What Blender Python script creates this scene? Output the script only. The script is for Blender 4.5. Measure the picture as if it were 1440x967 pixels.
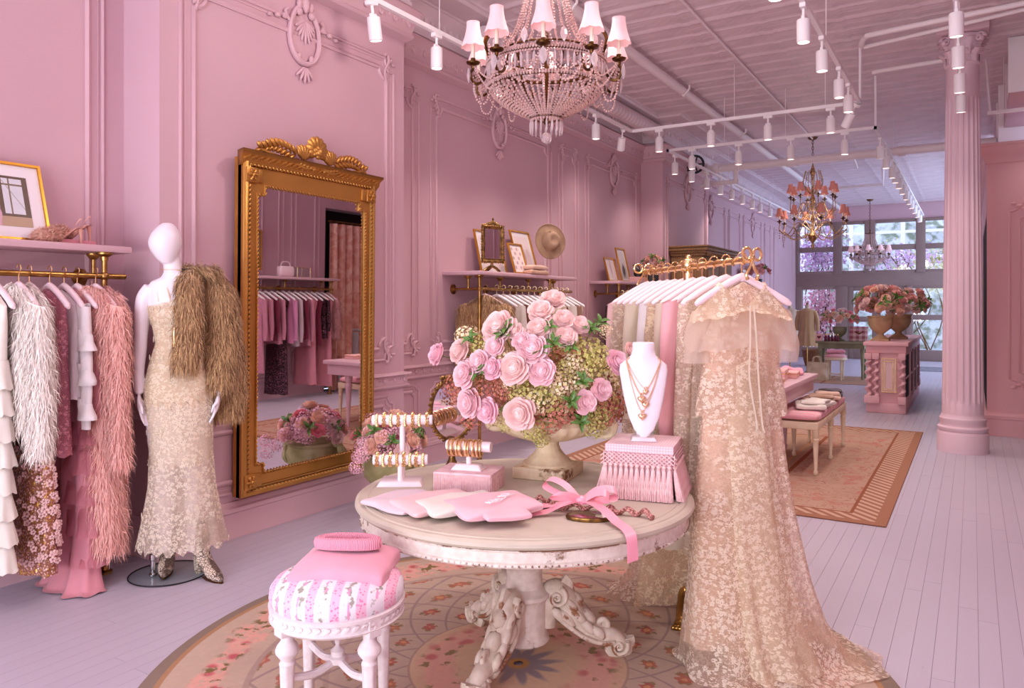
import bpy, bmesh, math, random
import numpy as np
from mathutils import Vector, Matrix, Euler
PI = math.pi
rnd = random.Random(7)
scene = bpy.context.scene
COL = scene.collection
for o in list(bpy.data.objects): bpy.data.objects.remove(o)

# ------------------------------------------------------------------ camera
cam_d = bpy.data.cameras.new('camera'); cam = bpy.data.objects.new('camera', cam_d); COL.objects.link(cam)
cam.location = (0, 0, 1.5); cam.rotation_euler = (PI/2, 0, math.atan(648/1068))
cam_d.sensor_width = 36; cam_d.lens = 36*1068/1440; cam_d.shift_y = (430-483.5)/1440
cam_d.clip_start = .05; cam_d.clip_end = 200
scene.camera = cam
# ------------------------------------------------------------------ world, light, exposure
def lin(c):
    return tuple(((v/255)/12.92 if v/255 <= .04045 else ((v/255+.055)/1.055)**2.4) for v in c)
w = bpy.data.worlds.new('sky'); scene.world = w; w.use_nodes = True
bg = w.node_tree.nodes['Background']; bg.inputs[0].default_value = (.62, .74, 1, 1); bg.inputs[1].default_value = 2.6
vs = scene.view_settings; vs.view_transform = 'Standard'; vs.look = 'None'; vs.exposure = 0.12; vs.gamma = 1; vs.use_curve_mapping = False
def area(name, loc, rot, sx, sy, power, col):
    l = bpy.data.lights.new(name, 'AREA'); l.shape = 'RECTANGLE'; l.size = sx; l.size_y = sy; l.energy = power; l.color = col
    o = bpy.data.objects.new(name, l); COL.objects.link(o); o.location = loc; o.rotation_euler = rot; return o
area('shopfront_daylight', (-1.8, -2.35, 2.3), (PI/2, 0, 0), 4.6, 3.2, 62, (1, .95, .93))
area('added_ceiling_fill', (-1.8, -2.35, .75), (PI/2+.75, 0, 0), 4.6, .9, 130, (1, .94, .91))  # added low area light, tilted up to brighten the ceiling
scene.cycles.transparent_max_bounces = 14; scene.cycles.max_bounces = 8; scene.cycles.diffuse_bounces = 4; scene.cycles.glossy_bounces = 4; scene.cycles.transmission_bounces = 6

# ------------------------------------------------------------------ object helpers
def link(o, parent=None):
    COL.objects.link(o)
    if parent is not None: o.parent = parent
    return o
def tag(o, label=None, cat=None, group=None, kind=None):
    if label: o['label'] = label
    if cat: o['category'] = cat
    if group: o['group'] = group
    if kind: o['kind'] = kind
    return o
def thing(name, label, cat, loc=(0, 0, 0), rz=0, group=None):
    o = link(bpy.data.objects.new(name, None)); o.location = loc; o.rotation_euler = (0, 0, rz); o.empty_display_size = .1
    return tag(o, label, cat, group)
def dup(root, loc=None, rot=None, label=None, group=None, scale=None):
    def cp(o, par):
        c = o.copy(); COL.objects.link(c); c.parent = par
        for ch in o.children: cp(ch, c)
        return c
    r = cp(root, None)
    if loc is not None: r.location = loc
    if rot is not None: r.rotation_euler = rot if hasattr(rot, '__len__') else (0, 0, rot)
    if scale is not None: r.scale = (scale,)*3 if not hasattr(scale, '__len__') else scale
    if label: r['label'] = label
    if group: r['group'] = group
    return r

class MB:
    """collects vertices and faces; build() makes ONE mesh object"""
    def __init__(s): s.v = []; s.q = []; s.t = []; s.n = 0; s.g = []
    def add(s, V, F):
        V = np.asarray(V, float).reshape(-1, 3)
        for f in F:
            if isinstance(f, np.ndarray) and f.ndim == 2:
                (s.q if f.shape[1] == 4 else s.t).append(f + s.n)
            else:
                f = [i + s.n for i in f]
                if len(f) == 4: s.q.append(np.array([f]))
                elif len(f) == 3: s.t.append(np.array([f]))
                else: s.g.append(f)
        s.v.append(V); s.n += len(V); return s
    def merge(s, o, M=None):
        V = np.concatenate(o.v)
        if M is not None:
            A = np.array(M); V = V @ A[:3, :3].T + A[:3, 3]
        k = s.n; s.v.append(V); s.n += len(V)
        s.q += [a + k for a in o.q]; s.t += [a + k for a in o.t]; s.g += [[i + k for i in f] for f in o.g]; return s
    def xf(s, M):
        A = np.array(M); s.v = [V @ A[:3, :3].T + A[:3, 3] for V in s.v]; return s
    def surf(s, P, cu=False, cv=False, cap0=False, cap1=False):
        """P: array (nu, nv, 3); faces between; cu/cv close the u/v direction; caps close v=0 rows along u"""
        P = np.asarray(P, float); nu, nv = P.shape[:2]
        I = np.arange(nu*nv).reshape(nu, nv)
        A = I if not cu else np.vstack([I, I[:1]])
        if cv: A = np.hstack([A, A[:, :1]])
        q = np.stack([A[:-1, :-1], A[1:, :-1], A[1:, 1:], A[:-1, 1:]], -1).reshape(-1, 4)
        F = [q]
        s.add(P.reshape(-1, 3), F)
        k = s.n - nu*nv
        if cap0: s.g.append([int(i)+k for i in I[0]][::-1])
        if cap1: s.g.append([int(i)+k for i in I[-1]])
        return s
    def box(s, x0, x1, y0, y1, z0, z1, bev=0, M=None, taper=None):
        V = np.array([(x, y, z) for z in (z0, z1) for y in (y0, y1) for x in (x0, x1)], float)
        F = [(0, 2, 3, 1), (4, 5, 7, 6), (0, 1, 5, 4), (2, 6, 7, 3), (0, 4, 6, 2), (1, 3, 7, 5)]
        if taper: c = V[4:, :2].mean(0); V[4:, :2] = c + (V[4:, :2]-c)*np.array(taper)
        if bev:
            bm = bmesh.new(); vv = [bm.verts.new(p) for p in V]
            for f in F: bm.faces.new([vv[i] for i in f])
            bmesh.ops.bevel(bm, geom=bm.edges[:], offset=bev, segments=2 if bev > .004 else 1, affect='EDGES', profile=.5)
            bm.verts.index_update(); V = np.array([p.co[:] for p in bm.verts]); F = [[q.index for q in f.verts] for f in bm.faces]; bm.free()
        if M is not None: A = np.array(M); V = V @ A[:3, :3].T + A[:3, 3]
        return s.add(V, F)
    def lathe(s, prof, n=24, c=(0, 0, 0), M=None, sx=1, sy=1, cap=True, flute=None):
        prof = np.array(prof, float); a = np.linspace(0, 2*PI, n, endpoint=False)
        r = prof[:, 0][:, None]*np.ones(n)[None]
        if flute is not None: r = r*flute(a, prof[:, 1])
        P = np.stack([r*np.cos(a)*sx, r*np.sin(a)*sy, prof[:, 1][:, None]*np.ones(n)[None]], -1) + np.array(c, float)
        if M is not None: A = np.array(M); P = P @ A[:3, :3].T + A[:3, 3]
        # order rows so that faces look outward
        P2 = P[::-1]
        return s.surf(P2, cv=True, cap0=cap and prof[-1, 0] > 1e-5, cap1=cap and prof[0, 0] > 1e-5)
    def tube(s, pts, r, n=8, closed=False, cap=True, flat=None, up=None):
        pts = np.array(pts, float); m = len(pts)
        rr = np.ones(m)*r if np.isscalar(r) else np.array(r, float)
        if closed: T = np.roll(pts, -1, 0) - np.roll(pts, 1, 0)
        else: T = np.gradient(pts, axis=0)
        T /= np.linalg.norm(T, axis=1)[:, None] + 1e-12
        N = np.zeros_like(T); u = np.array(up if up is not None else ((0, 0, 1) if abs(T[0, 2]) < .9 else (1, 0, 0)), float)
        for i in range(m):
            x = u - T[i]*np.dot(u, T[i]); L = np.linalg.norm(x)
            if L < 1e-6: x = np.array([1., 0, 0]) - T[i]*T[i, 0]; L = np.linalg.norm(x)
            N[i] = x/L
            if up is None: u = N[i]
        B = np.cross(T, N); a = np.linspace(0, 2*PI, n, endpoint=False) + PI/n
        f = flat or 1
        P = pts[:, None] + rr[:, None, None]*(N[:, None]*np.sin(a)[None, :, None] + B[:, None]*np.cos(a)[None, :, None]*f)
        return s.surf(P, cu=closed, cv=True, cap0=cap and not closed, cap1=cap and not closed)
    def cyl(s, p0, p1, r, n=10, r1=None):
        return s.tube([p0, p1], [r, r if r1 is None else r1], n)
    def ell(s, c, rx, ry=None, rz=None, nu=6, nv=10, M=None):
        ry = rx if ry is None else ry; rz = rx if rz is None else rz
        t = np.linspace(0, PI, nu+1); a = np.linspace(0, 2*PI, nv, endpoint=False)
        t[0] = .04; t[-1] = PI-.04
        P = np.stack([np.sin(t)[:, None]*np.cos(a)*rx, np.sin(t)[:, None]*np.sin(a)*ry, (np.cos(t)[:, None]*np.ones(nv))*rz], -1)
        if M is not None: A = np.array(M); P = P @ A[:3, :3].T
        P = P + np.array(c, float)
        return s.surf(P, cv=True, cap0=True, cap1=True)
    def extr(s, poly, z0, z1, M=None):
        """prism over a 2D polygon"""
        n = len(poly); V = [(x, y, z0) for x, y in poly] + [(x, y, z1) for x, y in poly]
        F = [[(i+1) % n, i, n+i, n+(i+1) % n][::-1] for i in range(n)] + [list(range(n))[::-1], list(range(n, 2*n))]
        V = np.array(V, float)
        if M is not None: A = np.array(M); V = V @ A[:3, :3].T + A[:3, 3]
        return s.add(V, F)
    def mesh(s, name, m, smooth=True):
        V = np.concatenate(s.v); me = bpy.data.meshes.new(name)
        faces = []; cnt = []
        q = np.concatenate(s.q) if s.q else np.zeros((0, 4), int); t = np.concatenate(s.t) if s.t else np.zeros((0, 3), int)
        g = [np.array(f) for f in s.g]
        loops = np.concatenate([q.ravel(), t.ravel()] + g).astype(np.int32)
        cnt = np.concatenate([np.full(len(q), 4), np.full(len(t), 3), np.array([len(f) for f in g], int)]).astype(np.int32)
        me.vertices.add(len(V)); me.vertices.foreach_set('co', V.ravel().astype(np.float32))
        me.loops.add(len(loops)); me.loops.foreach_set('vertex_index', loops)
        st = np.zeros(len(cnt), np.int32); st[1:] = np.cumsum(cnt)[:-1]
        me.polygons.add(len(cnt)); me.polygons.foreach_set('loop_start', st)
        me.update(calc_edges=True); me.validate()
        me.polygons.foreach_set('use_smooth', np.full(len(me.polygons), bool(smooth)))
        if smooth: me.set_sharp_from_angle(angle=math.radians(smooth if smooth is not True else 42))
        if m is not None: me.materials.append(m)
        return me
    def build(s, name, m, parent=None, smooth=True, loc=None, rot=None):
        o = bpy.data.objects.new(name, s.mesh(name, m, smooth)); link(o, parent)
        if loc is not None: o.location = loc
        if rot is not None: o.rotation_euler = rot if hasattr(rot, '__len__') else (0, 0, rot)
        return o
def place(name, me, parent=None, loc=(0, 0, 0), rot=(0, 0, 0), scale=(1, 1, 1)):
    o = bpy.data.objects.new(name, me); link(o, parent); o.location = loc; o.rotation_euler = rot
    o.scale = scale if hasattr(scale, '__len__') else (scale,)*3; return o
def TR(x=0, y=0, z=0, rz=0, rx=0, ry=0, s=1):
    return Matrix.Translation((x, y, z)) @ Euler((rx, ry, rz)).to_matrix().to_4x4() @ Matrix.Scale(s, 4)
def bez(p, n=12):
    """Catmull-Rom through points"""
    p = np.array(p, float); P = np.vstack([2*p[0]-p[1], p, 2*p[-1]-p[-2]]); out = []
    for i in range(len(p)-1):
        a, b, c, d = P[i:i+4]
        for t in np.linspace(0, 1, n, endpoint=False):
            out.append(.5*((2*b)+(c-a)*t+(2*a-5*b+4*c-d)*t*t+(3*b-a-3*c+d)*t**3))
    out.append(p[-1]); return np.array(out)

# ------------------------------------------------------------------ materials
class S:
    """a socket with arithmetic"""
    def __init__(s, T, sock): s.T = T; s.k = sock
    def _m(s, op, b=0, c=None):
        n = s.T.nodes.new('ShaderNodeMath'); n.operation = op
        for i, v in enumerate((s, b, c)):
            if v is None: continue
            if isinstance(v, S): s.T.links.new(v.k, n.inputs[i])
            else: n.inputs[i].default_value = v
        return S(s.T, n.outputs[0])
    def __add__(s, b): return s._m('ADD', b)
    __radd__ = __add__
    def __sub__(s, b): return s._m('SUBTRACT', b)
    def __rsub__(s, b): return (s*-1)+b
    def __mul__(s, b): return s._m('MULTIPLY', b)
    __rmul__ = __mul__
    def __truediv__(s, b): return s._m('DIVIDE', b)
    def fract(s): return s._m('FRACT')
    def floor(s): return s._m('FLOOR')
    def sin(s): return s._m('SINE')
    def abs(s): return s._m('ABSOLUTE')
    def sqrt(s): return s._m('SQRT')
    def min(s, b): return s._m('MINIMUM', b)
    def max(s, b): return s._m('MAXIMUM', b)
    def lt(s, b): return s._m('LESS_THAN', b)
    def gt(s, b): return s._m('GREATER_THAN', b)
    def atan2(s, b): return s._m('ARCTAN2', b)
    def pw(s, b): return s._m('POWER', b)
    def step(s, a, b):
        n = s.T.nodes.new('ShaderNodeMapRange'); n.interpolation_type = 'SMOOTHSTEP'
        s.T.links.new(s.k, n.inputs[0]); n.inputs[1].default_value = a; n.inputs[2].default_value = b
        return S(s.T, n.outputs[0])
class Mat:
    def __init__(s, name, rough=.5, metal=0, spec=.5):
        s.m = bpy.data.materials.new(name); s.m.use_nodes = True; s.T = s.m.node_tree; s.b = s.T.nodes['Principled BSDF']
        s.set('Roughness', rough); s.set('Metallic', metal); s.set('Specular IOR Level', spec)
    def set(s, k, v):
        i = s.b.inputs[k]
        if isinstance(v, S): s.T.links.new(v.k, i)
        elif hasattr(v, 'is_output'): s.T.links.new(v, i)
        elif isinstance(v, tuple): i.default_value = (*v, 1) if len(v) == 3 and len(i.default_value) == 4 else v
        else: i.default_value = v
        return s
    def coords(s, kind='Object', scale=1):
        tc = s.T.nodes.new('ShaderNodeTexCoord'); out = tc.outputs[kind]
        if scale != 1:
            mp = s.T.nodes.new('ShaderNodeMapping'); s.T.links.new(out, mp.inputs[0]); mp.inputs['Scale'].default_value = scale if hasattr(scale, '__len__') else (scale,)*3; out = mp.outputs[0]
        return out
    def xyz(s, kind='Object'):
        n = s.T.nodes.new('ShaderNodeSeparateXYZ'); s.T.links.new(s.coords(kind), n.inputs[0]); return [S(s.T, o) for o in n.outputs]
    def vec(s, x, y, z=0):
        n = s.T.nodes.new('ShaderNodeCombineXYZ')
        for i, v in enumerate((x, y, z)):
            if isinstance(v, S): s.T.links.new(v.k, n.inputs[i])
            else: n.inputs[i].default_value = v
        return n.outputs[0]
    def noise(s, scale=5, detail=3, rough=.5, vec=None, dist=0, kind='Object'):
        n = s.T.nodes.new('ShaderNodeTexNoise'); n.inputs['Scale'].default_value = scale; n.inputs['Detail'].default_value = detail; n.inputs['Roughness'].default_value = rough; n.inputs['Distortion'].default_value = dist
        s.T.links.new(vec if vec is not None else s.coords(kind), n.inputs['Vector']); return S(s.T, n.outputs[0])
    def vor(s, scale=5, feature='F1', vec=None, out=0, rand=1):
        n = s.T.nodes.new('ShaderNodeTexVoronoi'); n.feature = feature; n.inputs['Scale'].default_value = scale; n.inputs['Randomness'].default_value = rand
        s.T.links.new(vec if vec is not None else s.coords(), n.inputs['Vector']); return S(s.T, n.outputs[out])
    def wave(s, scale=5, dist=0, vec=None, dire='X', detail=2, dscale=1, rings=False):
        n = s.T.nodes.new('ShaderNodeTexWave'); n.inputs['Scale'].default_value = scale; n.inputs['Distortion'].default_value = dist; n.inputs['Detail'].default_value = detail; n.inputs['Detail Scale'].default_value = dscale
        if rings: n.wave_type = 'RINGS'
        else: n.bands_direction = dire
        s.T.links.new(vec if vec is not None else s.coords(), n.inputs['Vector']); return S(s.T, n.outputs[1])
    def rand(s): n = s.T.nodes.new('ShaderNodeObjectInfo'); return S(s.T, n.outputs['Random'])
    def mix(s, f, a, b):
        n = s.T.nodes.new('ShaderNodeMix'); n.data_type = 'RGBA'
        if isinstance(f, S): s.T.links.new(f.k, n.inputs[0])
        else: n.inputs[0].default_value = f
        for i, v in ((6, a), (7, b)):
            if isinstance(v, S): s.T.links.new(v.k, n.inputs[i])
            else: n.inputs[i].default_value = (*lin(v), 1)
        return S(s.T, n.outputs[2])
    def bump(s, hgt, strength=.3, dist=.01):
        n = s.T.nodes.new('ShaderNodeBump'); n.inputs['Strength'].default_value = strength; n.inputs['Distance'].default_value = dist
        s.T.links.new(hgt.k, n.inputs['Height']); s.T.links.new(n.outputs[0], s.b.inputs['Normal']); return s
    def point(s): n = s.T.nodes.new('ShaderNodeNewGeometry'); return S(s.T, n.outputs['Pointiness'])
    def sheer(s, fac, col, trans=.5):
        """mixes the surface with a clear one by fac (1 = solid), half of the light passing through as in thin cloth"""
        T = s.T; tr = T.nodes.new('ShaderNodeBsdfTransparent'); mx = T.nodes.new('ShaderNodeMixShader'); out = T.nodes['Material Output']
        tl = T.nodes.new('ShaderNodeBsdfTranslucent'); m2 = T.nodes.new('ShaderNodeMixShader'); m2.inputs[0].default_value = trans
        if isinstance(col, S): T.links.new(col.k, tl.inputs[0])
        else: tl.inputs[0].default_value = (*lin(col), 1)
        T.links.new(s.b.outputs[0], m2.inputs[1]); T.links.new(tl.outputs[0], m2.inputs[2])
        T.links.new(fac.k, mx.inputs[0]) if isinstance(fac, S) else setattr(mx.inputs[0], 'default_value', fac)
        T.links.new(tr.outputs[0], mx.inputs[1]); T.links.new(m2.outputs[0], mx.inputs[2]); T.links.new(mx.outputs[0], out.inputs[0]); return s
def plain(name, col, rough=.5, metal=0, col2=None, scale=8, bump=0, bscale=60, spec=.5, sheen=0, detail=3, lo=.35, hi=.65):
    a = Mat(name, rough, metal, spec)
    if col2 is None: a.set('Base Color', lin(col))
    else: a.set('Base Color', a.mix(a.noise(scale, detail).step(lo, hi), col, col2))
    if bump: a.bump(a.noise(bscale, 3), bump, .005)
    if sheen: a.set('Sheen Weight', sheen)
    return a.m
K = {}
K['wall'] = plain('pink_wall_paint', (211, 175, 184), .55, col2=(207, 170, 180), scale=1.2, spec=.3)
K['trim'] = plain('pink_trim_paint', (214, 178, 186), .45, spec=.35)
K['panel'] = plain('salmon_pink_paint', (234, 184, 188), .5, spec=.35)
K['white'] = plain('white_enamel', (250, 246, 248), .4)
K['pipew'] = plain('painted_pipe', (246, 236, 238), .45)
K['brass'] = plain('aged_brass', (190, 152, 88), .28, 1, (158, 120, 66), 14)
K['gold'] = plain('polished_gold', (246, 216, 160), .22, 1, (236, 200, 138), 20)
K['rosegold'] = plain('rose_gold', (244, 208, 170), .25, .85)
K['bronze'] = plain('dark_bronze', (120, 84, 46), .35, 1, (78, 54, 30), 18)
K['black'] = plain('black_enamel', (26, 26, 28), .5)
K['chrome'] = plain('chrome', (210, 208, 210), .15, 1)
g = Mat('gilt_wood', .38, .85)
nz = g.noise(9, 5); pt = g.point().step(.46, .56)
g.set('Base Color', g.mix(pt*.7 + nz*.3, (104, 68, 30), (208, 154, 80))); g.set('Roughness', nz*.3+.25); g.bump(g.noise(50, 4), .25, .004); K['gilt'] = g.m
g = Mat('mirror_silver', .015, 1); g.set('Base Color', lin((226, 220, 226))); K['mirror'] = g.m
def clear(name, tint, gloss):
    m = bpy.data.materials.new(name); m.use_nodes = True; T = m.node_tree; out = T.nodes['Material Output']; T.nodes.remove(T.nodes['Principled BSDF'])
    a = T.nodes.new('ShaderNodeBsdfTransparent'); a.inputs[0].default_value = (*lin(tint), 1); b = T.nodes.new('ShaderNodeBsdfGlossy'); b.inputs['Roughness'].default_value = .03
    x = T.nodes.new('ShaderNodeMixShader'); x.inputs[0].default_value = gloss; T.links.new(a.outputs[0], x.inputs[1]); T.links.new(b.outputs[0], x.inputs[2]); T.links.new(x.outputs[0], out.inputs[0]); return m
K['glass'] = clear('window_glass', (250, 252, 255), .06)
g = Mat('crystal', .02); g.set('Transmission Weight', .75); g.set('IOR', 1.45); g.set('Base Color', lin((255, 240, 240))); K['crystal'] = g.m
K['baseglass'] = clear('clear_base_glass', (242, 247, 246), .07)
def distressed(name, col, col2, under, amt=.58, scale=7):
    g = Mat(name, .6); n1 = g.noise(scale, 8, .68); n2 = g.noise(1.6, 3); edge = g.point().step(.53, .60)
    wear = (n1*.75 + n2*.25 + edge*.12).step(amt, amt+.07)
    g.set('Base Color', g.mix(wear, g.mix(g.noise(scale*2.5, 3).step(.3, .7), col, col2), under)); g.bump(wear*-1+n1*.3, .25, .003); return g.m
K['oldwhite'] = distressed('chipped_white_paint', (238, 228, 216), (222, 208, 196), (142, 108, 86), .575, 13)
K['oldwhite_top'] = distressed('worn_greige_paint', (206, 196, 178), (196, 186, 168), (150, 126, 104), .66, 3)
K['oldcream'] = distressed('chipped_cream_iron', (240, 222, 188), (226, 204, 166), (120, 78, 44), .62, 9)
K['carved'] = distressed('carved_foot_paint', (230, 216, 200), (208, 192, 172), (150, 98, 64), .60, 9)
K['stoolwhite'] = distressed('stool_white_paint', (240, 230, 230), (228, 216, 216), (150, 116, 96), .67, 14)
K['creamwood'] = plain('cream_wood', (236, 220, 190), .5, col2=(222, 204, 172), scale=6)
g = Mat('weathered_oak', .7); wv = g.wave(3, 6, g.coords('Object', (1, 1, 9)), 'Z', 4, 2); nn = g.noise(2, 4)
g.set('Base Color', g.mix(wv*.6+nn*.4, (128, 106, 102), (160, 136, 128))); g.bump(wv, .2, .004); K['oak'] = g.m
g = Mat('old_pine', .6); wv = g.wave(2.2, 7, g.coords('Object', (6, 6, .8)), 'X', 4, 2); nn = g.noise(2, 4)
g.set('Base Color', g.mix(wv*.5+nn*.5, (104, 70, 44), (172, 132, 86))); g.bump(wv, .2, .003); K['pine'] = g.m
# ================================================================== the setting
XR, XP, CEIL, YB, XW = -4.456, -4.10, 4.35, 23.5, 1.05      # recessed wall, projecting bays, ceiling, rear wall, right wall
def struct(o): o['kind'] = 'structure'; return o
# floor: painted boards
g = Mat('lavender_white_floor_paint', .42); r_ = g.rand(); gp = g.T.nodes.new('ShaderNodeNewGeometry').outputs['Position']
mp = g.T.nodes.new('ShaderNodeMapping'); g.T.links.new(gp, mp.inputs[0]); mp.inputs['Scale'].default_value = (1, .1, 1); n1 = g.noise(.9, 4, vec=gp); sc = g.noise(24, 4, .6, vec=mp.outputs[0])
g.set('Base Color', g.mix(sc.step(.70, .76)*.35, g.mix(r_*.25+n1*.5, (198, 190, 204), (186, 177, 192)), (140, 124, 134))); g.set('Roughness', n1*.2+.34); K['floor'] = g.m
K['gap'] = plain('board_gap', (138, 124, 134), .8)
fl = struct(MB().box(-4.7, 1.3, -2.6, YB, -.12, -.004).build('floor', K['gap'], smooth=False))
PW, boards = .083, []
x = -4.46
while x < 1.05:
    y = -2.5 - rnd.random()*2
    while y < YB:
        L = rnd.choice((1.8, 2.2, 2.6, 3.0)); y0, y1 = max(y, -2.5), min(y+L, YB); y += L
        if y1-y0 > .1: boards.append((x, y0, y1))
    x += PW
def vis(b):
    X, Y0, Y1 = b; yc = max(Y0, 1.5) if Y1 > 1.5 else Y1; d = .5188*-X + .8549*(max(yc, .3)+.4); u = (.8549*X+.5188*(yc+.4))/d
    return (0 if abs(u) < .7 and Y1 > 1.7 else 100) + d + (6 if X < -3.9 and Y1 < 2.7 else 0)
boards.sort(key=vis)
bmesh_cache = {}
rest = MB()
for i, (bx, y0, y1) in enumerate(boards):
    if i < 300:
        k = round(y1-y0, 2)
        if k not in bmesh_cache: bmesh_cache[k] = MB().box(.0007, PW-.0007, 0, k-.0012, -.012, 0).mesh('floor_board', K['floor'], False)
        place('floor_board', bmesh_cache[k], fl, (bx, y0, 0))
    else: rest.box(bx+.0007, bx+PW-.0007, y0, y1, -.012, 0)
tag(rest.build('floor_boards_far', K['floor'], fl, smooth=False), kind='stuff')

# left wall with two projecting bays
LP = [(XR, -2.6), (XR, 2.75), (XP, 2.75), (XP, 5.0), (XR, 5.0), (XR, 11.25), (XP, 11.25), (XP, 13.6), (XR, 13.6), (XR, YB)]
poly = LP + [(-4.8, YB), (-4.8, -2.6)]
wl = struct(MB().extr(poly, 0, CEIL+.1).build('wall_left', K['wall'], smooth=False))
def sweep(mb, path, prof, closed=False):
    p = np.array(path, float); n = len(p); O = []
    d = np.diff(p, axis=0); d /= np.linalg.norm(d, axis=1)[:, None]; nr = np.stack([d[:, 1], -d[:, 0]], 1)
    for i in range(n):
        a = nr[max(i-1, 0)]; b = nr[min(i, n-2)]; m = (a+b)/(1+a@b); O.append(m)
    P = np.array([[(p[i, 0]+o*O[i][0], p[i, 1]+o*O[i][1], z) for o, z in prof] for i in range(n)])
    return mb.surf(P[:, ::-1])
K['tin'] = plain('pressed_tin_paint', (236, 218, 224), .42, col2=(226, 208, 214), scale=3, spec=.5)
base_prof = [(0, .235), (.012, .235), (.018, .225), (.018, .205), (.03, .195), (.034, .17), (.026, .16), (.026, .012), (.03, .006), (.03, 0)]
struct(sweep(MB(), LP, base_prof).build('baseboard_left', K['trim'], smooth=35))
rail_prof = [(0, .95), (.045, .945), (.05, .93), (.02, .925), (.02, .855), (.034, .85), (.034, .835), (.012, .815), (0, .81)]
tr1 = struct(sweep(MB(), LP, rail_prof).build('trim_1', K['trim'], smooth=35))
corn_prof = [(0, 4.0), (.10, 3.99), (.12, 3.965), (.085, 3.93), (.075, 3.90), (.05, 3.80), (.05, 3.785), (.062, 3.775), (.055, 3.75), (.02, 3.73), (0, 3.72)]
tr2 = struct(sweep(MB(), LP, corn_prof).build('trim_2', K['trim'], smooth=35))
cove_prof = [(0, 4.03), (.045, 4.03), (.05, 4.06), (.035, 4.07), (.05, 4.14), (.10, 4.21), (.18, 4.26), (.20, 4.26), (.21, 4.285), (.225, 4.285), (.235, 4.27), (.42, 4.30), (.44, 4.325), (.46, 4.33), (.47, 4.35)]
tr3 = struct(sweep(MB(), LP, [(o, z) for o, z in cove_prof]).build('trim_3', K['tin'], smooth=30))
# carved runs on cornice and chair rail
def motif(sc):
    m = MB()
    th = np.linspace(0, 4.4, 12); r = .030*np.exp(-.28*th)
    m.tube(np.stack([np.full(12, .0), r*np.cos(th)-.03, r*np.sin(th)], 1), np.linspace(.010, .005, 12), 5)
    for k in range(4):
        a = -.9+k*.55; m.ell((.004, .035+.022*math.cos(a), .022*math.sin(a)+.005), .009, .024, .009, 4, 5, TR(rx=a))
    m.ell((.004, .072, -.01), .012, .012, .02, 4, 5)
    return m.xf(Matrix.Scale(sc, 4))
def carve(mb, path, z, off, pitch, mot):
    for (a, b) in zip(path[:-1], path[1:]):
        a, b = np.array(a), np.array(b); L = np.linalg.norm(b-a); d = (b-a)/L; n = max(1, int(L/pitch)); nr = np.array((d[1], -d[0]))
        for i in range(n):
            q = a + d*(i+.5)*L/n + nr*off
            if q[1] < 1.2: continue
            mb.merge(mot, Matrix.Translation((q[0], q[1], z)) @ Matrix.Rotation(math.atan2(d[1], d[0])-PI/2, 4, 'Z'))
mb = MB(); carve(mb, LP, 3.855, .066, .165, motif(1.05)); tag(mb.build('carved_scrolls', K['trim'], tr2), kind='stuff')
mb = MB(); carve(mb, LP, .888, .022, .12, motif(.68)); tag(mb.build('carved_scrolls', K['trim'], tr1), kind='stuff')
mb = MB(); egg = MB().ell((0, 0, 0), .02, .03, .045, 4, 6)
carve(mb, LP, 4.17, .085, .1, egg); tag(mb.build('tin_beading', K['tin'], tr3), kind='stuff')

# panel mouldings: rectangles with scalloped corners, leaf ornaments at the corners, cartouches on the top rail
def scallop(y0, y1, z0, z1, r, n=7):
    P = []
    for (cy, cz, a0) in ((y1, z1, -PI/2), (y0, z1, 0), (y0, z0, PI/2), (y1, z0, PI)):
        for t in np.linspace(a0, a0-PI/2, n): P.append((cy+r*math.cos(t), cz+r*math.sin(t)))
    return P
def leaf_orn(mir):
    m = MB()
    m.tube(bez([(.004, -.09*mir, -.15), (.012, -.105*mir, -.05), (.012, -.06*mir, .03), (.012, -.07*mir, .085), (.012, -.10*mir, .08)], 5), [.004]+[.012]*15+[.013]*5, 6)
    for k in range(5): m.ell((.012, (-.095+.01*k)*mir, -.11+.035*k), .011, .014, .026, 4, 6, TR(rx=.5*mir))
    m.ell((.014, -.03*mir, .05), .012, .02, .02, 4, 6); m.ell((.014, .0*mir, .02), .010, .03, .012, 4, 6)
    return m
orn_me = {k: leaf_orn(k).mesh('corner_leaf', K['trim']) for k in (1, -1)}
def panel(wall, X, y0, y1, z0, z1, gap=.092, r=.11, orn=True, sgn=1):
    m = MB()
    for k, (a, rr, t) in enumerate(((0, r, .013), (gap, r*.8, .017))):
        q = scallop(y0+a, y1-a, z0+a, z1-a, rr)
        m.tube([(X+.002*sgn, y, z) for y, z in q], t, 6, closed=True, up=(1, 0, 0))
    if y1-y0 > .6 or True:
        q = scallop(y0+.03, y1-.03, z0+.03, z1-.03, r*.95); m.tube([(X+.001*sgn, y, z) for y, z in q], .006, 4, closed=True, up=(1, 0, 0))
    m.build('panel_moulding', K['trim'], wall, smooth=50)
    if orn:
        for (y, s1) in ((y0, -1), (y1, 1)):
            place('corner_leaf', orn_me[s1], wall, (X, y-s1*.01, z1-.06), scale=(sgn, 1, 1.05))
            place('corner_leaf', orn_me[s1], wall, (X, y-s1*.01, z0+.06), scale=(sgn, 1, -.9))
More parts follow.
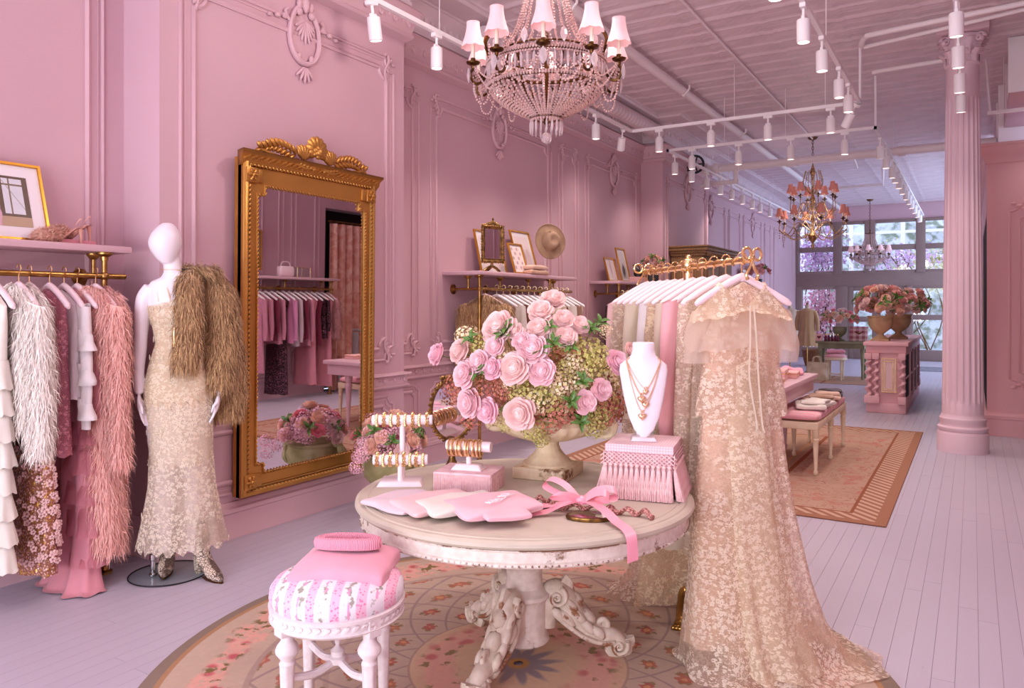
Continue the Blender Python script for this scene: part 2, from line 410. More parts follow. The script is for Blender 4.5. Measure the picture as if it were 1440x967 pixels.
def cartouche():
    m = MB(); a = np.linspace(0, 2*PI, 26, endpoint=False)
    m.tube(np.stack([np.full(26, .014), .115*np.cos(a)*(1-.12*np.sin(a)), .165*np.sin(a)-.02], 1), .015, 7, closed=True)
    m.ell((0, 0, -.02), .012, .11, .16, 5, 12)
    for k in range(9):
        t = -PI/2 + (k-4)*.27; L = .085-.006*abs(k-4)
        m.ell((.018, math.cos(t)*L*.75, .06+math.sin(t)*L*.9), .010, .012, L*.75, 4, 6, TR(rx=t+PI/2))
    for s in (-1, 1):
        m.ell((.02, s*.05, .10), .018, .025, .025, 4, 7); m.ell((.02, s*.045, .145), .015, .02, .03, 4, 7)
        for k in range(3): m.ell((.012, s*(.15+.055*k), .045-.012*k), .014, .026-.004*k, .018-.003*k, 4, 7)
        m.tube(bez([(.015, s*.12, .03), (.015, s*.15, .07), (.015, s*.13, .09)], 4), .009, 5)
        m.ell((.018, s*.05, -.15), .014, .02, .022, 4, 7)
    m.ell((.02, 0, .15), .022, .03, .05, 5, 8)
    for k in range(5): t = -PI/2+(k-2)*.4; m.ell((.016, .05*math.cos(t), -.20+.05*math.sin(t)), .011, .011, .045, 4, 6, TR(rx=t+PI/2))
    return m
cart_me = cartouche().mesh('cartouche', K['trim'])
def bay(wall, X, y0, y1, cart=True, sgn=1):
    panel(wall, X, y0, y1, 1.06, 3.52, sgn=sgn)
    if cart: place('cartouche', cart_me, wall, (X, (y0+y1)/2, 3.46), scale=(sgn*1.3, 1.2, 1.25))
    if y1-y0 > .9: panel(wall, X, y0, y1, .29, .765, .075, .07, orn=False, sgn=sgn)
    else: panel(wall, X, y0, y1, .29, .765, .06, .05, orn=False, sgn=sgn)
for X, y0, y1, c in ((XR, .2, 2.616, 1), (XP, 2.886, 4.858, 1), (XR, 5.2, 5.645, 0), (XR, 5.83, 8.275, 1), (XR, 8.475, 9.02, 0), (XR, 9.235, 11.12, 1), (XP, 11.36, 13.49, 1),
                      (XR, 13.85, 16.0, 1), (XR, 16.2, 17.2, 0), (XR, 17.4, 19.2, 1), (XR, 19.45, 20.2, 0), (XR, 20.5, 23.0, 1)):
    bay(wl, X, y0, y1, c)

# right wall, fitting-room bay
wr = struct(MB().box(XW, XW+.3, -2.6, 9.0, 0, CEIL+.1).box(XW, XW+.3, 9.0, 10.4, 3.0, CEIL+.1).build('wall_right', K['wall'], smooth=False))
RPth = [(XW, 9.0), (XW, -2.6)]
struct(sweep(MB(), RPth, base_prof).build('baseboard_right', K['trim'], smooth=35))
struct(sweep(MB(), RPth, rail_prof).build('trim_4', K['trim'], smooth=35)); struct(sweep(MB(), RPth, corn_prof).build('trim_5', K['trim'], smooth=35))
for y0, y1, c in ((5.0, 7.45, 1), (7.62, 8.12, 0), (8.28, 8.86, 0), (2.4, 4.8, 1)): bay(wr, XW, y0, y1, c, -1)
fb = struct(MB().box(.14, 1.3, 10.4, 10.52, 0, 3.2).box(.14, .2, 10.52, 16, 2.6, 3.2).box(.14, .2, 14.2, 16, 0, 2.6).box(.14, .9, 16, 16.1, 0, 3.2).box(.9, 1.0, 10.5, 16.1, 0, 3.2).box(.14, 1.0, 10.5, 16.1, 3.2, 3.3).build('wall_fitting_room', K['panel'], smooth=False))
PP = [(.14, 16), (.14, 10.4), (1.15, 10.4)]
PPr = PP[::-1]
struct(sweep(MB(), PPr[::-1], [(-o, z) for o, z in []] or [(0, 3.36), (.16, 3.36), (.16, 3.33), (.14, 3.32), (.12, 3.28), (.06, 3.23), (.03, 3.2), (.02, 3.15), (0, 3.14)]).build('trim_6', K['panel'], smooth=35))
struct(sweep(MB(), PP, [(0, .27), (.015, .27), (.02, .245), (.03, .235), (.03, .2), (.02, .19), (.02, 0)]).build('trim_7', K['panel'], smooth=35))
m = MB()
for a, rr, t in ((0, .14, .016), (.1, .12, .014)):
    q = scallop(.36+a, 1.5-a, .52+a, 2.72-a, rr); m.tube([(x, 10.4, z) for x, z in q], t, 6, closed=True, up=(0, -1, 0))
for zc, s in ((2.62, 1), (.62, -1)):
    for k in range(4): m.ell((.40+.05*k, 10.39, zc+s*(.05-.03*k)), .035, .012, .02, 4, 7)
m.build('panel_moulding', K['panel'], fb, smooth=50)
K['dark'] = plain('painted_opening_shade', (30, 20, 24), .9)  # near-black colour that paints in the shade inside openings
MB().box(.141, .2, 10.55, 14.1, .02, 2.55).build('recess_shade_panel', K['dark'], fb, smooth=False)  # dark panel fills the side opening in place of its shade

# rear wall with weathered timber glazing
wb = struct(MB().box(-4.8, 1.2, YB, YB+.25, 3.9, CEIL+.1).box(-4.8, -4.46, YB, YB+.25, 0, 3.9).box(.3, 1.2, YB, YB+.25, 0, 3.9).build('wall_rear', K['wall'], smooth=False))
def glazing(name, posts, rails, panes):
    win = struct(thing(name, None, None, (0, YB, 0)))
    for (x0, x1, z0, z1) in posts: MB().box(x0, x1, -.09, .12, z0, z1, .008).build('post', K['oak'], win, smooth=30)
    for (x0, x1, z0, z1) in rails: MB().box(x0, x1, -.06, .10, z0, z1, .008).build('rail', K['oak'], win, smooth=30)
    for (x0, x1, z0, z1) in panes: MB().box(x0, x1, .02, .03, z0, z1).build('pane', K['glass'], win, smooth=False)
cols = [(-4.46, -4.36), (-3.43, -3.2), (-2.61, -2.34), (-1.33, -1.1), (-.12, .1)]
rws = [(2.47, 3.08), (3.18, 3.84)]
glazing('window_1', [(a, b, 2.42, 3.9) for a, b in cols],
        [(cols[i][1], cols[i+1][0], z0, z1) for i in range(4) for z0, z1 in ((2.42, 2.5), (3.06, 3.2), (3.82, 3.9))],
        [(cols[i][1], cols[i+1][0], a, b) for i in range(4) for a, b in rws])
glazing('window_2', [(-4.46, -4.28, 0, 2.06), (-3.36, -3.05, 0, 2.06), (-1.56, -1.4, 0, 2.06), (-.15, .1, 0, 2.06)],
        [(-4.5, .2, 2.05, 2.43), (-4.28, -3.36, 0, .3), (-4.28, -3.36, 1.98, 2.06), (-1.4, -.15, 0, .3), (-1.4, -.15, 1.12, 1.26), (-1.4, -.15, 1.98, 2.06)],
        [(-4.28, -3.36, .3, 1.98), (-1.4, -.15, .3, 1.12), (-1.4, -.15, 1.26, 1.98)])
dr = struct(thing('door_1', None, None, (0, YB, 0)))
for (x0, x1, z0, z1) in ((-3.05, -2.9, 0, 2.05), (-2.42, -2.2, 0, 2.05), (-1.72, -1.56, 0, 2.05)): MB().box(x0, x1, -.04, .06, z0, z1, .006).build('stile', K['oak'], dr, smooth=30)
for (x0, x1) in ((-2.9, -2.42), (-2.2, -1.72)):
    for (z0, z1) in ((0, .3), (1.05, 1.2), (1.93, 2.05)): MB().box(x0, x1, -.04, .06, z0, z1, .006).build('rail', K['oak'], dr, smooth=30)
    for (z0, z1) in ((.3, 1.05), (1.2, 1.93)): MB().box(x0, x1, .01, .02, z0, z1).build('pane', K['glass'], dr, smooth=False)
    hx = -2.36 if x0 < -2.5 else -2.26
    MB().cyl((hx, -.09, .95), (hx, -.09, 1.25), .012).cyl((hx, -.09, .98), (hx, -.03, .98), .008).cyl((hx, -.09, 1.22), (hx, -.03, 1.22), .008).build('pull_handle', K['brass'], dr)

# shopfront behind the camera (real glazing the daylight comes through)
wf = struct(MB().box(-4.8, 1.2, -2.75, -2.5, 3.95, CEIL+.1).box(-4.8, -4.2, -2.75, -2.5, 0, 3.95).box(.6, 1.2, -2.75, -2.5, 0, 3.95).box(-4.2, .6, -2.75, -2.5, 0, .25).build('wall_front', K['wall'], smooth=False))
wn = struct(thing('window_3', None, None, (0, -2.62, 0)))
for a in (-4.2, -2.6, -1.0, .52): MB().box(a, a+.08, -.06, .06, .25, 3.95).build('post', K['oak'], wn, smooth=False)
for a in (-4.12, -2.52, -.92): MB().box(a, a+1.52 if a > -1 else a+1.52, -.01, .01, .25, 3.95).build('pane', K['glass'], wn, smooth=False)

# ceiling of pressed tin tiles
ce = struct(MB().box(-4.8, 1.2, -2.6, YB+.2, CEIL+.012, CEIL+.15).build('ceiling', K['tin'], smooth=False))
TS = .665; n = 26
gx = (np.arange(n+1)/n); U, V_ = np.meshgrid(gx, gx, indexing='ij')
e = np.minimum(np.minimum(U, 1-U), np.minimum(V_, 1-V_))
U2, V2 = (U*2) % 1, (V_*2) % 1; e2 = np.minimum(np.minimum(U2, 1-U2), np.minimum(V2, 1-V2))
hgt = np.where(np.minimum(V_, 1-V_) < .05, .015, 0) + np.where(np.abs(V_-.5) < .03, .012, 0) + np.where((np.minimum(U, 1-U) < .04), .007, 0)
du, dv = U-.5, V_-.5; rr_ = np.hypot(du, dv)
lat = (np.abs(((du+dv)*6.5) % 1-.5) < .15) | (np.abs(((du-dv)*6.5) % 1-.5) < .15)
hgt += np.where((np.abs(dv) > .1) & (np.abs(dv) < .4) & lat & (du > 0), .007, 0) + np.where((np.abs(dv) < .4) & (np.abs(dv) > .1) & (np.abs((V_*10) % 1-.5) < .2) & (du < -.1), .007, 0)
hgt += np.where(np.abs(dv) > .42, .005*(.5+.5*np.sin(U*2*PI*9)), 0)
tile = MB().surf(np.stack([U*TS, V_*TS, -hgt], -1)[:, ::-1]).mesh('ceiling_tile', K['tin'], 35)
for i in range(8):
    for j in range(36):
        place('ceiling_tile', tile, ce, (-4.46+i*TS, -.5+j*TS, CEIL))

# outside the rear windows
K['paving'] = plain('pale_paving', (206, 206, 212), .8, col2=(186, 188, 198), scale=2)
K['bank'] = plain('planted_stone_bank', (214, 214, 214), .9, col2=(128, 136, 112), scale=3.5, bump=.6, bscale=8, detail=8, lo=.42, hi=.62)
struct(MB().box(-16, 12, YB+.25, 44, -.3, -.05).build('ground_outside', K['paving'], smooth=False))
P = np.array([[(x, 31+.25*math.sin(x*2.1+z*3)+.2*rnd.random()+z*.16, z*1.0) for z in np.linspace(-.1, 5.2, 14)] for x in np.linspace(-14, 9, 50)])
tag(MB().surf(P[:, ::-1]).build('stone_bank', K['bank']), 'planted grey stone bank across the lane outside the rear windows', 'bank')
wd = thing('timber_rail_fence', 'pale timber rail fence on the bank outside the rear windows', 'fence', (0, 30.4, 0))
K['paletimber'] = plain('pale_timber', (236, 226, 226), .7)
for k in range(9): MB().box(-9+k*1.7, -8.86+k*1.7, -.05, .05, 2.6, 5.0, M=TR(ry=.0)).build('post', K['paletimber'], wd, smooth=False)
for z in (3.2, 4.1, 4.8): MB().box(-9.2, 5, -.03, .03, z, z+.1).build('rail', K['paletimber'], wd, smooth=False)
# ================================================================== column, ducts, pipes, track lights, chandeliers, rugs
K['colpaint'] = plain('pale_pink_column_paint', (230, 202, 212), .45, spec=.4)
co = thing('fluted_column', 'pale pink fluted column with leafy capital between rug and fitting room', 'column', (-.09, 9.14, 0))
MB().lathe([(.235, 0), (.235, .19), (.228, .205), (.218, .215), (.232, .235), (.232, .255), (.21, .27), (.205, .30), (.214, .32), (.214, .345), (.2, .36), (.194, .385)], 48).build('base', K['colpaint'], co)
zz = np.concatenate([[.385, .50, .53], np.linspace(.56, 3.58, 16), [3.60, 3.63, 3.64, 3.98]])
def fl_(a, z):
    t = (a*20/(2*PI)) % 1; prof = np.where(np.abs(t-.5) < .36, -.075*np.sqrt(np.maximum(0, 1-((t-.5)/.36)**2)), 0)
    on = ((z > .52) & (z < 3.62)).astype(float); return 1+prof[None]*on[:, None]
MB().lathe([(.192-.043*(z/4)**1.2, z) for z in zz], 200, flute=fl_).build('shaft', K['colpaint'], co, smooth=30)
m = MB().lathe([(.150, 3.96), (.165, 3.975), (.165, 3.99), (.15, 4.0), (.15, 4.1), (.17, 4.2), (.21, 4.26)], 32)
m.box(-.235, .235, -.235, .235, 4.27, 4.345, .012); m.build('capital', K['colpaint'], co)
def acan(h, w):
    t = np.linspace(0, 1, 9); P = []
    for q in t:
        out = .012+.055*max(0, q-.45)**1.3*3; z = h*q if q < .85 else h*(.85-(q-.85)*.6)
        ww = w*(.55+.5*math.sin(q*2.6))*(1+.18*math.sin(q*22)); P.append([(out+.012*math.cos(s*3), s*ww, z) for s in np.linspace(-1, 1, 7)])
    return MB().surf(np.array(P)).mesh('acanthus_leaf', K['colpaint'])
lf = acan(.15, .05); lf2 = acan(.2, .045)
for k in range(8):
    a = k*PI/4; place('acanthus_leaf', lf, co, (.15*math.cos(a), .15*math.sin(a), 3.985), (0, 0, a))
    a += PI/8; place('acanthus_leaf', lf2, co, (.15*math.cos(a), .15*math.sin(a), 4.06), (0, 0, a))
th = np.linspace(0, 9, 28); vol = MB().tube(np.stack([.055*np.exp(-.17*th)*np.cos(th), np.zeros(28), .055*np.exp(-.17*th)*np.sin(th)], 1), .016, 6, flat=1.5).mesh('volute', K['colpaint'])
for k in range(4):
    a = PI/4+k*PI/2; place('volute', vol, co, (.22*math.cos(a), .22*math.sin(a), 4.21), (0, 0, a))

# ducts and pipes under the ceiling
du = thing('ventilation_duct', 'pink boxed ventilation duct under the ceiling above the fitting room', 'duct', (0, 0, 0))
MB().box(.50, 1.15, 7.0, 9.6, 3.92, 4.34, .01).build('duct_section', K['trim'], du); MB().box(.34, 1.15, 9.62, 11.6, 3.78, 4.34, .01).build('duct_section', K['trim'], du); MB().box(.30, 1.15, 11.62, 15, 3.62, 4.34, .01).build('duct_section', K['trim'], du)
m = MB()
for y in (7.9, 8.8, 9.61, 10.6, 11.61, 12.6): MB().box(.28 if y > 11 else (.32 if y > 9 else .48), 1.15, y, y+.025, 3.60 if y > 11 else (3.76 if y > 9 else 3.9), 4.34).build('seam_flange', K['pipew'], du, smooth=False)
MB().box(.332, .345, 10.0, 10.5, 3.86, 4.2, .004).build('grille', K['pipew'], du)
th = np.linspace(0, 2*PI*60, 1); ys = np.linspace(6.2, 11.05, 180)
MB().tube(np.stack([np.full(180, -4.10), ys, np.full(180, 4.14)], 1), .10+.010*np.sin(np.arange(180)*1.6), 14).build('spiral_duct', K['tin'])
tag(bpy.data.objects['spiral_duct'], 'grey ribbed spiral duct running under the ceiling along the panelled wall', 'duct')
sp = thing('sprinkler_main', 'thick white sprinkler main crossing under the ceiling to the column', 'pipe', (0, 0, 3.8))
MB().cyl((-3.93, 12.7, 0), (.28, 12.6, 0), .062, 14).build('pipe', K['pipew'], sp)
m = MB()
for x, q_, l_ in ((-3.35, .078, .05), (-2.46, .078, .09), (-.9, .078, .05), (-3.86, .1, .05), (-3.67, .085, .05)): MB().cyl((x-l_, 12.67, 0), (x+l_, 12.67, 0), q_, 14).build('coupling', K['pipew'], sp)
MB().cyl((-3.35, 12.66, 0), (-3.35, 12.66, -.24), .04, 10).build('drop_pipe', K['pipew'], sp); MB().cyl((-2.46, 12.66, 0), (-2.46, 12.66, .2), .05, 10).build('riser_pipe', K['pipew'], sp)
MB().cyl((-4.02, 12.8, -.24), (-3.3, 12.65, -.24), .035, 10).build('branch_pipe', K['pipew'], sp)
for y in (0,): 
    m = MB(); a = np.linspace(0, 2*PI, 24, endpoint=False); m.tube(np.stack([.14*np.cos(a), np.zeros(24), .14*np.sin(a)], 1), .02, 6, closed=True)
    for k in range(5): t = k*2*PI/5; m.cyl((0, 0, 0), (.13*math.cos(t), 0, .13*math.sin(t)), .012, 6)
    m.ell((0, 0, 0), .04, .03, .04); m.xf(TR(-3.93, 12.3, .04, rz=.2)); m.build('valve_wheel', K['black'], sp)
    MB().cyl((-3.95, 12.3, .04), (-3.9, 12.68, .0), .03).build('valve_stem', K['pipew'], sp)
def conduit(pts, r, lab, hooks=()):
    t = thing('ceiling_conduit', lab, 'conduit'); MB().tube(pts, r, 10).build('pipe', K['pipew'], t)
    for (x, y, z) in hooks: MB().tube([(x-r*1.4, y, z+.1), (x-r*1.4, y, z), (x, y, z-r*1.4), (x+r*1.4, y, z), (x+r*1.4, y, z+.05)], .014, 6).build('pipe_hanger', K['pipew'], t)
    return t
conduit([(-3.15, 4.0, 4.24), (-3.2, 23.0, 4.24)], .055, 'long white pipe on hangers running the length of the tin ceiling', [(-3.15, y, 4.25) for y in (6.2, 9.4, 12.2, 15, 18)])
conduit(bez([(1.1, 8.2, 4.24), (-.7, 8.42, 4.24), (-.93, 8.5, 4.24), (-1.0, 8.75, 4.24), (-.98, 9.0, 4.3)], 6), .028, 'white conduit bending across the ceiling beside the column capital')
conduit([(.9, 8.3, 4.23), (-.98, 8.78, 4.23)], .022, 'thin white conduit beside the bent one near the capital')
conduit([(-.25, 9.75, 4.24), (-.96, 9.8, 4.24), (-1.0, 9.82, 4.24)], .026, 'short white conduit behind the column capital')
conduit([(-2.28, 1.0, 4.315), (-2.31, 13.6, 4.315)], .014, 'dark thin conduit feeding the brass chandelier')
conduit([(-2.9, 17.0, 3.95), (-1.55, 17.0, 3.95), (-1.55, 17.0, 4.3)], .035, 'white pipe hung behind the brass chandelier')
conduit([(-4.0, 20, 3.75), (-3.4, 20, 3.75), (-3.4, 20, 4.3)], .05, 'white pipe elbow by the purple-lit wall at the rear')
conduit([(-1.9, 15.2, 4.3), (-1.86, 15.6, 4.1)], .02, 'bare short pipe stub hanging near the rear track')

# track lighting
def head():
    t = thing('track_spotlight', 'white cylinder spotlight hanging from the ceiling track', 'spotlight', (0, 0, 0), 0, 'track spotlights')
    MB().box(-.022, .022, -.05, .05, -.045, -.012, .004).build('adapter', K['white'], t)
    MB().cyl((0, 0, -.03), (0, 0, -.11), .011, 8).box(-.012, .012, -.03, .03, -.125, -.1, .003).build('stem', K['white'], t)
    MB().lathe([(.044, -.125), (.048, -.13), (.048, -.285), (.042, -.29), (.040, -.27), (.0, -.268)], 20).build('housing', K['white'], t); hs_ = t.children[-1] if False else [c for c in bpy.data.objects if c.name == 'housing'][0]
    MB().lathe([(.038, -.272), (.0, -.271)], 16).build('lens', K['lens'], hs_); return t
g = Mat('lamp_lens', .2); g.set('Base Color', lin((255, 236, 220))); g.set('Emission Color', lin((255, 226, 214))); g.set('Emission Strength', 4.0); K['lens'] = g.m
proto_head = head(); used = [0]
def spot(x, y, lab, rz=0, tilt=0, power=0, aim=None, z=3.7):
    if used[0] == 0: o = proto_head; used[0] = 1
    else: o = dup(proto_head)
    o.location = (x, y, z); o.rotation_euler = (tilt, 0, rz); o['label'] = lab
    if power:
        l = bpy.data.lights.new('spot_lamp', 'SPOT'); l.energy = power; l.spot_size = math.radians(125); l.spot_blend = 1; l.shadow_soft_size = .06; l.color = (1, .84, .78)
        lo = link(bpy.data.objects.new('spot_lamp', l)); lo.location = (x, y, z-.31)
        a = Vector(aim) - lo.location; lo.rotation_euler = a.to_track_quat('-Z', 'Y').to_euler()
    return o
def track(name_lab, segs, wires):
    t = thing('lighting_track', name_lab, 'track')
    for (a, b) in segs:
        d = np.array(b)-np.array(a); L = np.hypot(*d); ang = math.atan2(d[1], d[0])
        MB().box(-.018, L+.018, -.018, .018, -.012, .024, M=TR(a[0], a[1], 3.7, ang)).build('track_rail', K['white'], t, smooth=False)
    for (x, y) in wires: MB().cyl((x, y, 3.72), (x, y, CEIL), .0035, 5).build('suspension_wire', K['white'], t)
track('white lighting track loop above the round table and chandelier', [((-3.69, .5), (-3.69, 9.0)), ((-3.69, 9.0), (-1.05, 9.0)), ((-1.05, 9.0), (-1.05, .5))], [(-3.69, 2.5), (-3.69, 4.95), (-3.69, 7.4), (-2.4, 9.0), (-1.4, 9.0), (-1.05, 6.8), (-1.05, 4.0)])
track('white lighting track loop above the pink counter and brass chandelier', [((-3.7, 10.37), (-3.7, 22)), ((-3.7, 10.37), (-1.03, 10.37)), ((-1.03, 10.37), (-1.03, 21))], [(-3.7, 13.5), (-3.7, 17), (-2.9, 10.37), (-2.1, 10.37), (-1.04, 13), (-1.04, 16.5)])
track('short white lighting track leading to the fluted column', [((-.1, 3.0), (-.11, 8.85))], [(-.1, 5.5), (-.1, 7.6)])
track('white lighting track end in front of the pink fitting room', [((.16, 10.86-.6), (1.0, 10.86-.6))], [(.3, 10.26)])
MB().tube(bez([(.17, 10.26, 3.72), (.15, 10.28, 4.0), (.13, 10.3, 4.34)], 6), .012, 6).build('power_cable', K['white']); tag(bpy.data.objects['power_cable'], 'white power drop cable from ceiling to the track by the fitting room', 'cable')
MB().cyl((-1.045, 9.0, 3.72), (-1.045, 9.0, CEIL), .014, 8).build('power_cable', K['white']); tag(bpy.data.objects['power_cable.001'], 'white power drop rod at the corner of the table track loop', 'cable')
MB().cyl((-1.03, 10.37, 3.72), (-1.03, 10.37, CEIL), .014, 8).build('power_cable', K['white']); tag(bpy.data.objects['power_cable.002'], 'white power drop rod at the corner of the counter track loop', 'cable')
LS = 'white cylinder spotlight on the track side along the panelled pink wall'
for i, y in enumerate((1.6, 2.9, 4.134, 4.912, 5.833, 6.777, 7.934)): spot(-3.69, y, LS, 0, .18 if i == 2 else 0, 62 if i in (4, 5, 6) else 0, (-3.3, y+.2, .4))
spot(-3.69, 8.72, 'white spotlight tilted sideways at the end of the wall-side track', .6, .5, 22, (-4.3, 9.2, 1.6))
for i, x in enumerate((-3.325, -2.677, -2.015, -1.343)): spot(x, 9.0, 'white spotlight on the cross track between table and counter', PI/2, 0, 45 if i in (0, 2) else 0, (x, 8.2, .5))
spot(-1.07, 8.95, 'white spotlight tilted strongly at the corner of the table track loop', .9, .65, 60, (-1.4, 7.4, .5))
for i, y in enumerate((2.2, 3.6, 4.9, 5.809, 6.6, 7.524, 8.13)): spot(-1.05, y, 'white spotlight on the track side between chandelier and column', 0, 0, 50 if i in (0, 1, 2, 5) else 0, ((-1.7, 2.8, .7) if i < 3 else (-1.2, y, 0)))
for i, x in enumerate((-3.353, -2.707, -2.033, -1.381)): spot(x, 10.37, 'white spotlight on the cross track before the brass chandelier', PI/2, 0, 45 if i in (1, 3) else 0, (x+.2, 11.6, .5))
for i, y in enumerate((10.908, 11.711, 12.658, 13.182, 13.846, 14.577, 15.386, 16.097, 16.814, 17.729, 18.6, 19.6)): spot(-1.03, y, 'white spotlight on the long track over the pink counter', 0, .15 if i == 0 else 0, 40 if i in (0, 3) else 0, (-1.2, y, .5))
for i, y in enumerate((10.658, 11.432, 12.21, 12.984, 13.703, 14.441, 15.195, 15.836, 16.725)): spot(-3.7, y, 'white spotlight on the long track along the rear half of the panelled wall', 0, 0, 40 if i in (0, 4) else 0, (-4.2, y+.2, 1))
for i, y in enumerate((4.2, 5.2, 6.22, 7.05, 7.88, 8.69)): spot(-.1, y, 'white spotlight on the short track in front of the column', 0, .1, 50 if i in (0, 2, 4) else 0, (-.7, y+.4, 0))
spot(.62, 10.26, 'white spotlight on the track end by the fitting room', .5, .3, 35, (.5, 10.5, 1))

# ------------------------------------------------------------------ crystal chandelier
g = Mat('pale_pink_shade_silk', .7); g.set('Base Color', lin((250, 214, 216))); g.set('Emission Color', lin((255, 200, 196))); g.set('Emission Strength', .12); K['shade'] = g.m
K['candle'] = plain('ivory_candle_sleeve', (246, 234, 214), .5)
g = Mat('rose_crystal_bead', .08); g.set('Base Color', lin((238, 202, 196))); g.set('Transmission Weight', .35); g.set('IOR', 1.5); K['bead'] = g.m
g = Mat('clear_crystal_prism', .05); g.set('Base Color', lin((246, 228, 230))); g.set('Transmission Weight', .55); g.set('IOR', 1.5); K['prism'] = g.m
bead1 = MB().ell((0, 0, 0), 1, nu=4, nv=6); BV = np.concatenate(bead1.v)
def beads(mb, pts, r):
    """a string of beads along a polyline"""
    pts = np.array(pts, float); seg = np.linalg.norm(np.diff(pts, axis=0), axis=1); L = np.concatenate([[0], np.cumsum(seg)]); n = max(2, int(L[-1]/(2.15*r)))
    s = np.linspace(0, L[-1], n); q = np.stack([np.interp(s, L, pts[:, k]) for k in range(3)], 1)
    k0 = mb.n; V = (q[:, None]+BV[None]*r).reshape(-1, 3); mb.v.append(V); mb.n += len(V); nb = len(BV)
    off = (np.arange(n)*nb+k0)
    for a in bead1.q: mb.q.append((a[None]+off[:, None, None]).reshape(-1, 4))
    for f in bead1.g: 
        for o in off: mb.g.append([int(i+o) for i in f])
def shade_mesh(rt=.036, rb=.066, h=.135):
    n = 48; a = np.linspace(0, 2*PI, n, endpoint=False); P = []
    for t in np.linspace(0, 1, 9):
        r = rt+(rb-rt)*(t**1.8); sc = 1+.03*np.abs(np.sin(4*a))*(.3+t) ; z = -h*t + (0 if t < 1 else -.008*np.abs(np.sin(4*a)))
        P.append(np.stack([r*sc*np.cos(a), r*sc*np.sin(a), np.ones(n)*z+h], 1))
    m = MB().surf(np.array(P), cv=True)
    m.tube(np.stack([rt*np.cos(a), rt*np.sin(a), np.full(n, h)], 1), .003, 4, closed=True); return m.mesh('lamp_shade', K['shade'])
SH = shade_mesh()
CANDLE = MB().lathe([(.0, 0), (.011, 0), (.011, .085), (.006, .088), (.004, .10), (0, .10)], 10).mesh('candle_sleeve', K['candle'])
CUP = MB().lathe([(.004, -.045), (.012, -.035), (.012, -.022), (.036, -.012), (.040, -.003), (.03, -.002), (.014, 0), (.014, .018), (.012, .02)], 14).mesh('candle_cup', K['bronze'])
PRISM = MB().lathe([(.001, -.075), (.006, -.062), (.0075, -.02), (.004, -.004), (.001, 0)], 6).mesh('crystal_prism', K['prism'], False)
DROP = MB().lathe([(.001, -.10), (.014, -.085), (.026, -.055), (.02, -.025), (.006, -.006), (.001, 0)], 8, sy=.45).mesh('crystal_drop', K['prism'], False)
K['antbrass'] = plain('antique_brass_leaf', (206, 168, 120), .35, .8, (150, 108, 70), 30)
def lamp(par, loc, power, r=.2):
    l = bpy.data.lights.new('candle_bulbs', 'POINT'); l.energy = power; l.shadow_soft_size = r; l.color = (1, .86, .80); o = link(bpy.data.objects.new('candle_bulbs', l), par); o.location = loc
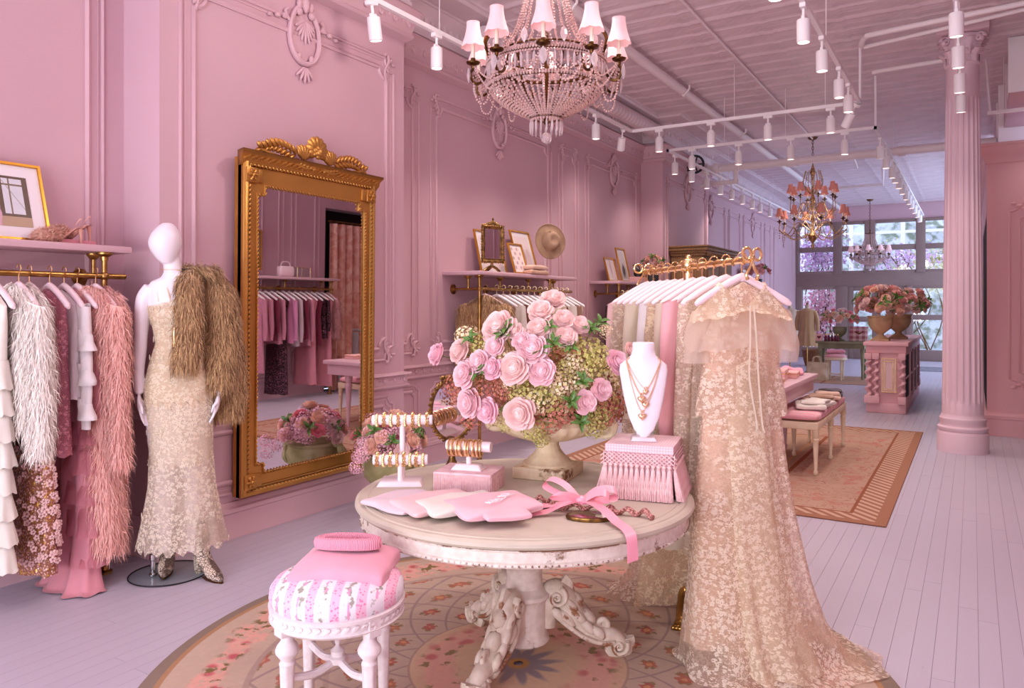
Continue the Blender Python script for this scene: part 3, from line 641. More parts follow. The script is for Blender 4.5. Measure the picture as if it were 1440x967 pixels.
def chandelier():
    t = thing('crystal_chandelier', 'large crystal basket chandelier with pale pink shades above the round table', 'chandelier', (-2.11, 3.86, 2.45), 0)
    m = MB()
    ring = lambda r, z, n=40: [(r*math.cos(k*2*PI/n), r*math.sin(k*2*PI/n), z) for k in range(n)]
    for r, z, q in ((.335, .44, .010), (.34, .30, .008), (.085, .135, .008), (.27, .5, .006), (.10, .98, .008)): m.tube(ring(r, z), q, 6, closed=True)
    for k in range(8):
        a = k*PI/4; c, s = math.cos(a), math.sin(a)
        m.tube(bez([(.33*c, .33*s, .44), (.25*c, .25*s, .24), (.09*c, .09*s, .135)], 5), .006, 5)
    m.cyl((0, 0, .1), (0, 0, 1.1), .014, 8).build('frame', K['bronze'], t)
    m = MB()
    for k in range(16):
        z = 1.1+k*.05; a = np.linspace(0, 2*PI, 10, endpoint=False); x = .016*np.cos(a); q = np.zeros(10)
        m.tube(np.stack([x if k % 2 else q, q if k % 2 else x, z+.032*np.sin(a)], 1), .0045, 5, closed=True)
    m.lathe([(.0, CEIL-2.45-.06), (.05, CEIL-2.45-.05), (.08, CEIL-2.45-.01), (.08, CEIL-2.45)], 16).build('chain', K['bronze'], t)
    b = MB()
    for k in range(56):     # basket
        a = k*2*PI/56; c, s = math.cos(a), math.sin(a)
        beads(b, bez([(.335*c, .335*s, .30), (.27*c, .27*s, .235), (.17*c, .17*s, .175), (.085*c, .085*s, .135)], 6), .0082)
    for k in range(22):     # tent
        a = k*2*PI/22; c, s = math.cos(a), math.sin(a)
        beads(b, bez([(.27*c, .27*s, .5), (.19*c, .19*s, .62), (.125*c, .125*s, .82), (.10*c, .10*s, .98)], 6), .0075)
    for z, r in ((.44, .345), (.425, .34), (.31, .345), (.455, .335), (.30, .345), (.37, .33)): beads(b, ring(r, z, 60)+ring(r, z, 60)[:1], .0078)
    beads(b, ring(.09, .14, 30)+ring(.09, .14, 30)[:1], .008); beads(b, ring(.09, .12, 30)+ring(.09, .12, 30)[:1], .008)
    NA = 10
    for k in range(NA):     # swags between the arms
        a0, a1 = k*2*PI/NA+.15, (k+1)*2*PI/NA+.15
        for dip, r in ((.10, .43), (.16, .43)):
            p = [((r-.06*math.sin(PI*q))*math.cos(a0+(a1-a0)*q), (r-.06*math.sin(PI*q))*math.sin(a0+(a1-a0)*q), .41-dip*math.sin(PI*q)) for q in np.linspace(0, 1, 9)]; beads(b, p, .0068)
        c, s = math.cos(a0), math.sin(a0)
        for sd in (-1, 1): beads(b, [(.34*c, .34*s, .45), (.34*c-sd*.02*s, .34*s+sd*.02*c, .53), (.33*c-sd*.05*s, .33*s+sd*.05*c, .45)], .007)
        beads(b, bez([(.43*c, .43*s, .34), (.41*c, .41*s, .22), (.36*c, .36*s, .20), (.33*c, .33*s, .28)], 5), .0066)
    tag(b.build('bead_strands', K['bead'], t), kind='stuff')
    for k in range(60): a = k*2*PI/60; place('crystal_prism', PRISM, t, (.35*math.cos(a), .35*math.sin(a), .415), (0, 0, a), 1.15)
    for k in range(18): a = k*2*PI/18; place('crystal_prism', PRISM, t, (.092*math.cos(a), .092*math.sin(a), .115), (0, 0, a), 1.0)
    MB().ell((0, 0, .02), .033, nu=7, nv=10).build('crystal_ball', K['crystal'], t, smooth=False)
    for k in range(NA):
        a = k*2*PI/NA+.15; c, s = math.cos(a), math.sin(a)
        arm = MB(); arm.tube(bez([(.33*c, .33*s, .43), (.37*c, .37*s, .33), (.42*c, .42*s, .31), (.445*c, .445*s, .36), (.43*c, .43*s, .39)], 6), .008, 6)
        if k % 2 == 0: arm.tube(bez([(.33*c, .33*s, .44), (.36*c, .36*s, .54), (.33*c, .33*s, .60), (.29*c, .29*s, .59)], 6), np.linspace(.006, .016, 19), 6, flat=1.5)
        t_ = arm.build('arm', K['bronze'], t)
        place('candle_cup', CUP, t_, (.43*c, .43*s, .43)); place('candle_sleeve', CANDLE, t_, (.43*c, .43*s, .44)); place('lamp_shade', SH, t_, (.43*c, .43*s, .515), (0, 0, a))
        place('crystal_drop', DROP, t, (.455*c, .455*s, .40), (0, 0, a+PI/2), .95)
        a2 = a+PI/NA; place('crystal_drop', DROP, t, (.345*math.cos(a2), .345*math.sin(a2), .55), (0, 0, a2+PI/2), .85)
    return t
ch1 = chandelier()
ch3 = dup(ch1, (-2.35, 22.3, 2.45), .2, 'dark crystal chandelier with pink shades hanging before the rear windows', scale=(1.12, 1.12, 1.0))
lamp(ch1, (0, 0, 1.15), 55)
def chandelier2():
    t = thing('brass_chandelier', 'two-tier brass chandelier with small coral shades hanging before the rear windows', 'chandelier', (-2.31, 13.6, 2.45))
    MB().lathe([(.0, .0), (.015, .01), (.03, .06), (.015, .11), (.07, .18), (.08, .24), (.03, .31), (.015, .4), (.03, .5), (.015, .6), (.015, .75), (.05, .85), (.02, .92), (.012, 1.0), (.012, 1.2), (.05, 1.3), (.02, 1.4), (.01, 1.45)], 16).build('stem', K['antbrass'], t)
    m = MB()
    for k in range(9):
        z = 1.46+k*.05; a = np.linspace(0, 2*PI, 8, endpoint=False); x = .014*np.cos(a); q = np.zeros(8); m.tube(np.stack([x if k % 2 else q, q if k % 2 else x, z+.03*np.sin(a)], 1), .005, 5, closed=True)
    m.lathe([(0, 1.84), (.06, 1.86), (.09, 1.9)], 14).build('chain', K['bronze'], t)
    b = MB()
    for (n, r, z, zc) in ((8, .54, .34, .52), (8, .36, .68, .92)):
        for k in range(n):
            a = k*2*PI/n+.4; c, s = math.cos(a), math.sin(a)
            t_ = MB().tube(bez([(.05*c, .05*s, z-.02), (r*.45*c, r*.45*s, z+.12), (r*.75*c, r*.75*s, z-.08), (r*c, r*s, z), (r*.98*c, r*.98*s, zc-.06)], 6), .0075, 6).build('arm', K['antbrass'], t)
            place('candle_cup', CUP, t_, (r*c, r*s, zc-.03), scale=1.1); place('candle_sleeve', CANDLE, t_, (r*c, r*s, zc-.02), scale=(1.2, 1.2, .9)); place('lamp_shade', SH2, t_, (r*c, r*s, zc+.05), scale=1.0)
            beads(b, bez([(r*c, r*s, z), (r*.6*c, r*.6*s, z-.16), (.1*c, .1*s, z-.08)], 5), .011)
            beads(b, [(r*c, r*s, z-.02), (r*c, r*s, z-.14)], .012)
    for k in range(10): a = k*2*PI/10; c, s = math.cos(a), math.sin(a); beads(b, bez([(.12*c, .12*s, 1.32), (.16*c, .16*s, 1.1), (.05*c, .05*s, .95)], 5), .011)
    tag(b.build('bead_strands', K['antbrass'], t), kind='stuff')
    lamp(t, (0, 0, .5), 14); return t
SH2 = SH.copy(); SH2.materials.clear(); K['coral'] = plain('coral_shade_silk', (250, 168, 150), .7); SH2.materials.append(K['coral'])
chandelier2()

# ------------------------------------------------------------------ rugs
g = Mat('round_aubusson_rug', .95, spec=.1); X, Y, Z = g.xyz(); r = (X*X+Y*Y).sqrt(); th = Y.atan2(X)
wob = g.noise(9, 4); wob2 = g.noise(26, 5)
base = g.mix(g.noise(2, 4), (212, 190, 170), (196, 172, 152))
nS = 18
A = th*(nS/(2*PI)); G = r*3.7
p, q = A+G, A-G
cp, cq = p.fract()-.5, q.fract()-.5
line = (cp.abs().max(cq.abs())).step(.455, .475)
# flower sprig at the middle of every cell
fx, fy = cp+cq, cp-cq
rad = ((fx*fx)+(fy*fy)*1.4).sqrt() + (wob2-.5)*.5
ang = fy.atan2(fx); pet = ((ang*5).sin()*.05)
flower = 1-(rad+pet).step(.23, .31); core = 1-rad.step(.09, .15)
leafm = ((fx.abs()-.30).abs()+(fy.abs()-.10).abs()*1.2 + (wob2-.5)*.5).step(.10, .17)
hue = ((p.floor()*12.98+q.floor()*78.2).sin()*43758.5).fract()
fcol = g.mix(hue, (186, 88, 88), (190, 122, 86))
tre = g.mix(line*.7, base, (160, 138, 138)); tre = g.mix((1-leafm)*.75, tre, (136, 116, 72)); tre = g.mix(flower*.85, tre, fcol); tre = g.mix(core*.8, tre, (226, 168, 120))
# garland in the outer field
gr = (r-1.24).abs() + (wob-.5)*.16 + ((th*9).sin())*.03
gar = 1-gr.step(.05, .10); blob = g.vor(13, 'F1'); gcol = g.mix(blob.step(.2, .5), (206, 104, 112), (232, 176, 160)); gcol = g.mix((g.noise(16, 3)).step(.56, .62), gcol, (128, 112, 70))
field = g.mix(gar*(wob2.step(.36, .5)), base, gcol)
# medallion
med = (r-(((th*12).sin()*.5+.5)*.08+.10)+(wob-.5)*.06).step(-.03, .03); mcol = g.mix(med, (158, 146, 148), (222, 192, 160)); mcol = g.mix((1-r.step(.03, .06)), mcol, (206, 160, 90))
mring = 1-((r-.34).abs()+(wob-.5)*.14).step(.04, .10); mcol = g.mix(mring*.8, mcol, gcol); mcol = g.mix((1-(r-.46).abs().step(.008, .016))*.6, mcol, (160, 132, 130))
col = g.mix(r.step(.455, .46), mcol, tre); col = g.mix(r.step(1.075, 1.08), col, field); col = g.mix((1-(r-1.085).abs().step(.010, .018))*.6, col, (172, 146, 138)); col = g.mix((1-(r-.78).abs().step(.008, .014))*.4, col, (172, 146, 138))
col = g.mix(r.step(1.415, 1.42), col, (184, 142, 106)); col = g.mix(r.step(1.438, 1.445), col, (146, 130, 116))
wvv = g.wave(160, 1, None, 'X'); g.set('Base Color', g.mix(g.noise(40, 4)*.25, col, (120, 92, 78))); g.bump(wvv+g.noise(60), .2, .002); K['rug1'] = g.m
a = np.linspace(0, 2*PI, 96, endpoint=False)
m = MB(); P = [np.stack([rr*np.cos(a)*(1+.006*np.sin(5*a)), rr*np.sin(a)*(1+.006*np.cos(3*a)), np.full(96, z)], 1) for rr, z in ((1.50, .0), (1.5, .006), (1.49, .009), (1.2, .01), (.6, .01), (.02, .01))]
m.surf(np.array(P)[:, ::-1], cv=True); tag(m.build('round_rug', K['rug1'], loc=(-1.62, 2.72, .0015)), 'round beige floral rug with rose trellis under the pedestal table', 'rug')
g = Mat('brown_aubusson_rug', .95, spec=.1); X, Y, Z = g.xyz(); ex = 1.49-X.abs(); ey = 2.25-Y.abs(); e_ = ex.min(ey)
nv_ = g.noise(1.8, 3); scr = g.noise(3.2, 3, .5, dist=1.6); lines = ((scr*9).fract()-.5).abs().step(.40, .46); blot = g.noise(5, 5).step(.55, .62)
base = g.mix(nv_, (196, 162, 142), (180, 146, 126)); fld = g.mix(lines*.7, base, (158, 98, 78)); fld = g.mix(blot*.5, fld, (186, 112, 98))
inner = g.mix(nv_, (188, 154, 132), (176, 142, 120)); inner = g.mix(lines*.3, inner, (140, 88, 64))
col = g.mix(e_.step(.95, .96), fld, inner); col = g.mix((1-(e_-.92).abs().step(.018, .024)), col, (152, 92, 66)); col = g.mix((1-(e_-1.02).abs().step(.012, .018)), col, (196, 150, 112))
teeth = ((X+Y)*9.5).fract().step(.42, .58); bord = g.mix(teeth, (160, 112, 92), (204, 170, 146)); col = g.mix(1-e_.step(.24, .245), col, bord)
col = g.mix(1-(e_-.25).abs().step(.010, .014), col, (150, 94, 70)); col = g.mix(1-e_.step(.075, .08), col, (164, 118, 94)); g.set('Base Color', col); g.bump(g.noise(70), .2, .002); K['rug2'] = g.m
tag(MB().box(-1.49, 1.49, -2.25, 2.25, 0, .009, .004).build('brown_rug', K['rug2'], loc=(-1.99, 7.95, .0015)), 'rectangular brown scroll-patterned rug under the bench and long table', 'rug')
K['rug3'] = plain('grey_doormat', (150, 146, 156), .95, col2=(120, 118, 130), scale=12)
tag(MB().box(-.55, .3, -.7, .7, 0, .008, .003).build('door_mat', K['rug3'], loc=(-.55, 20.5, .0015)), 'grey mat on the floor before the rear doors', 'mat')
tag(MB().box(-1.0, .8, -.9, .9, 0, .008, .003).build('small_rug', K['rug2'], loc=(-1.95, 16.6, .0015)), 'small brown rug under the green table and tufted stool', 'rug')
# ================================================================== gilt mirror, round table, stool and the table display
def frame_sweep(poly2, prof, to3):
    """sweep a (out, up) profile round a closed 2D polygon with mitred corners; to3(a, b, h) -> xyz"""
    p = np.array(poly2, float); n = len(p); P = []
    for i in range(n):
        d0 = p[i]-p[i-1]; d1 = p[(i+1) % n]-p[i]; d0 /= np.linalg.norm(d0); d1 /= np.linalg.norm(d1)
        n0 = np.array((d0[1], -d0[0])); n1 = np.array((d1[1], -d1[0])); m = (n0+n1)/(1+n0@n1)
        P.append([to3(p[i][0]+o*m[0], p[i][1]+o*m[1], h) for o, h in prof])
    return np.array(P)
# ---- gilt wall mirror (local: x = along the wall, y = towards the room is -y, z up)
mi = thing('gilt_mirror', 'tall carved gilt mirror with flower crest on the pink panelled wall', 'mirror', (-4.045, 3.875, .27), PI/2)
mi.rotation_euler = (.010, 0, PI/2)
W2, Hm = .625, 2.19
to3 = lambda a, b, h: (a, -h, b)
outer = [(-W2, 0), (W2, 0), (W2, Hm), (-W2, Hm)]
n_ = .065
def notched(x, z0, z1, k): return [(-x+k, z0), (x-k, z0), (x-k, z0+k), (x, z0+k), (x, z1-k), (x-k, z1-k), (x-k, z1), (-x+k, z1), (-x+k, z1-k), (-x, z1-k), (-x, z0+k), (-x+k, z0+k)]
IN = notched(.505, .135, Hm-.175, .062)
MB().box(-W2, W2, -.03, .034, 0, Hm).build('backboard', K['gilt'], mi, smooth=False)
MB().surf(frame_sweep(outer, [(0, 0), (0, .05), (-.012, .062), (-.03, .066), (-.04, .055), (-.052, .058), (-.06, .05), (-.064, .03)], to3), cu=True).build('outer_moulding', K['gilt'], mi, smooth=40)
# flat inner border (strip between outer and notched glass opening), built as boxes
m = MB()
for (x0, x1, z0, z1) in ((-W2+.06, -.505, .06, Hm-.06), (.505, W2-.06, .06, Hm-.06), (-.505, .505, .06, .135), (-.505, .505, Hm-.175, Hm-.06)):
    m.box(x0, x1, -.045, -.01, z0, z1)
for sx in (-1, 1):
    for z0, z1 in ((.135, .135+.062), (Hm-.175-.062, Hm-.175)): m.box(min(sx*.443, sx*.505), max(sx*.443, sx*.505), -.045, -.01, z0, z1)
m.build('inner_border', K['gilt'], mi, smooth=False)
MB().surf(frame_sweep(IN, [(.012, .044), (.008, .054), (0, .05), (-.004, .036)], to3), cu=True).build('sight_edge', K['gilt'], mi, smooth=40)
MB().box(-.51, .51, -.036, -.032, .13, Hm-.17).build('mirror_glass', K['mirror'], mi, smooth=False)
# rope beads round the opening and round the outer edge
b = MB()
def run(pts, step, el, jit=0):
    pts = np.array(pts + pts[:1], float)
    for a, c in zip(pts[:-1], pts[1:]):
        L = np.linalg.norm(c-a); k = max(1, int(L/step)); ang = math.atan2(c[1]-a[1], c[0]-a[0])
        for i in range(k):
            q = a+(c-a)*(i+.5)/k; b.merge(el, TR(q[0], -.055, q[1]) @ Matrix.Rotation(-ang, 4, 'Y') @ Matrix.Rotation(.6, 4, 'Y'))
run([(x*1.012, z) for x, z in IN], .026, MB().ell((0, 0, 0), .013, .007, .006, 4, 6))
run([(-W2+.046, .03), (W2-.046, .03), (W2-.046, Hm-.05), (-W2+.046, Hm-.05)], .03, MB().ell((0, 0, 0), .016, .010, .009, 4, 6))
tag(b.build('carved_beading', K['gilt'], mi), kind='stuff')
for sx in (-1, 1):
    for z, dz in ((.095, 1), (Hm-.115, -1)):
        q = MB().box(sx*.565-.05, sx*.565+.05, -.07, -.04, z-.05, z+.05, .01); q.box(sx*.50-.035, sx*.50+.035, -.062, -.04, z-.045, z+.045, .01)
        for k in range(6): t = k*PI/3; q.ell((sx*.565+.024*math.cos(t), -.075, z+.024*math.sin(t)), .02, .012, .011, 4, 6, TR(ry=-t))
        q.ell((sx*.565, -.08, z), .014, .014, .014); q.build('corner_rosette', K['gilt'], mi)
# cornice
pr = [(.0, 0), (.045, 0), (.05, .012), (.066, .03), (.072, .06), (.10, .085), (.10, .10), (.0, .10)]
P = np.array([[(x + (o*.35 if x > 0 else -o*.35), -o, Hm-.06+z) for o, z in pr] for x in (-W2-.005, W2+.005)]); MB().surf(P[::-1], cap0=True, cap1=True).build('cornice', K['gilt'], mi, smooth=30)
b = MB(); el = MB()
for k in range(4): el.ell((.012*k-.02, -.002*k, .004+.006*k), .007, .009, .016, 4, 6, TR(ry=.5))
for k in range(26): b.merge(el, TR(-.61+k*.0488, -.073, Hm-.015))
tag(b.build('carved_leaves', K['gilt'], mi), kind='stuff')
# crest: flower, two shells, laurel sprays
cr = MB(); ez = Hm+.045
def petal_el(x, y, z, L, w, a): cr.ell((x+L*.5*math.cos(a), y, z+L*.5*math.sin(a)), L*.55, .018, w, 5, 7, TR(ry=-a))
for k in range(9): a = -.3+k*.47; petal_el(0, -.06, ez+.085, .105, .038, a)
for k in range(7): petal_el(0, -.075, ez+.075, .05, .02, k*.9)
cr.ell((0, -.085, ez+.075), .03, .025, .03)
for s in (-1, 1):
    for k in range(5): petal_el(s*.13, -.06, ez+.01, .10, .026, PI/2+s*.15-s*(k-2)*.34)
    for k in range(9):
        x = s*(.19+.037*k); z = ez+.035+.055*math.sin(min(1, k/7)*PI*.75)-.006*k
        for q in (-1, 1): petal_el(x, -.05-.008*q, z, .075-.003*k, .017, (0 if s > 0 else PI)+s*(.75*q+.1))
    cr.tube(bez([(s*.02, -.08, ez-.02), (s*.12, -.08, ez-.055), (s*.22, -.075, ez-.03), (s*.5, -.05, ez+.02)], 6), .010, 6)
    for k in range(5): cr.ell((s*(.05+.03*k), -.085, ez-.05+.006*k), .017, .014, .013, 4, 6)
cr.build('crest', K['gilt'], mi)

# ---- round pedestal table
TX, TY = -1.626, 2.78
tb = thing('pedestal_table', 'round chipped-white pedestal table with three carved scroll feet', 'table', (TX, TY, .0115), math.radians(33.5))
H = .7085
MB().lathe([(0, H), (.640, H), (.643, H-.003), (.649, H-.003), (.652, H), (.672, H), (.675, H-.004), (.690, H-.004), (.702, H-.012), (.704, H-.024), (.695, H-.034), (.676, H-.04), (0, H-.04)], 96).build('table_top', K['oldwhite_top'], tb, smooth=30)
MB().lathe([(.66, H-.105), (.676, H-.102), (.682, H-.096), (.680, H-.088), (.672, H-.084), (.672, H-.05), (.680, H-.046), (.682, H-.04), (.60, H-.04), (.60, H-.105), (.66, H-.105)], 96, cap=False).build('apron', K['oldwhite'], tb, smooth=30)
b = MB(); bd = MB().ell((0, 0, 0), .0042, nu=3, nv=5)
for k in range(190): a = k*2*PI/190; b.merge(bd, TR(.682*math.cos(a), .682*math.sin(a), H-.092))
tag(b.build('apron_beading', K['oldwhite'], tb), kind='stuff')
MB().lathe([(.17, H-.115), (.17, H-.16), (.15, H-.18), (.12, H-.24), (.118, H-.25), (.124, H-.262), (.118, H-.285), (.108, H-.30), (.09, H-.31), (.078, H-.33), (.075, H-.365), (.08, H-.40), (.098, H-.418), (.112, H-.425), (.112, H-.44), (.103, H-.447), (.098, H-.46), (.098, H-.60), (.104, H-.607), (.106, H-.625), (.096, H-.635), (.06, H-.65), (0, H-.65)], 40).build('pedestal', K['oldwhite'], tb, smooth=35)
def scroll(mb, cx, cz, r, turns, w, dirn=1, a0=0, n=30):
    t = np.linspace(0, turns*2*PI, n); rr = r*np.exp(-.16*t)
    mb.tube(np.stack([cx+rr*np.cos(a0+dirn*t), np.zeros(n), cz+rr*np.sin(a0+dirn*t)], 1), np.linspace(.02, .009, n)*r/.05, 8, flat=w/.02, up=(0, 1, 0))
def foot():
    m = MB()
    path = bez([(.085, 0, .14), (.10, 0, .25), (.135, 0, .285), (.175, 0, .25), (.20, 0, .20), (.25, 0, .13), (.31, 0, .09), (.37, 0, .085), (.41, 0, .055), (.425, 0, .025)], 6)
    rad = np.interp(np.linspace(0, 1, len(path)), [0, .2, .4, .6, .8, 1], [.05, .045, .048, .042, .034, .026])
    m.tube(path, rad, 12, flat=1.05, up=(0, 1, 0))
    scroll(m, .13, .27, .05, 1.6, .048, -1, 1.2); scroll(m, .395, .05, .046, 1.8, .042, -1, .6)
    for s in (-1, 1):
        scr = MB(); scroll(scr, .135, .265, .045, 1.7, .012, -1, 1.2); scr.xf(TR(0, s*.045, 0)); m.merge(scr)
        scr = MB(); scroll(scr, .398, .05, .042, 1.8, .012, -1, .6); scr.xf(TR(0, s*.032, 0)); m.merge(scr)
        for (x, z, L) in ((.19, .235, .05), (.225, .185, .05), (.265, .14, .045), (.31, .115, .04), (.18, .175, .05), (.145, .19, .05)):
            m.ell((x, s*.038, z), L, .018, .020, 5, 8, TR(ry=.8)); 
        m.tube(bez([(.12, s*.04, .20), (.18, s*.05, .15), (.25, s*.045, .10), (.33, s*.04, .07), (.38, s*.035, .07)], 5), .010, 6)
    scroll(m, .33, .135, .028, 1.4, .03, 1, -1.2); m.ell((.215, 0, .245), .05, .034, .03, 5, 8, TR(ry=.7)); m.ell((.27, 0, .17), .05, .034, .025, 5, 8, TR(ry=.8))
    return m
FT = foot().mesh('foot', K['carved'], 60)
for k in range(3): place('foot', FT, tb, (0, 0, 0), (0, 0, k*2*PI/3))

# ---- cloth helpers
def knit(name, col, col2=None, sc=160, bump=.15):
    g = Mat(name, .9, spec=.15); g.set('Base Color', g.mix(g.noise(12, 3), col, col2 or tuple(int(c*.93) for c in col))); g.set('Sheen Weight', .25); g.bump(g.noise(sc, 3), bump, .003); return g.m
def fold(w, l, h, seed=0, nu=26, nv=22, droop=None, wav=.006, skew=0, tap=0):
    """a folded garment: soft slab with rounded rim, slightly wavy, lying on z=0"""
    R = random.Random(seed); ph = [R.random()*6 for _ in range(6)]; m = MB(); P = []
    t = np.linspace(-PI, PI, nv*2, endpoint=False)
    for fi in np.linspace(-1.53, 1.53, nu):
        u = math.copysign(abs(math.sin(fi))**.4, fi); rc = math.cos(fi)**.05; zf = math.cos(fi)**.4; row = []
        for a in t:
            ca, sa = math.cos(a), math.sin(a)
            y = math.copysign(abs(ca)**.35, ca)*l/2*rc*(1-tap*u); z = math.copysign(abs(sa)**.6, sa)*h/2*zf+h/2
            x = u*w/2 + skew*y
            up = 1 if sa > 0 else .15
            z += up*wav*(math.sin(x*31+ph[0])*math.cos(y*23+ph[1])+.7*math.sin(x*17-y*29+ph[2])); x += .004*math.sin(y*40+ph[3]); y += .004*math.sin(x*35+ph[4])
            row.append((x, y, max(.0005, z)))
        P.append(row)
    P = np.array(P)
    if droop: P[..., 2] += droop(P[..., 0], P[..., 1])
    return m.surf(P[:, ::-1], cv=True, cap0=True, cap1=True)
def strip(path, wid, n2=3, curl=0):
    """ribbon along path; wid = per-point half-width vectors"""
    p = np.array(path, float); w = np.array(wid, float)
    if w.ndim == 1: w = np.repeat(w[None], len(p), 0)
    return np.stack([p + w*s for s in np.linspace(-1, 1, n2)], 1)

# ---- round stool
K['ticking'] = None
g = Mat('floral_stripe_linen', .85, spec=.15); X, Y, Z = g.xyz(); s = (X*13.0).fract(); n1 = g.noise(60, 3); n2 = g.noise(22, 3)
stripe = 1-((s-.5).abs()).step(.17, .20); dots = 1-g.vor(95, 'F1').step(.28, .42)
c0 = g.mix(n2, (244, 238, 242), (236, 230, 238)); c1 = g.mix(dots, (246, 196, 218), (240, 140, 178)); col = g.mix(stripe, c0, c1)
off = (s+.5).fract()-.5; yy = (Y*9+(X*13).floor()*.37).fract()-.5
rose = 1-((off*off*3.2+yy*yy*2).sqrt()+(n1-.5)*.22).step(.13, .2); vine = 1-((off*1.0+(Y*75).sin()*.10).abs()+(n1-.5)*.5).step(.05, .14)
col = g.mix(vine*(1-stripe)*.8*g.noise(48, 2).step(.44, .56), col, (136, 132, 108)); col = g.mix(rose*(1-stripe)*.9, col, (240, 158, 200)); g.set('Base Color', col); g.bump(g.noise(300, 2), .1, .001); K['ticking'] = g.m
SX, SY = -1.823, 1.877
st = thing('round_stool', 'round white carved stool with pink floral striped cushion beside the pedestal table', 'stool', (SX, SY, .0115), math.radians(31.2))
MB().lathe([(.205, .455), (.217, .462), (.222, .468), (.215, .474), (.214, .495), (.222, .50), (.224, .51), (.215, .515), (.19, .515), (.19, .455), (.205, .455)], 64, cap=False).build('seat_rail', K['stoolwhite'], st, smooth=35)
b = MB(); el = MB().ell((0, 0, 0), .006, .016, .008, 4, 6, TR(rx=.5))
for k in range(46): a = k*2*PI/46; b.merge(el, Matrix.Rotation(a, 4, 'Z') @ TR(.216, 0, .485))
tag(b.build('carved_leaf_band', K['stoolwhite'], st), kind='stuff')
MB().lathe([(.19, .505), (.214, .515), (.222, .535), (.219, .56), (.205, .58), (.17, .597), (.1, .608), (.0, .612)], 56).build('cushion', K['ticking'], st, smooth=80)
LEG = MB().lathe([(.012, 0), (.016, .006), (.017, .03), (.013, .036), (.015, .045), (.024, .34), (.026, .352), (.021, .36), (.022, .366), (.036, .385), (.038, .395), (.032, .41), (.02, .425), (.02, .445)], 36, flute=lambda a, z: 1-.10*((np.sin(a*6) > 0)[None]*((z > .05) & (z < .345))[:, None])).mesh('leg', K['stoolwhite'], 40)
for k in range(4):
    a = PI/4+k*PI/2; c, s_ = math.cos(a), math.sin(a)
    place('leg', LEG, st, (.185*c, .185*s_, 0), (0, 0, a))
    MB().box(-.024, .024, -.024, .026, .442, .506, .003).ell((0, .0, .474), .01, .03, .018).build('leg_block', K['stoolwhite'], st, loc=(.193*c, .193*s_, 0), rot=a-PI/2)
m = MB()
for k in range(2):
    a = PI/4+k*PI/2; m.tube(bez([(.175*math.cos(a), .175*math.sin(a), .30), (.09*math.cos(a), .09*math.sin(a), .285), (0, 0, .30), (-.09*math.cos(a), -.09*math.sin(a), .285), (-.175*math.cos(a), -.175*math.sin(a), .30)], 5), .013, 8)
m.build('stretcher', K['stoolwhite'], st)
MB().lathe([(.03, .295), (.03, .312), (.022, .318), (.024, .335), (.012, .345), (.007, .352), (.011, .365), (.006, .375), (0, .378)], 16).build('finial', K['stoolwhite'], st)
K['pinkknit'] = knit('bubblegum_pink_knit', (243, 172, 190)); K['ribknit'] = None
g = Mat('ribbed_pink_knit', .9, spec=.15); wv = g.wave(55, 0, None, 'X', 0); g.set('Base Color', g.mix(wv, (226, 142, 164), (246, 178, 196))); g.bump(wv, .6, .004); K['ribknit'] = g.m
sw = thing('folded_turtleneck', 'bubblegum pink folded turtleneck sweater on the round stool', 'sweater', (SX+.005, SY+.035, .622), math.radians(28))
fold(.315, .27, .062, 3, droop=lambda x, y: -.9*(x*x+np.minimum(0, y+.02)**2*1.2)-.012).build('folded_body', K['pinkknit'], sw, smooth=80)
t = np.linspace(0, 2*PI, 40, endpoint=False)
m = MB(); P = [np.stack([(.106+dr)*np.sign(np.cos(t))*np.abs(np.cos(t))**.8, .02+(.04+dr)*np.sin(t), np.full(40, .058+z)-.35*((.09*np.cos(t))**2)], 1) for dr, z in ((-.022, .028), (-.006, .036), (.008, .03), (.012, .015), (.008, -.002))]
P += [np.stack([.088*np.sign(np.cos(t))*np.abs(np.cos(t))**.8, .03+.012*np.sin(t), np.full(40, .064)-.35*((.07*np.cos(t))**2)], 1)]
P = [P[-1]]+P[:-1]; m.surf(np.array(P), cv=True, cap0=True); m.build('rolled_collar', K['ribknit'], sw, smooth=80)

# ---- table display (table top at z = .72)
TT = .7205
K['porcelain'] = plain('glossy_blush_white', (248, 232, 236), .2)
CA = math.atan(648/1068)                    # heading of the shop's long axis as laid out on the table
tb_ = thing('bracelet_stand', 'two-bar white bracelet stand at the edge of the table', 'jewellery stand', (-2.145, 2.60, TT), math.radians(32))
MB().box(-.10, .10, -.075, .075, 0, .022, .004, taper=(.86, .82)).build('base', K['porcelain'], tb_, smooth=30)
MB().cyl((0, .03, .02), (0, .03, .262), .0125, 14).cyl((0, -.035, .02), (0, -.035, .10), .0125, 14).build('post', K['porcelain'], tb_)
for (y, z, w_) in ((.03, .275, .133), (-.035, .112, .118)): MB().lathe([(0, -w_), (.021, -w_), (.0225, -w_+.002), (.0225, w_-.002), (.021, w_), (0, w_)], 22, M=TR(0, y, z, ry=PI/2)).build('bar', K['porcelain'], tb_, smooth=40)
tb2 = thing('bracelet_stand', 'single-bar white bracelet stand on the small fringed pink box', 'jewellery stand', (-1.845, 2.685, TT+.082), math.radians(15))
MB().box(-.07, .07, -.045, .045, 0, .024, .004, taper=(.72, .6)).build('base', K['porcelain'], tb2, smooth=30)
MB().cyl((0, 0, .02), (0, 0, .085), .012, 14).build('post', K['porcelain'], tb2)
MB().lathe([(0, -.1), (.021, -.1), (.0225, -.097), (.0225, .097), (.021, .1), (0, .1)], 22, M=TR(0, 0, .098, ry=PI/2)).build('bar', K['porcelain'], tb2, smooth=40)
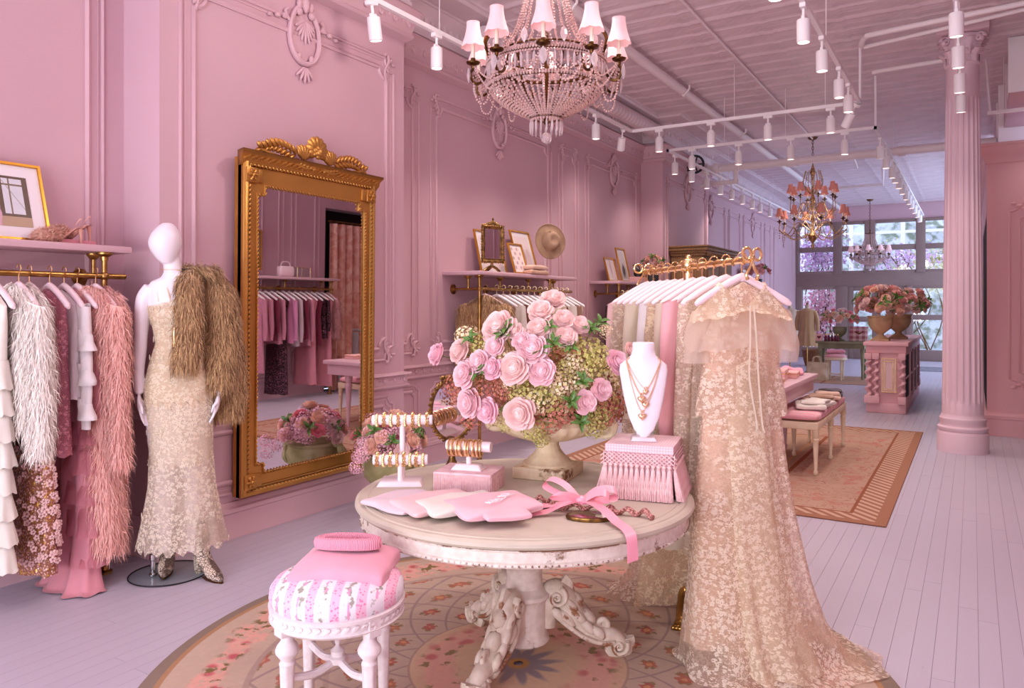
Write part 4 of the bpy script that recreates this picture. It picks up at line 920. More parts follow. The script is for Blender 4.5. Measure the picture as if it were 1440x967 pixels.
def ring_mesh(kind):
    m = MB(); a = np.linspace(0, 2*PI, 40, endpoint=False); R = .0265 if kind < 2 else .033
    if kind == 0:
        for k in range(20): t = k*2*PI/20; m.ell((0, R*math.cos(t), R*math.sin(t)), .0075, .0048, .0048, 4, 6)
    elif kind == 1:
        for dx in (-.004, .004): m.tube(np.stack([dx+.0025*np.sin(10*a), R*np.cos(a), R*np.sin(a)], 1), .003, 6, closed=True)
        m.ell((0, 0, R+.004), .010, .008, .008)
    else: m.tube(np.stack([np.zeros(40), R*np.cos(a), R*np.sin(a)], 1), .004 if kind == 2 else .0055, 8, closed=True, flat=1.3)
    return m
RINGS = [ring_mesh(k).mesh('bracelet', K['gold'] if k != 3 else K['rosegold']) for k in range(4)]
def put_ring(host, x, y, z, k, lab, grp, tilt=0, drop=0):
    M_ = Matrix.Translation(host.location) @ Euler(host.rotation_euler).to_matrix().to_4x4(); p = M_ @ Vector((x, y, z-drop))
    o = place('bracelet', RINGS[k], None, p, (0, 0, host.rotation_euler[2]+tilt)); tag(o, lab, 'bracelet', grp)
for i in range(8): put_ring(tb_, -.112+i*.0315, .03, .275, i % 2, 'gold link bracelet on the upper bar of the two-bar stand', 'bracelets on the upper bar', .1*math.sin(i*3), .002)
for i in range(8): put_ring(tb_, -.100+i*.0285, -.035, .112, (i+1) % 2, 'gold link bracelet on the lower bar of the two-bar stand', 'bracelets on the lower bar', .1*math.sin(i*5), .002)
for i in range(13): put_ring(tb2, -.086+i*.0118, 0, .098, 2+i % 2, 'plain gold bangle hanging on the single-bar stand', 'bangles on the single bar', .16*math.sin(i*2.3), .009)
# small fringed box
K['blush'] = plain('blush_damask', (240, 206, 210), .75, col2=(228, 186, 194), scale=26)
K['fringe'] = plain('blush_silk_fringe', (250, 214, 212), .6, col2=(238, 192, 192), scale=60)
bx1 = thing('fringed_box', 'low pink display box with straight silk fringe under the bangle stand', 'box', (-1.845, 2.69, TT), math.radians(15))
MB().box(-.125, .125, -.095, .095, 0.004, .080, .003).build('box', K['blush'], bx1, smooth=30)
b = MB(); R = random.Random(3)
for (L, fx_) in ((.25, lambda t: (t, -.0965)), (.25, lambda t: (t, .0965)), (.19, lambda t: (.1265, t)), (.19, lambda t: (-.1265, t))):
    k = int(L/.0062)
    for i in range(k):
        x, y = fx_(-L/2+(i+.5)*L/k); dx, dy = R.uniform(-.003, .003), R.uniform(-.003, .003); b.tube([(x, y, .074), (x+dx*.3, y+dy*.3, .04), (x+dx, y+dy, .001)], .0023, 4, cap=False)
tag(b.build('fringe', K['fringe'], bx1), kind='stuff')
MB().box(-.128, .128, -.098, .098, .072, .082, .002).build('braid_edge', K['blush'], bx1, smooth=30)
# tasselled box
bx2 = thing('tasselled_box', 'square pink display box with lattice braid and long tassels under the necklace bust', 'box', (-1.185, 3.03, TT), math.radians(12))
bs = .135
MB().box(-bs, bs, -bs, bs, .004, .215, .003).build('box', K['blush'], bx2, smooth=30)
g = Mat('pink_gingham_braid', .8); X, Y, Z = g.xyz(); chk = ((X*90).fract().gt(.5)+(Z*90).fract().gt(.5)+(Y*90).fract().gt(.5))*.33; g.set('Base Color', g.mix(chk, (246, 224, 226), (226, 170, 182))); K['gingham'] = g.m
MB().box(-bs-.004, bs+.004, -bs-.004, bs+.004, .183, .2155, .002).build('gingham_band', K['gingham'], bx2, smooth=30)
b = MB()
for side in range(4):
    Mx = Matrix.Rotation(side*PI/2, 4, 'Z'); q = MB()
    for i in range(15):
        x = -bs-.002+i*(2*bs)/14
        for s in (-1, 1):
            for j in range(3):
                q.tube([(x+s*(.0+.0*j), -bs-.007-.003*(s > 0), .182-.016*j), (x+s*.0193, -bs-.007-.003*(s < 0), .166-.016*j)], .0026, 4, cap=False)
    b.merge(q, Mx)
tag(b.build('lattice_braid', K['fringe'], bx2), kind='stuff')
def tassel(seed):
    R = random.Random(seed); m = MB(); m.ell((0, 0, .133), .010, .010, .009, 5, 8); m.ell((0, 0, .12), .007, .007, .008, 4, 8); k = 26
    for i in range(k):
        a = i*2.4; r = .009*math.sqrt((i+.5)/k); f_ = 1.9; bow = R.uniform(-.004, .004)
        m.tube([(r*math.cos(a)*.6, r*math.sin(a)*.6, .118), (r*math.cos(a)*1.2+bow*.5, r*math.sin(a)*1.2-.008, .07), (r*f_*math.cos(a)+bow, r*f_*math.sin(a)-.022, .002)], .0027, 4, cap=False)
    return m.mesh('tassel', K['fringe'])
TSL = [tassel(k) for k in range(3)]
for side in range(4):
    for i in range(13):
        q = Matrix.Rotation(side*PI/2, 4, 'Z') @ Vector((-bs-.0+i*(2*bs)/12.5, -bs-.010, 0)); place('tassel', TSL[(i+side) % 3], bx2, q, (0, 0, side*PI/2+.06*math.sin(i*2)))
# necklace bust
bu = thing('necklace_bust', 'white leatherette necklace bust on the tasselled pink box', 'bust', (-1.185, 3.02, TT+.2165), math.radians(24))
K['bust'] = plain('pearl_leatherette', (246, 238, 246), .38, bump=.05, bscale=200)
sec = [(0, .012, .006, -.050), (.03, .040, .010, -.052), (.08, .062, .013, -.048), (.15, .080, .018, -.036), (.22, .093, .022, -.020), (.27, .101, .024, -.004), (.295, .098, .026, .006), (.315, .074, .032, .010), (.335, .052, .038, .012), (.36, .046, .040, .010), (.385, .046, .041, .008), (.39, .043, .039, .008)]
a = np.linspace(0, 2*PI, 36, endpoint=False)
P = np.array([np.stack([w_*np.cos(a)*(1-.06*np.sin(a)**2), o+d_*np.sin(a)+.16*(w_*np.cos(a))**2/.1*(1 if z < .31 else 0), np.full(36, .02+z)+.0*a], 1) for z, w_, d_, o in sec])
MB().surf(P[::-1], cv=True, cap0=True, cap1=True).build('neck_form', K['bust'], bu, smooth=60)
MB().box(-.055, .055, -.05, .05, 0, .018, .003, taper=(.8, .8)).build('foot', K['porcelain'], bu, smooth=30)
MB().tube([(0, .03, .015), (0, .03, .10), (0, .0, .24)], [.03, .026, .02], 10).build('support', K['bust'], bu)
def front_y(x, z):
    zs = [s[0] for s in sec]; w_ = np.interp(z, zs, [s[1] for s in sec]); d_ = np.interp(z, zs, [s[2] for s in sec]); o = np.interp(z, zs, [s[3] for s in sec])
    c = min(.98, abs(x)/w_); return o-d_*math.sqrt(1-c*c)+(.16*x*x/.1 if z < .31 else 0)
def necklace(lab, zb, pend, ps, bead_r, xoff=0, grp=None, zt=.325):
    t = thing('heart_necklace', lab, 'necklace', bu.location, bu.rotation_euler[2]); pts = []
    for q in np.linspace(-1, 1, 33):
        z = zb+(zt-zb)*abs(q)**1.25; wmax = np.interp(z, [s[0] for s in sec], [s[1] for s in sec]); x = min(.94*wmax, .055*abs(q)**.8+ .02*abs(q))*math.copysign(1, q)+xoff*(1-abs(q)); pts.append((x, front_y(x, z)-.003, z+.02))
    b = MB(); beads(b, pts, bead_r); b.build('chain', K['rosegold'], t)
    h = MB(); u = np.linspace(0, 2*PI, 24, endpoint=False); hx = ps*.062*16*np.sin(u)**3; hz = ps*.062*(13*np.cos(u)-5*np.cos(2*u)-2*np.cos(3*u)-np.cos(4*u))
    rows = [np.stack([hx*k, np.full(24, yy), hz*k], 1) for k, yy in ((.05, -.010*ps/.02), (.55, -.009*ps/.02), (.85, -.006*ps/.02), (1, 0), (.9, .004), (.05, .005))]
    h.surf(np.array(rows), cv=True, cap0=True, cap1=True); a_ = np.linspace(0, 2*PI, 12, endpoint=False); h.tube(np.stack([.005*np.cos(a_), np.zeros(12), ps*.9+.004+.006*np.sin(a_)], 1), .0016, 5, closed=True)
    h.build('heart_pendant', K['rosegold'], t, loc=(xoff, front_y(xoff, zb)-.010, zb+.02-ps*1.0))
necklace('fine gold necklace with small heart, shortest on the white bust', .20, 1, .013, .0017, .006)
necklace('twisted gold necklace with padlock heart on the white bust', .175, 1, .018, .0034, -.010)
necklace('gold necklace with oval heart hanging mid-length on the white bust', .150, 1, .016, .0024, .006)
necklace('long gold necklace with the lowest heart on the white bust', .105, 1, .018, .0028, -.008)
# oval vanity mirror
om = thing('vanity_mirror', 'oval brass vanity mirror on a crystal stem standing on the table', 'mirror', (-2.06, 2.86, TT), math.radians(47))
K['antique'] = plain('antique_brass', (164, 128, 74), .35, .9, (104, 78, 44), 30, bump=.3, bscale=90)
MB().box(-.052, .052, -.052, .052, 0, .016, .006, taper=(.86, .86)).lathe([(.046, .014), (.042, .028), (.03, .045), (.017, .07), (.014, .095), (.018, .103), (.02, .11)], 24).build('base', K['antique'], om)
for sx in (-1, 1):
    for sy in (-1, 1): MB().ell((sx*.047, sy*.047, .006), .012, .012, .007).build('foot', K['antique'], om)
MB().ell((0, 0, .125), .02, .02, .022, 6, 10).build('crystal_knop', K['crystal'], om, smooth=False)
q = TR(0, 0, .30, rx=.10); a = np.linspace(0, 2*PI, 48, endpoint=False)
fr = MB().tube(np.stack([.098*np.cos(a), np.zeros(48), .142*np.sin(a)], 1), .0085, 8, closed=True)
for k in range(36):
    t = k*2*PI/36; fr.ell((.106*math.cos(t), -.003, .150*math.sin(t)), .010, .006, .008, 4, 6, TR(ry=-t+.6))
for k in range(5): fr.ell((.024*(k-2), -.004, .158-.004*abs(k-2)), .014, .008, .012, 4, 6)
fr.xf(q).build('oval_frame', K['antique'], om)
P = np.array([np.stack([r*.097*np.cos(a), np.full(48, -.002), r*.141*np.sin(a)], 1) for r in (1, .5, .02)]); MB().surf(P, cv=True, cap1=True).xf(q).build('mirror_glass', K['mirror'], om)
MB().surf(np.array([np.stack([r*.1*np.cos(a), np.full(48, .006), r*.144*np.sin(a)], 1) for r in (.02, 1)]), cv=True, cap0=True).xf(q).build('backing', K['antique'], om)
MB().tube([(0, 0, .14), (0, 0, .165)], [.014, .02], 10).build('yoke', K['antique'], om)

# folded sweaters fanned out on the table edge
K['sw_lil'] = knit('pale_lilac_knit', (236, 214, 222)); K['sw_blush'] = knit('shell_pink_knit', (248, 206, 208)); K['sw_ivory'] = knit('ivory_knit', (240, 232, 222)); K['sw_pink'] = knit('candy_pink_knit', (247, 198, 208))
g = thing('folded_sweater', 'pale lilac folded sweater, lowest of the fan on the table', 'sweater', (-1.905, 2.335, TT), math.radians(-12))
fold(.26, .27, .026, 11, skew=-.1, wav=.004).build('folded_body', K['sw_lil'], g, smooth=80)
g = thing('folded_sweater', 'shell pink folded sweater second in the fan on the table', 'sweater', (-1.775, 2.365, TT+.006), math.radians(-24))
fold(.24, .33, .032, 12, skew=-.1, wav=.004).build('folded_body', K['sw_blush'], g, smooth=80)
g = thing('folded_sweater', 'ivory folded sweater third in the fan on the table', 'sweater', (-1.665, 2.375, TT+.012), math.radians(-30))
fold(.22, .33, .034, 13, skew=-.1, wav=.004).build('folded_body', K['sw_ivory'], g, smooth=80)
g = thing('folded_sweater', 'candy pink folded sweater with white script and turned cuff on the table', 'sweater', (-1.535, 2.395, TT+.016), math.radians(-34))
fold(.26, .33, .038, 14, skew=-.08, wav=.004).build('folded_body', K['sw_pink'], g, smooth=80)
fold(.085, .17, .022, 15, wav=.002).build('cuff', K['sw_pink'], g, smooth=80, loc=(.15, -.015, .012), rot=(0, .12, -.12))
u = np.linspace(0, 1, 120); m = MB(); zs = .047+.0*u
m.tube(np.stack([-.02+.10*u+.012*np.sin(u*38), .07-.13*u+.022*np.cos(u*38)*(1-.5*u), zs+.004*np.sin(u*9)], 1), .0022, 4); m.build('script_embroidery', K['white'], g)

# ribbon-tied sequin bands on a brass hand mirror
K['satin'] = plain('pink_satin_ribbon', (250, 176, 190), .32, spec=.6, col2=(246, 164, 182), scale=9)
hm = thing('hand_mirror', 'oval brass hand mirror lying under the pink ribbon', 'hand mirror', (-1.20, 2.53, TT), math.radians(26))
a = np.linspace(0, 2*PI, 40, endpoint=False)
MB().lathe([(0, .0), (.085, 0), (.09, .006), (.088, .013), (.08, .014), (0, .014)], 40, sy=.62).build('rim', K['antique'], hm)
MB().lathe([(0, .0145), (.078, .0145), (.0, .0147)], 40, sy=.60, cap=False).build('mirror_glass', K['mirror'], hm)
K['sequin'] = None
g = Mat('rose_sequins', .3, .5); v = g.vor(260, out=1); sx_ = S(g.T, v.k); g.set('Base Color', g.mix(g.noise(150, 2).step(.4, .6), (236, 176, 168), (150, 92, 84))); g.bump(g.vor(260), .8, .004); K['sequin'] = g.m
for (x, y, rz, L, lab) in ((-1.42, 2.66, .35, .17, 'rose sequin headband tilted behind the ribbon bow'), (-1.30, 2.60, .15, .24, 'rose sequin headband across the middle under the ribbon bow'), (-1.10, 2.64, -.15, .2, 'rose sequin headband poking out towards the tasselled box')):
    u = np.linspace(-.5, .5, 30); p = np.stack([u*L, .02*np.sin(u*5), .018+.01*np.cos(u*20)], 1)
    m = MB(); P = np.stack([p+np.array((0, .016*math.cos(t), .010*math.sin(t)))[None] for t in np.linspace(0, 2*PI, 10, endpoint=False)], 1); m.surf(P, cv=True, cap0=True, cap1=True)
    tag(m.build('sequin_headband', K['sequin'], loc=(x, y, TT-.003), rot=rz), lab, 'headband', 'sequin headbands')
rb = thing('ribbon_bow', 'long pink satin ribbon tied in a bow, one tail over the table edge', 'ribbon', (-1.265, 2.585, TT+.03), math.radians(8))
def loop(name, pts, w0, w1, side):
    p = bez(pts, 8); n = len(p); w_ = np.linspace(w0, w1, n)[:, None]*np.array(side)[None]; MB().surf(strip(p, w_, 4)).build(name, K['satin'], rb, smooth=80)
loop('bow_loop', [(0, 0, .01), (-.07, .03, .06), (-.14, .05, .075), (-.16, .04, .05), (-.10, .02, .03), (0, 0, .015)], .018, .018, (.25, .75, .35))
loop('bow_loop', [(0, 0, .01), (.05, .04, .05), (.11, .06, .055), (.125, .05, .03), (.07, .02, .02), (0, 0, .012)], .02, .02, (-.35, .8, .45))
loop('ribbon_tail', [(0, 0, .02), (.06, -.03, .018), (.12, -.075, .006), (.17, -.12, -.012), (.22, -.165, -.022), (.245, -.20, -.035), (.252, -.21, -.075), (.255, -.215, -.115)], .02, .026, (.55, .75, .1))
loop('ribbon_tail', [(0, 0, .02), (-.05, -.05, .01), (-.10, -.09, -.012), (-.16, -.12, -.024), (-.20, -.105, -.026)], .018, .022, (-.4, .85, .15))
loop('ribbon_tail', [(0, 0, .02), (-.06, -.01, .005), (-.13, -.02, -.012), (-.21, .01, -.02), (-.26, .0, -.022)], .014, .02, (0, .8, .3))
loop('bow_loop', [(0, 0, .012), (-.03, -.05, .045), (-.075, -.075, .05), (-.085, -.05, .03), (-.04, -.02, .02), (0, 0, .014)], .02, .02, (.7, .3, .4))
loop('bow_loop', [(0, 0, .012), (.06, .0, .05), (.10, -.01, .055), (.11, .0, .03), (.05, .01, .02), (0, 0, .014)], .022, .022, (-.2, .8, .4))
MB().ell((0, 0, .02), .025, .022, .016, 6, 10).build('knot', K['satin'], rb)
# ================================================================== wall shelves with brass rails, garments, mannequin, rolling rack
def rack(name, lab, shelf_lab, xw, xf, y0, y1, rail_x, posts, side=1):
    """pink shelf plus brass rail; xw wall plane, xf front edge of the shelf"""
    sh = tag(MB().box(min(xw, xf), max(xw, xf), y0, y1, 1.80, 1.838, .006).build('wall_shelf', K['trim'], smooth=30), shelf_lab, 'shelf')
    t = thing('brass_clothes_rail', lab, 'clothes rail', (rail_x, (y0+y1)/2, 0)); yc = (y0+y1)/2; R = .016
    MB().cyl((0, y0-yc+.1, 1.667), (0, y1-yc-.02, 1.667), R, 12).build('rail', K['brass'], t)
    for y in posts:
        MB().cyl((0, y-yc, .02), (0, y-yc, 1.78), R, 12).build('post', K['brass'], t)
        MB().lathe([(.042, 0), (.042, .012), (.024, .022), (.02, .04)], 16, c=(0, y-yc, 0)).build('floor_flange', K['brass'], t)
        MB().lathe([(.02, 1.755), (.022, 1.775), (.044, 1.788), (.044, 1.799)], 16, c=(0, y-yc, 0)).build('shelf_flange', K['brass'], t)
        MB().ell((0, y-yc, 1.667), .027, .027, .027, 6, 10).build('tee_fitting', K['brass'], t)
    n = max(2, int((y1-y0)/.5))
    for i in range(n):
        y = y0+.18+(y1-y0-.3)*i/(n-1)-yc; xx = (xw-rail_x)
        MB().cyl((xx*.5, y, 1.667), (xx*.5, y, 1.799), .012, 10).build('hanger_drop', K['brass'], t)
        MB().cyl((0, y, 1.667), (xx*.985, y, 1.667), .012, 10).build('wall_arm', K['brass'], t)
        MB().lathe([(.05, 0), (.05, .008), (.03, .016), (.02, .024)], 18, M=TR(xx*.99, y, 1.667, ry=PI/2*side)).build('wall_flange', K['brass'], t)
        MB().lathe([(.018, 1.765), (.038, 1.79), (.038, 1.799)], 14, c=(xx*.5, y, 0)).build('shelf_flange', K['brass'], t)
    return t
rack('r', 'brass pipe clothes rail beside the mannequin', 'pink wall shelf holding the framed photograph and feathered sandals', XR, -4.13, .6, 2.6, -4.17, [2.46])
rack('r', 'brass pipe clothes rail with the brown fur coat on the far panelled wall', 'pink wall shelf holding the fedora and gilt table mirror', XR, -4.01, 6.02, 8.1, -4.08, [6.12, 7.55])
rack('r', 'brass pipe clothes rail with dark garments before the projecting bay', 'pink wall shelf holding small frames and a rose posy', XR, -4.01, 9.37, 11.15, -4.08, [9.5])
rack('r', 'brass pipe clothes rail on the wall opposite the gilt mirror', 'pink wall shelf opposite the gilt mirror holding a handbag', XW, .60, 7.1, 8.9, .74, [8.84, 7.2], -1)

# ---- fabrics
def fabric(name, col, col2=None, rough=.8, sheen=.2, sc=14, bump=.1, bs=220, spec=.2):
    g = Mat(name, rough, spec=spec); g.set('Base Color', g.mix(g.noise(sc, 4), col, col2 or tuple(int(c*.92) for c in col))); g.set('Sheen Weight', sheen); g.bump(g.noise(bs, 3), bump, .003); return g.m
def lace(name, col, dark, scale=26, lo=.30, hi=.42, net=.45, motif=7, cov=.36, vw=.3):
    """flowers of dense thread on an open net"""
    g = Mat(name, .8, spec=.15); nw = g.T.nodes.new('ShaderNodeTexNoise'); nw.inputs['Scale'].default_value = scale*.8; nw.inputs['Detail'].default_value = 2; g.T.links.new(g.coords(), nw.inputs['Vector'])
    va = g.T.nodes.new('ShaderNodeVectorMath'); va.operation = 'MULTIPLY_ADD'; g.T.links.new(nw.outputs['Color'], va.inputs[0]); va.inputs[1].default_value = (.9/scale,)*3; g.T.links.new(g.coords(), va.inputs[2]); wv_ = va.outputs[0]
    d = g.vor(scale, vec=wv_); big = g.noise(motif, 3); vn = g.T.nodes.new('ShaderNodeTexVoronoi'); vn.inputs['Scale'].default_value = scale; g.T.links.new(wv_, vn.inputs['Vector']); sb = g.T.nodes.new('ShaderNodeVectorMath'); sb.operation = 'SUBTRACT'; g.T.links.new(wv_, sb.inputs[0]); g.T.links.new(vn.outputs['Position'], sb.inputs[1]); sx = g.T.nodes.new('ShaderNodeSeparateXYZ'); g.T.links.new(sb.outputs[0], sx.inputs[0]); q_ = [S(g.T, o) for o in sx.outputs]
    pt_a = (q_[2].atan2(q_[0]+q_[1])*5).sin()*.13; cell = (1-(d-pt_a).step(lo, hi))*d.step(.07, .13); d2 = g.vor(scale*2.3, vec=wv_); small = (1-d2.step(.25, .4))*.8
    vein = 1-g.vor(scale*.9, 'DISTANCE_TO_EDGE', vec=wv_).step(.015, .05)
    sol = (cell*big.step(cov, cov+.1)).max(small*big.step(cov+.14, cov+.22)).max(vein*vw); fine = g.vor(scale*4.5, 'DISTANCE_TO_EDGE').step(.05, .12); sol = sol.max((1-fine)*.45)
    c = g.mix(sol, dark, col); g.set('Base Color', c); g.bump(sol, .3, .003); g.sheer(sol*(1-net)+net, c, .4); return g.m
def sheer(name, col, a=.6):
    g = Mat(name, .7, spec=.2); g.set('Base Color', lin(col)); n = g.noise(400, 2); g.sheer(n*.2+(a-.1), col, .5); return g.m
F = dict(
    ivory=fabric('ivory_crepe', (240, 232, 220)), cream=fabric('cream_knit', (236, 222, 198)), beige=fabric('beige_satin', (222, 202, 180), rough=.5), taupe=fabric('taupe_wool', (168, 132, 112)),
    brown=fabric('brown_suede', (132, 92, 70)), dark=fabric('plum_brown_wool', (84, 56, 56)), blush=fabric('blush_crepe', (240, 200, 196)), rose=fabric('rose_chiffon', (222, 148, 160)), pinkcard=fabric('pink_cardigan_knit', (246, 182, 188)),
    white=fabric('white_poplin', (246, 240, 240)), mauve=fabric('mauve_wool', (208, 140, 158)), berry=fabric('berry_velvet', (122, 40, 66), rough=.6), lil=fabric('orchid_pink_knit', (226, 150, 190)), gray=fabric('dove_knit', (206, 186, 192)),
    peach=fabric('peach_silk', (240, 210, 186), rough=.5), champ=fabric('champagne_sequin', (232, 214, 190), rough=.4))
L_ = dict(ivory=lace('ivory_lace', (246, 236, 218), (226, 206, 184)), ecru=lace('ecru_lace', (246, 228, 198), (232, 204, 172), 24), pink=lace('pink_lace', (240, 176, 190), (206, 128, 146), 40, net=.7),
          gown=lace('peach_ecru_gown_lace', (252, 240, 222), (234, 200, 174), 48, .42, .54, .40, 5, .36, .5), manq=lace('mannequin_dress_lace', (250, 238, 218), (232, 210, 190), 48, .42, .54, .48, 6, .36, .45), cape=lace('cape_lace', (252, 240, 218), (236, 210, 178), 46, .42, .54, .68, 7, .34, .5))
SHR = dict(peach=sheer('peach_tulle', (236, 198, 172), .42), ecru=sheer('ecru_tulle', (246, 230, 216), .42), rose=sheer('rose_chiffon_sheer', (230, 160, 172), .8))
g = Mat('flower_sequins', .35, .3); d = g.vor(36); rr2 = g.vor(36, out=1); c = g.mix(g.vor(80, out=0).step(.2, .5), (236, 186, 182), (150, 96, 70)); c = g.mix(1-d.step(.12, .2), c, (250, 236, 226)); c = g.mix(g.noise(50, 2).step(.58, .62), c, (206, 158, 84)); g.set('Base Color', c); g.set('Metallic', g.noise(50, 2).step(.5, .6)*.7); g.bump(d, .8, .008); F['flowerseq'] = g.m
g = Mat('black_sequins', .25, .4); d = g.vor(160); g.set('Base Color', g.mix(g.noise(90, 2).step(.55, .62), (40, 14, 24), (150, 90, 110))); g.bump(d, .8, .004); F['blackseq'] = g.m
def furmat(name, a, b):
    g = Mat(name, .6, spec=.25); g.set('Base Color', g.mix(g.noise(1, 3, vec=g.coords('Object', (85, 85, 11))).step(.32, .68)*.75+g.noise(6, 3)*.3-.02, a, b)); g.set('Sheen Weight', .3); return g.m
F['furbrown'] = furmat('brown_fox_fur', (230, 190, 138), (120, 80, 50)); F['furpink'] = furmat('salmon_pink_fur', (252, 202, 190), (234, 166, 154)); F['furwhite'] = furmat('white_fur', (255, 249, 240), (238, 224, 214)); F['furmauve'] = furmat('dusty_pink_fur', (206, 150, 148), (168, 112, 112))

def body_grid(prof, nu=64, folds=7, amp=.012, seed=0, slope=.52, flat=.75, floor=None):
    """hanging garment: rows of (z, half width, half thickness, x offset, y offset)"""
    R = random.Random(seed); ph = [R.random()*6.28 for _ in range(5)]
    prof = np.array([tuple(p)+(0,)*(5-len(p)) for p in prof], float); zs = prof[:, 0]
    n = 44; s = np.linspace(0, 1, n); idx = np.interp(s, np.linspace(0, 1, len(prof)), np.arange(len(prof)))
    col = lambda k: np.interp(idx, np.arange(len(prof)), prof[:, k]); z, w_, th, xo, yo = (col(k) for k in range(5))
    a = np.linspace(0, 2*PI, nu, endpoint=False); t = (s**1.1)[:, None]
    ca, sa = np.cos(a), np.sin(a)
    X = np.sign(ca)*np.abs(ca)**flat; Y = np.sign(sa)*np.abs(sa)**flat
    fold = 1 + (amp/np.maximum(th, .02))[:, None]*t*(np.sin(folds*a+ph[0]+1.5*s[:, None])+.6*np.sin((folds+3)*a+ph[1]-2*s[:, None]))*.5
    foldx = 1 + amp*2.0*t*np.sin(folds*a+ph[2])*.5
    x = xo[:, None]+w_[:, None]*X*foldx; y = yo[:, None]+th[:, None]*Y*fold+.006*np.sin(5*x/.2+ph[3])*t
    zz = z[:, None]-slope*np.abs(x-xo[:, None])*np.clip(1-(s-.30)*2.6, 0, 1)[:, None] + .006*t*np.sin(folds*a+ph[4])
    if floor is not None: zz = np.maximum(zz, floor)
    return np.stack([x, y, zz], -1)
def sleeve_grid(side, w0, z0, L, r0, r1, out=.03, fwd=0, nu=18, seed=0):
    R = random.Random(seed); ph = R.random()*6; n = 22; s = np.linspace(0, 1, n); a = np.linspace(0, 2*PI, nu, endpoint=False)
    cx = side*(w0-.015+out*np.sin(s*PI*.6)); cz = z0-L*s-.0; cy = -fwd*s; r = r0+(r1-r0)*s
    X = cx[:, None]+r[:, None]*np.cos(a)*(.85+.12*np.sin(9*s+ph)[:, None]*s[:, None]); Y = cy[:, None]+r[:, None]*.55*np.sin(a)*(1+.15*np.sin(3*a+6*s[:, None]+ph))
    Z = cz[:, None]-.35*np.abs(X-side*(w0-.03))*np.maximum(0, 1-3*s)[:, None]; return np.stack([X, Y, Z], -1)
def fur_strands(grids, n, length, wid, seed=0, out=.45, curl=.25):
    R = np.random.RandomState(seed); m = MB()
    areas = [np.linalg.norm(g[1:, :]-g[:-1, :], axis=-1).sum()*np.linalg.norm(g[:, 1:]-g[:, :-1], axis=-1).mean() for g in grids]; tot = sum(areas)
    for g, ar in zip(grids, areas):
        k = int(n*ar/tot); nr, nc = g.shape[:2]; u = R.rand(k)*(nr-1.001); v = R.rand(k)*nc; i = u.astype(int); j = v.astype(int) % nc; fu, fv = (u-i)[:, None], (v-v.astype(int))[:, None]; j2 = (j+1) % nc
        p = (g[i, j]*(1-fu)*(1-fv)+g[i+1, j]*fu*(1-fv)+g[i, j2]*(1-fu)*fv+g[i+1, j2]*fu*fv)
        du = g[i+1, j]-g[i, j]; dv = g[i, j2]-g[i, j]; nn = np.cross(du, dv); nn /= np.linalg.norm(nn, axis=1)[:, None]+1e-9
        c = g.mean(1)[i]; flip = np.sign(((p-c)*nn).sum(1))[:, None]; nn = nn*np.where(flip == 0, 1, flip)
        dn = du/(np.linalg.norm(du, axis=1)[:, None]+1e-9); dn[:, 2] -= .6; dn /= np.linalg.norm(dn, axis=1)[:, None]
        d = dn + nn*out + R.randn(k, 3)*curl; d /= np.linalg.norm(d, axis=1)[:, None]; d2 = dn + nn*out*.3 + R.randn(k, 3)*curl*.7; d2 /= np.linalg.norm(d2, axis=1)[:, None]
        L = (length*(.6+.7*R.rand(k)))[:, None]; sd = np.cross(d, nn); sd /= np.linalg.norm(sd, axis=1)[:, None]+1e-9; w_ = wid*(.7+.6*R.rand(k))[:, None]
        V = np.stack([p-sd*w_, p+sd*w_, p+d*L*.5+sd*w_*.75, p+d*L*.5-sd*w_*.75, p+d*L*.5+d2*L*.55], 1).reshape(-1, 3); o = np.arange(k)*5
        m.add(V, [np.stack([o, o+1, o+2, o+3], 1), np.stack([o+3, o+2, o+4], 1)])
    return m
HG = {}
def hanger_meshes(col):
    if col in HG: return HG[col]
    hook = MB().tube(bez([(0, 0, -.085), (0, 0, -.03), (.008, 0, -.018), (.021, 0, .002), (.012, 0, .021), (-.008, 0, .021), (-.02, 0, .006)], 5), .0028, 6).mesh('hook', K['gold'])
    u = np.linspace(-1, 1, 25); p = np.stack([u*.215, -.018*np.abs(u)**2, -.078-.118*np.abs(u)**1.12-.0*u], 1); rr = .017-.002*np.abs(u); rr[0] *= .55; rr[-1] *= .55
    arm = MB().tube(p, rr, 10, flat=1.0, up=(0, 1, 0)).ell((0, 0, -.088), .02, .014, .014).mesh('shoulder_arm', col); HG[col] = (hook, arm); return HG[col]
K['hangpink'] = plain('pale_pink_lacquer', (250, 226, 230), .35); K['hangwhite'] = plain('white_lacquer', (244, 236, 236), .4)
def hang(x, y, z, rz, what, lab_h, grp_h, col='hangpink', sc=1):
    t = thing('clothes_hanger', lab_h, 'hanger', (x, y, z), rz, grp_h); hk, ar = hanger_meshes(K[col]); place('hook', hk, t); place('shoulder_arm', ar, t); return t
def garm(name, lab, cat, x, y, z, rz, parts, grp=None):
    t = thing(name, lab, cat, (x, y, z), rz, grp)
    for pn, mb, m_ in parts: mb.build(pn, m_, t, smooth=80)
    return t
def G(grid): return MB().surf(grid[::-1], cv=True)
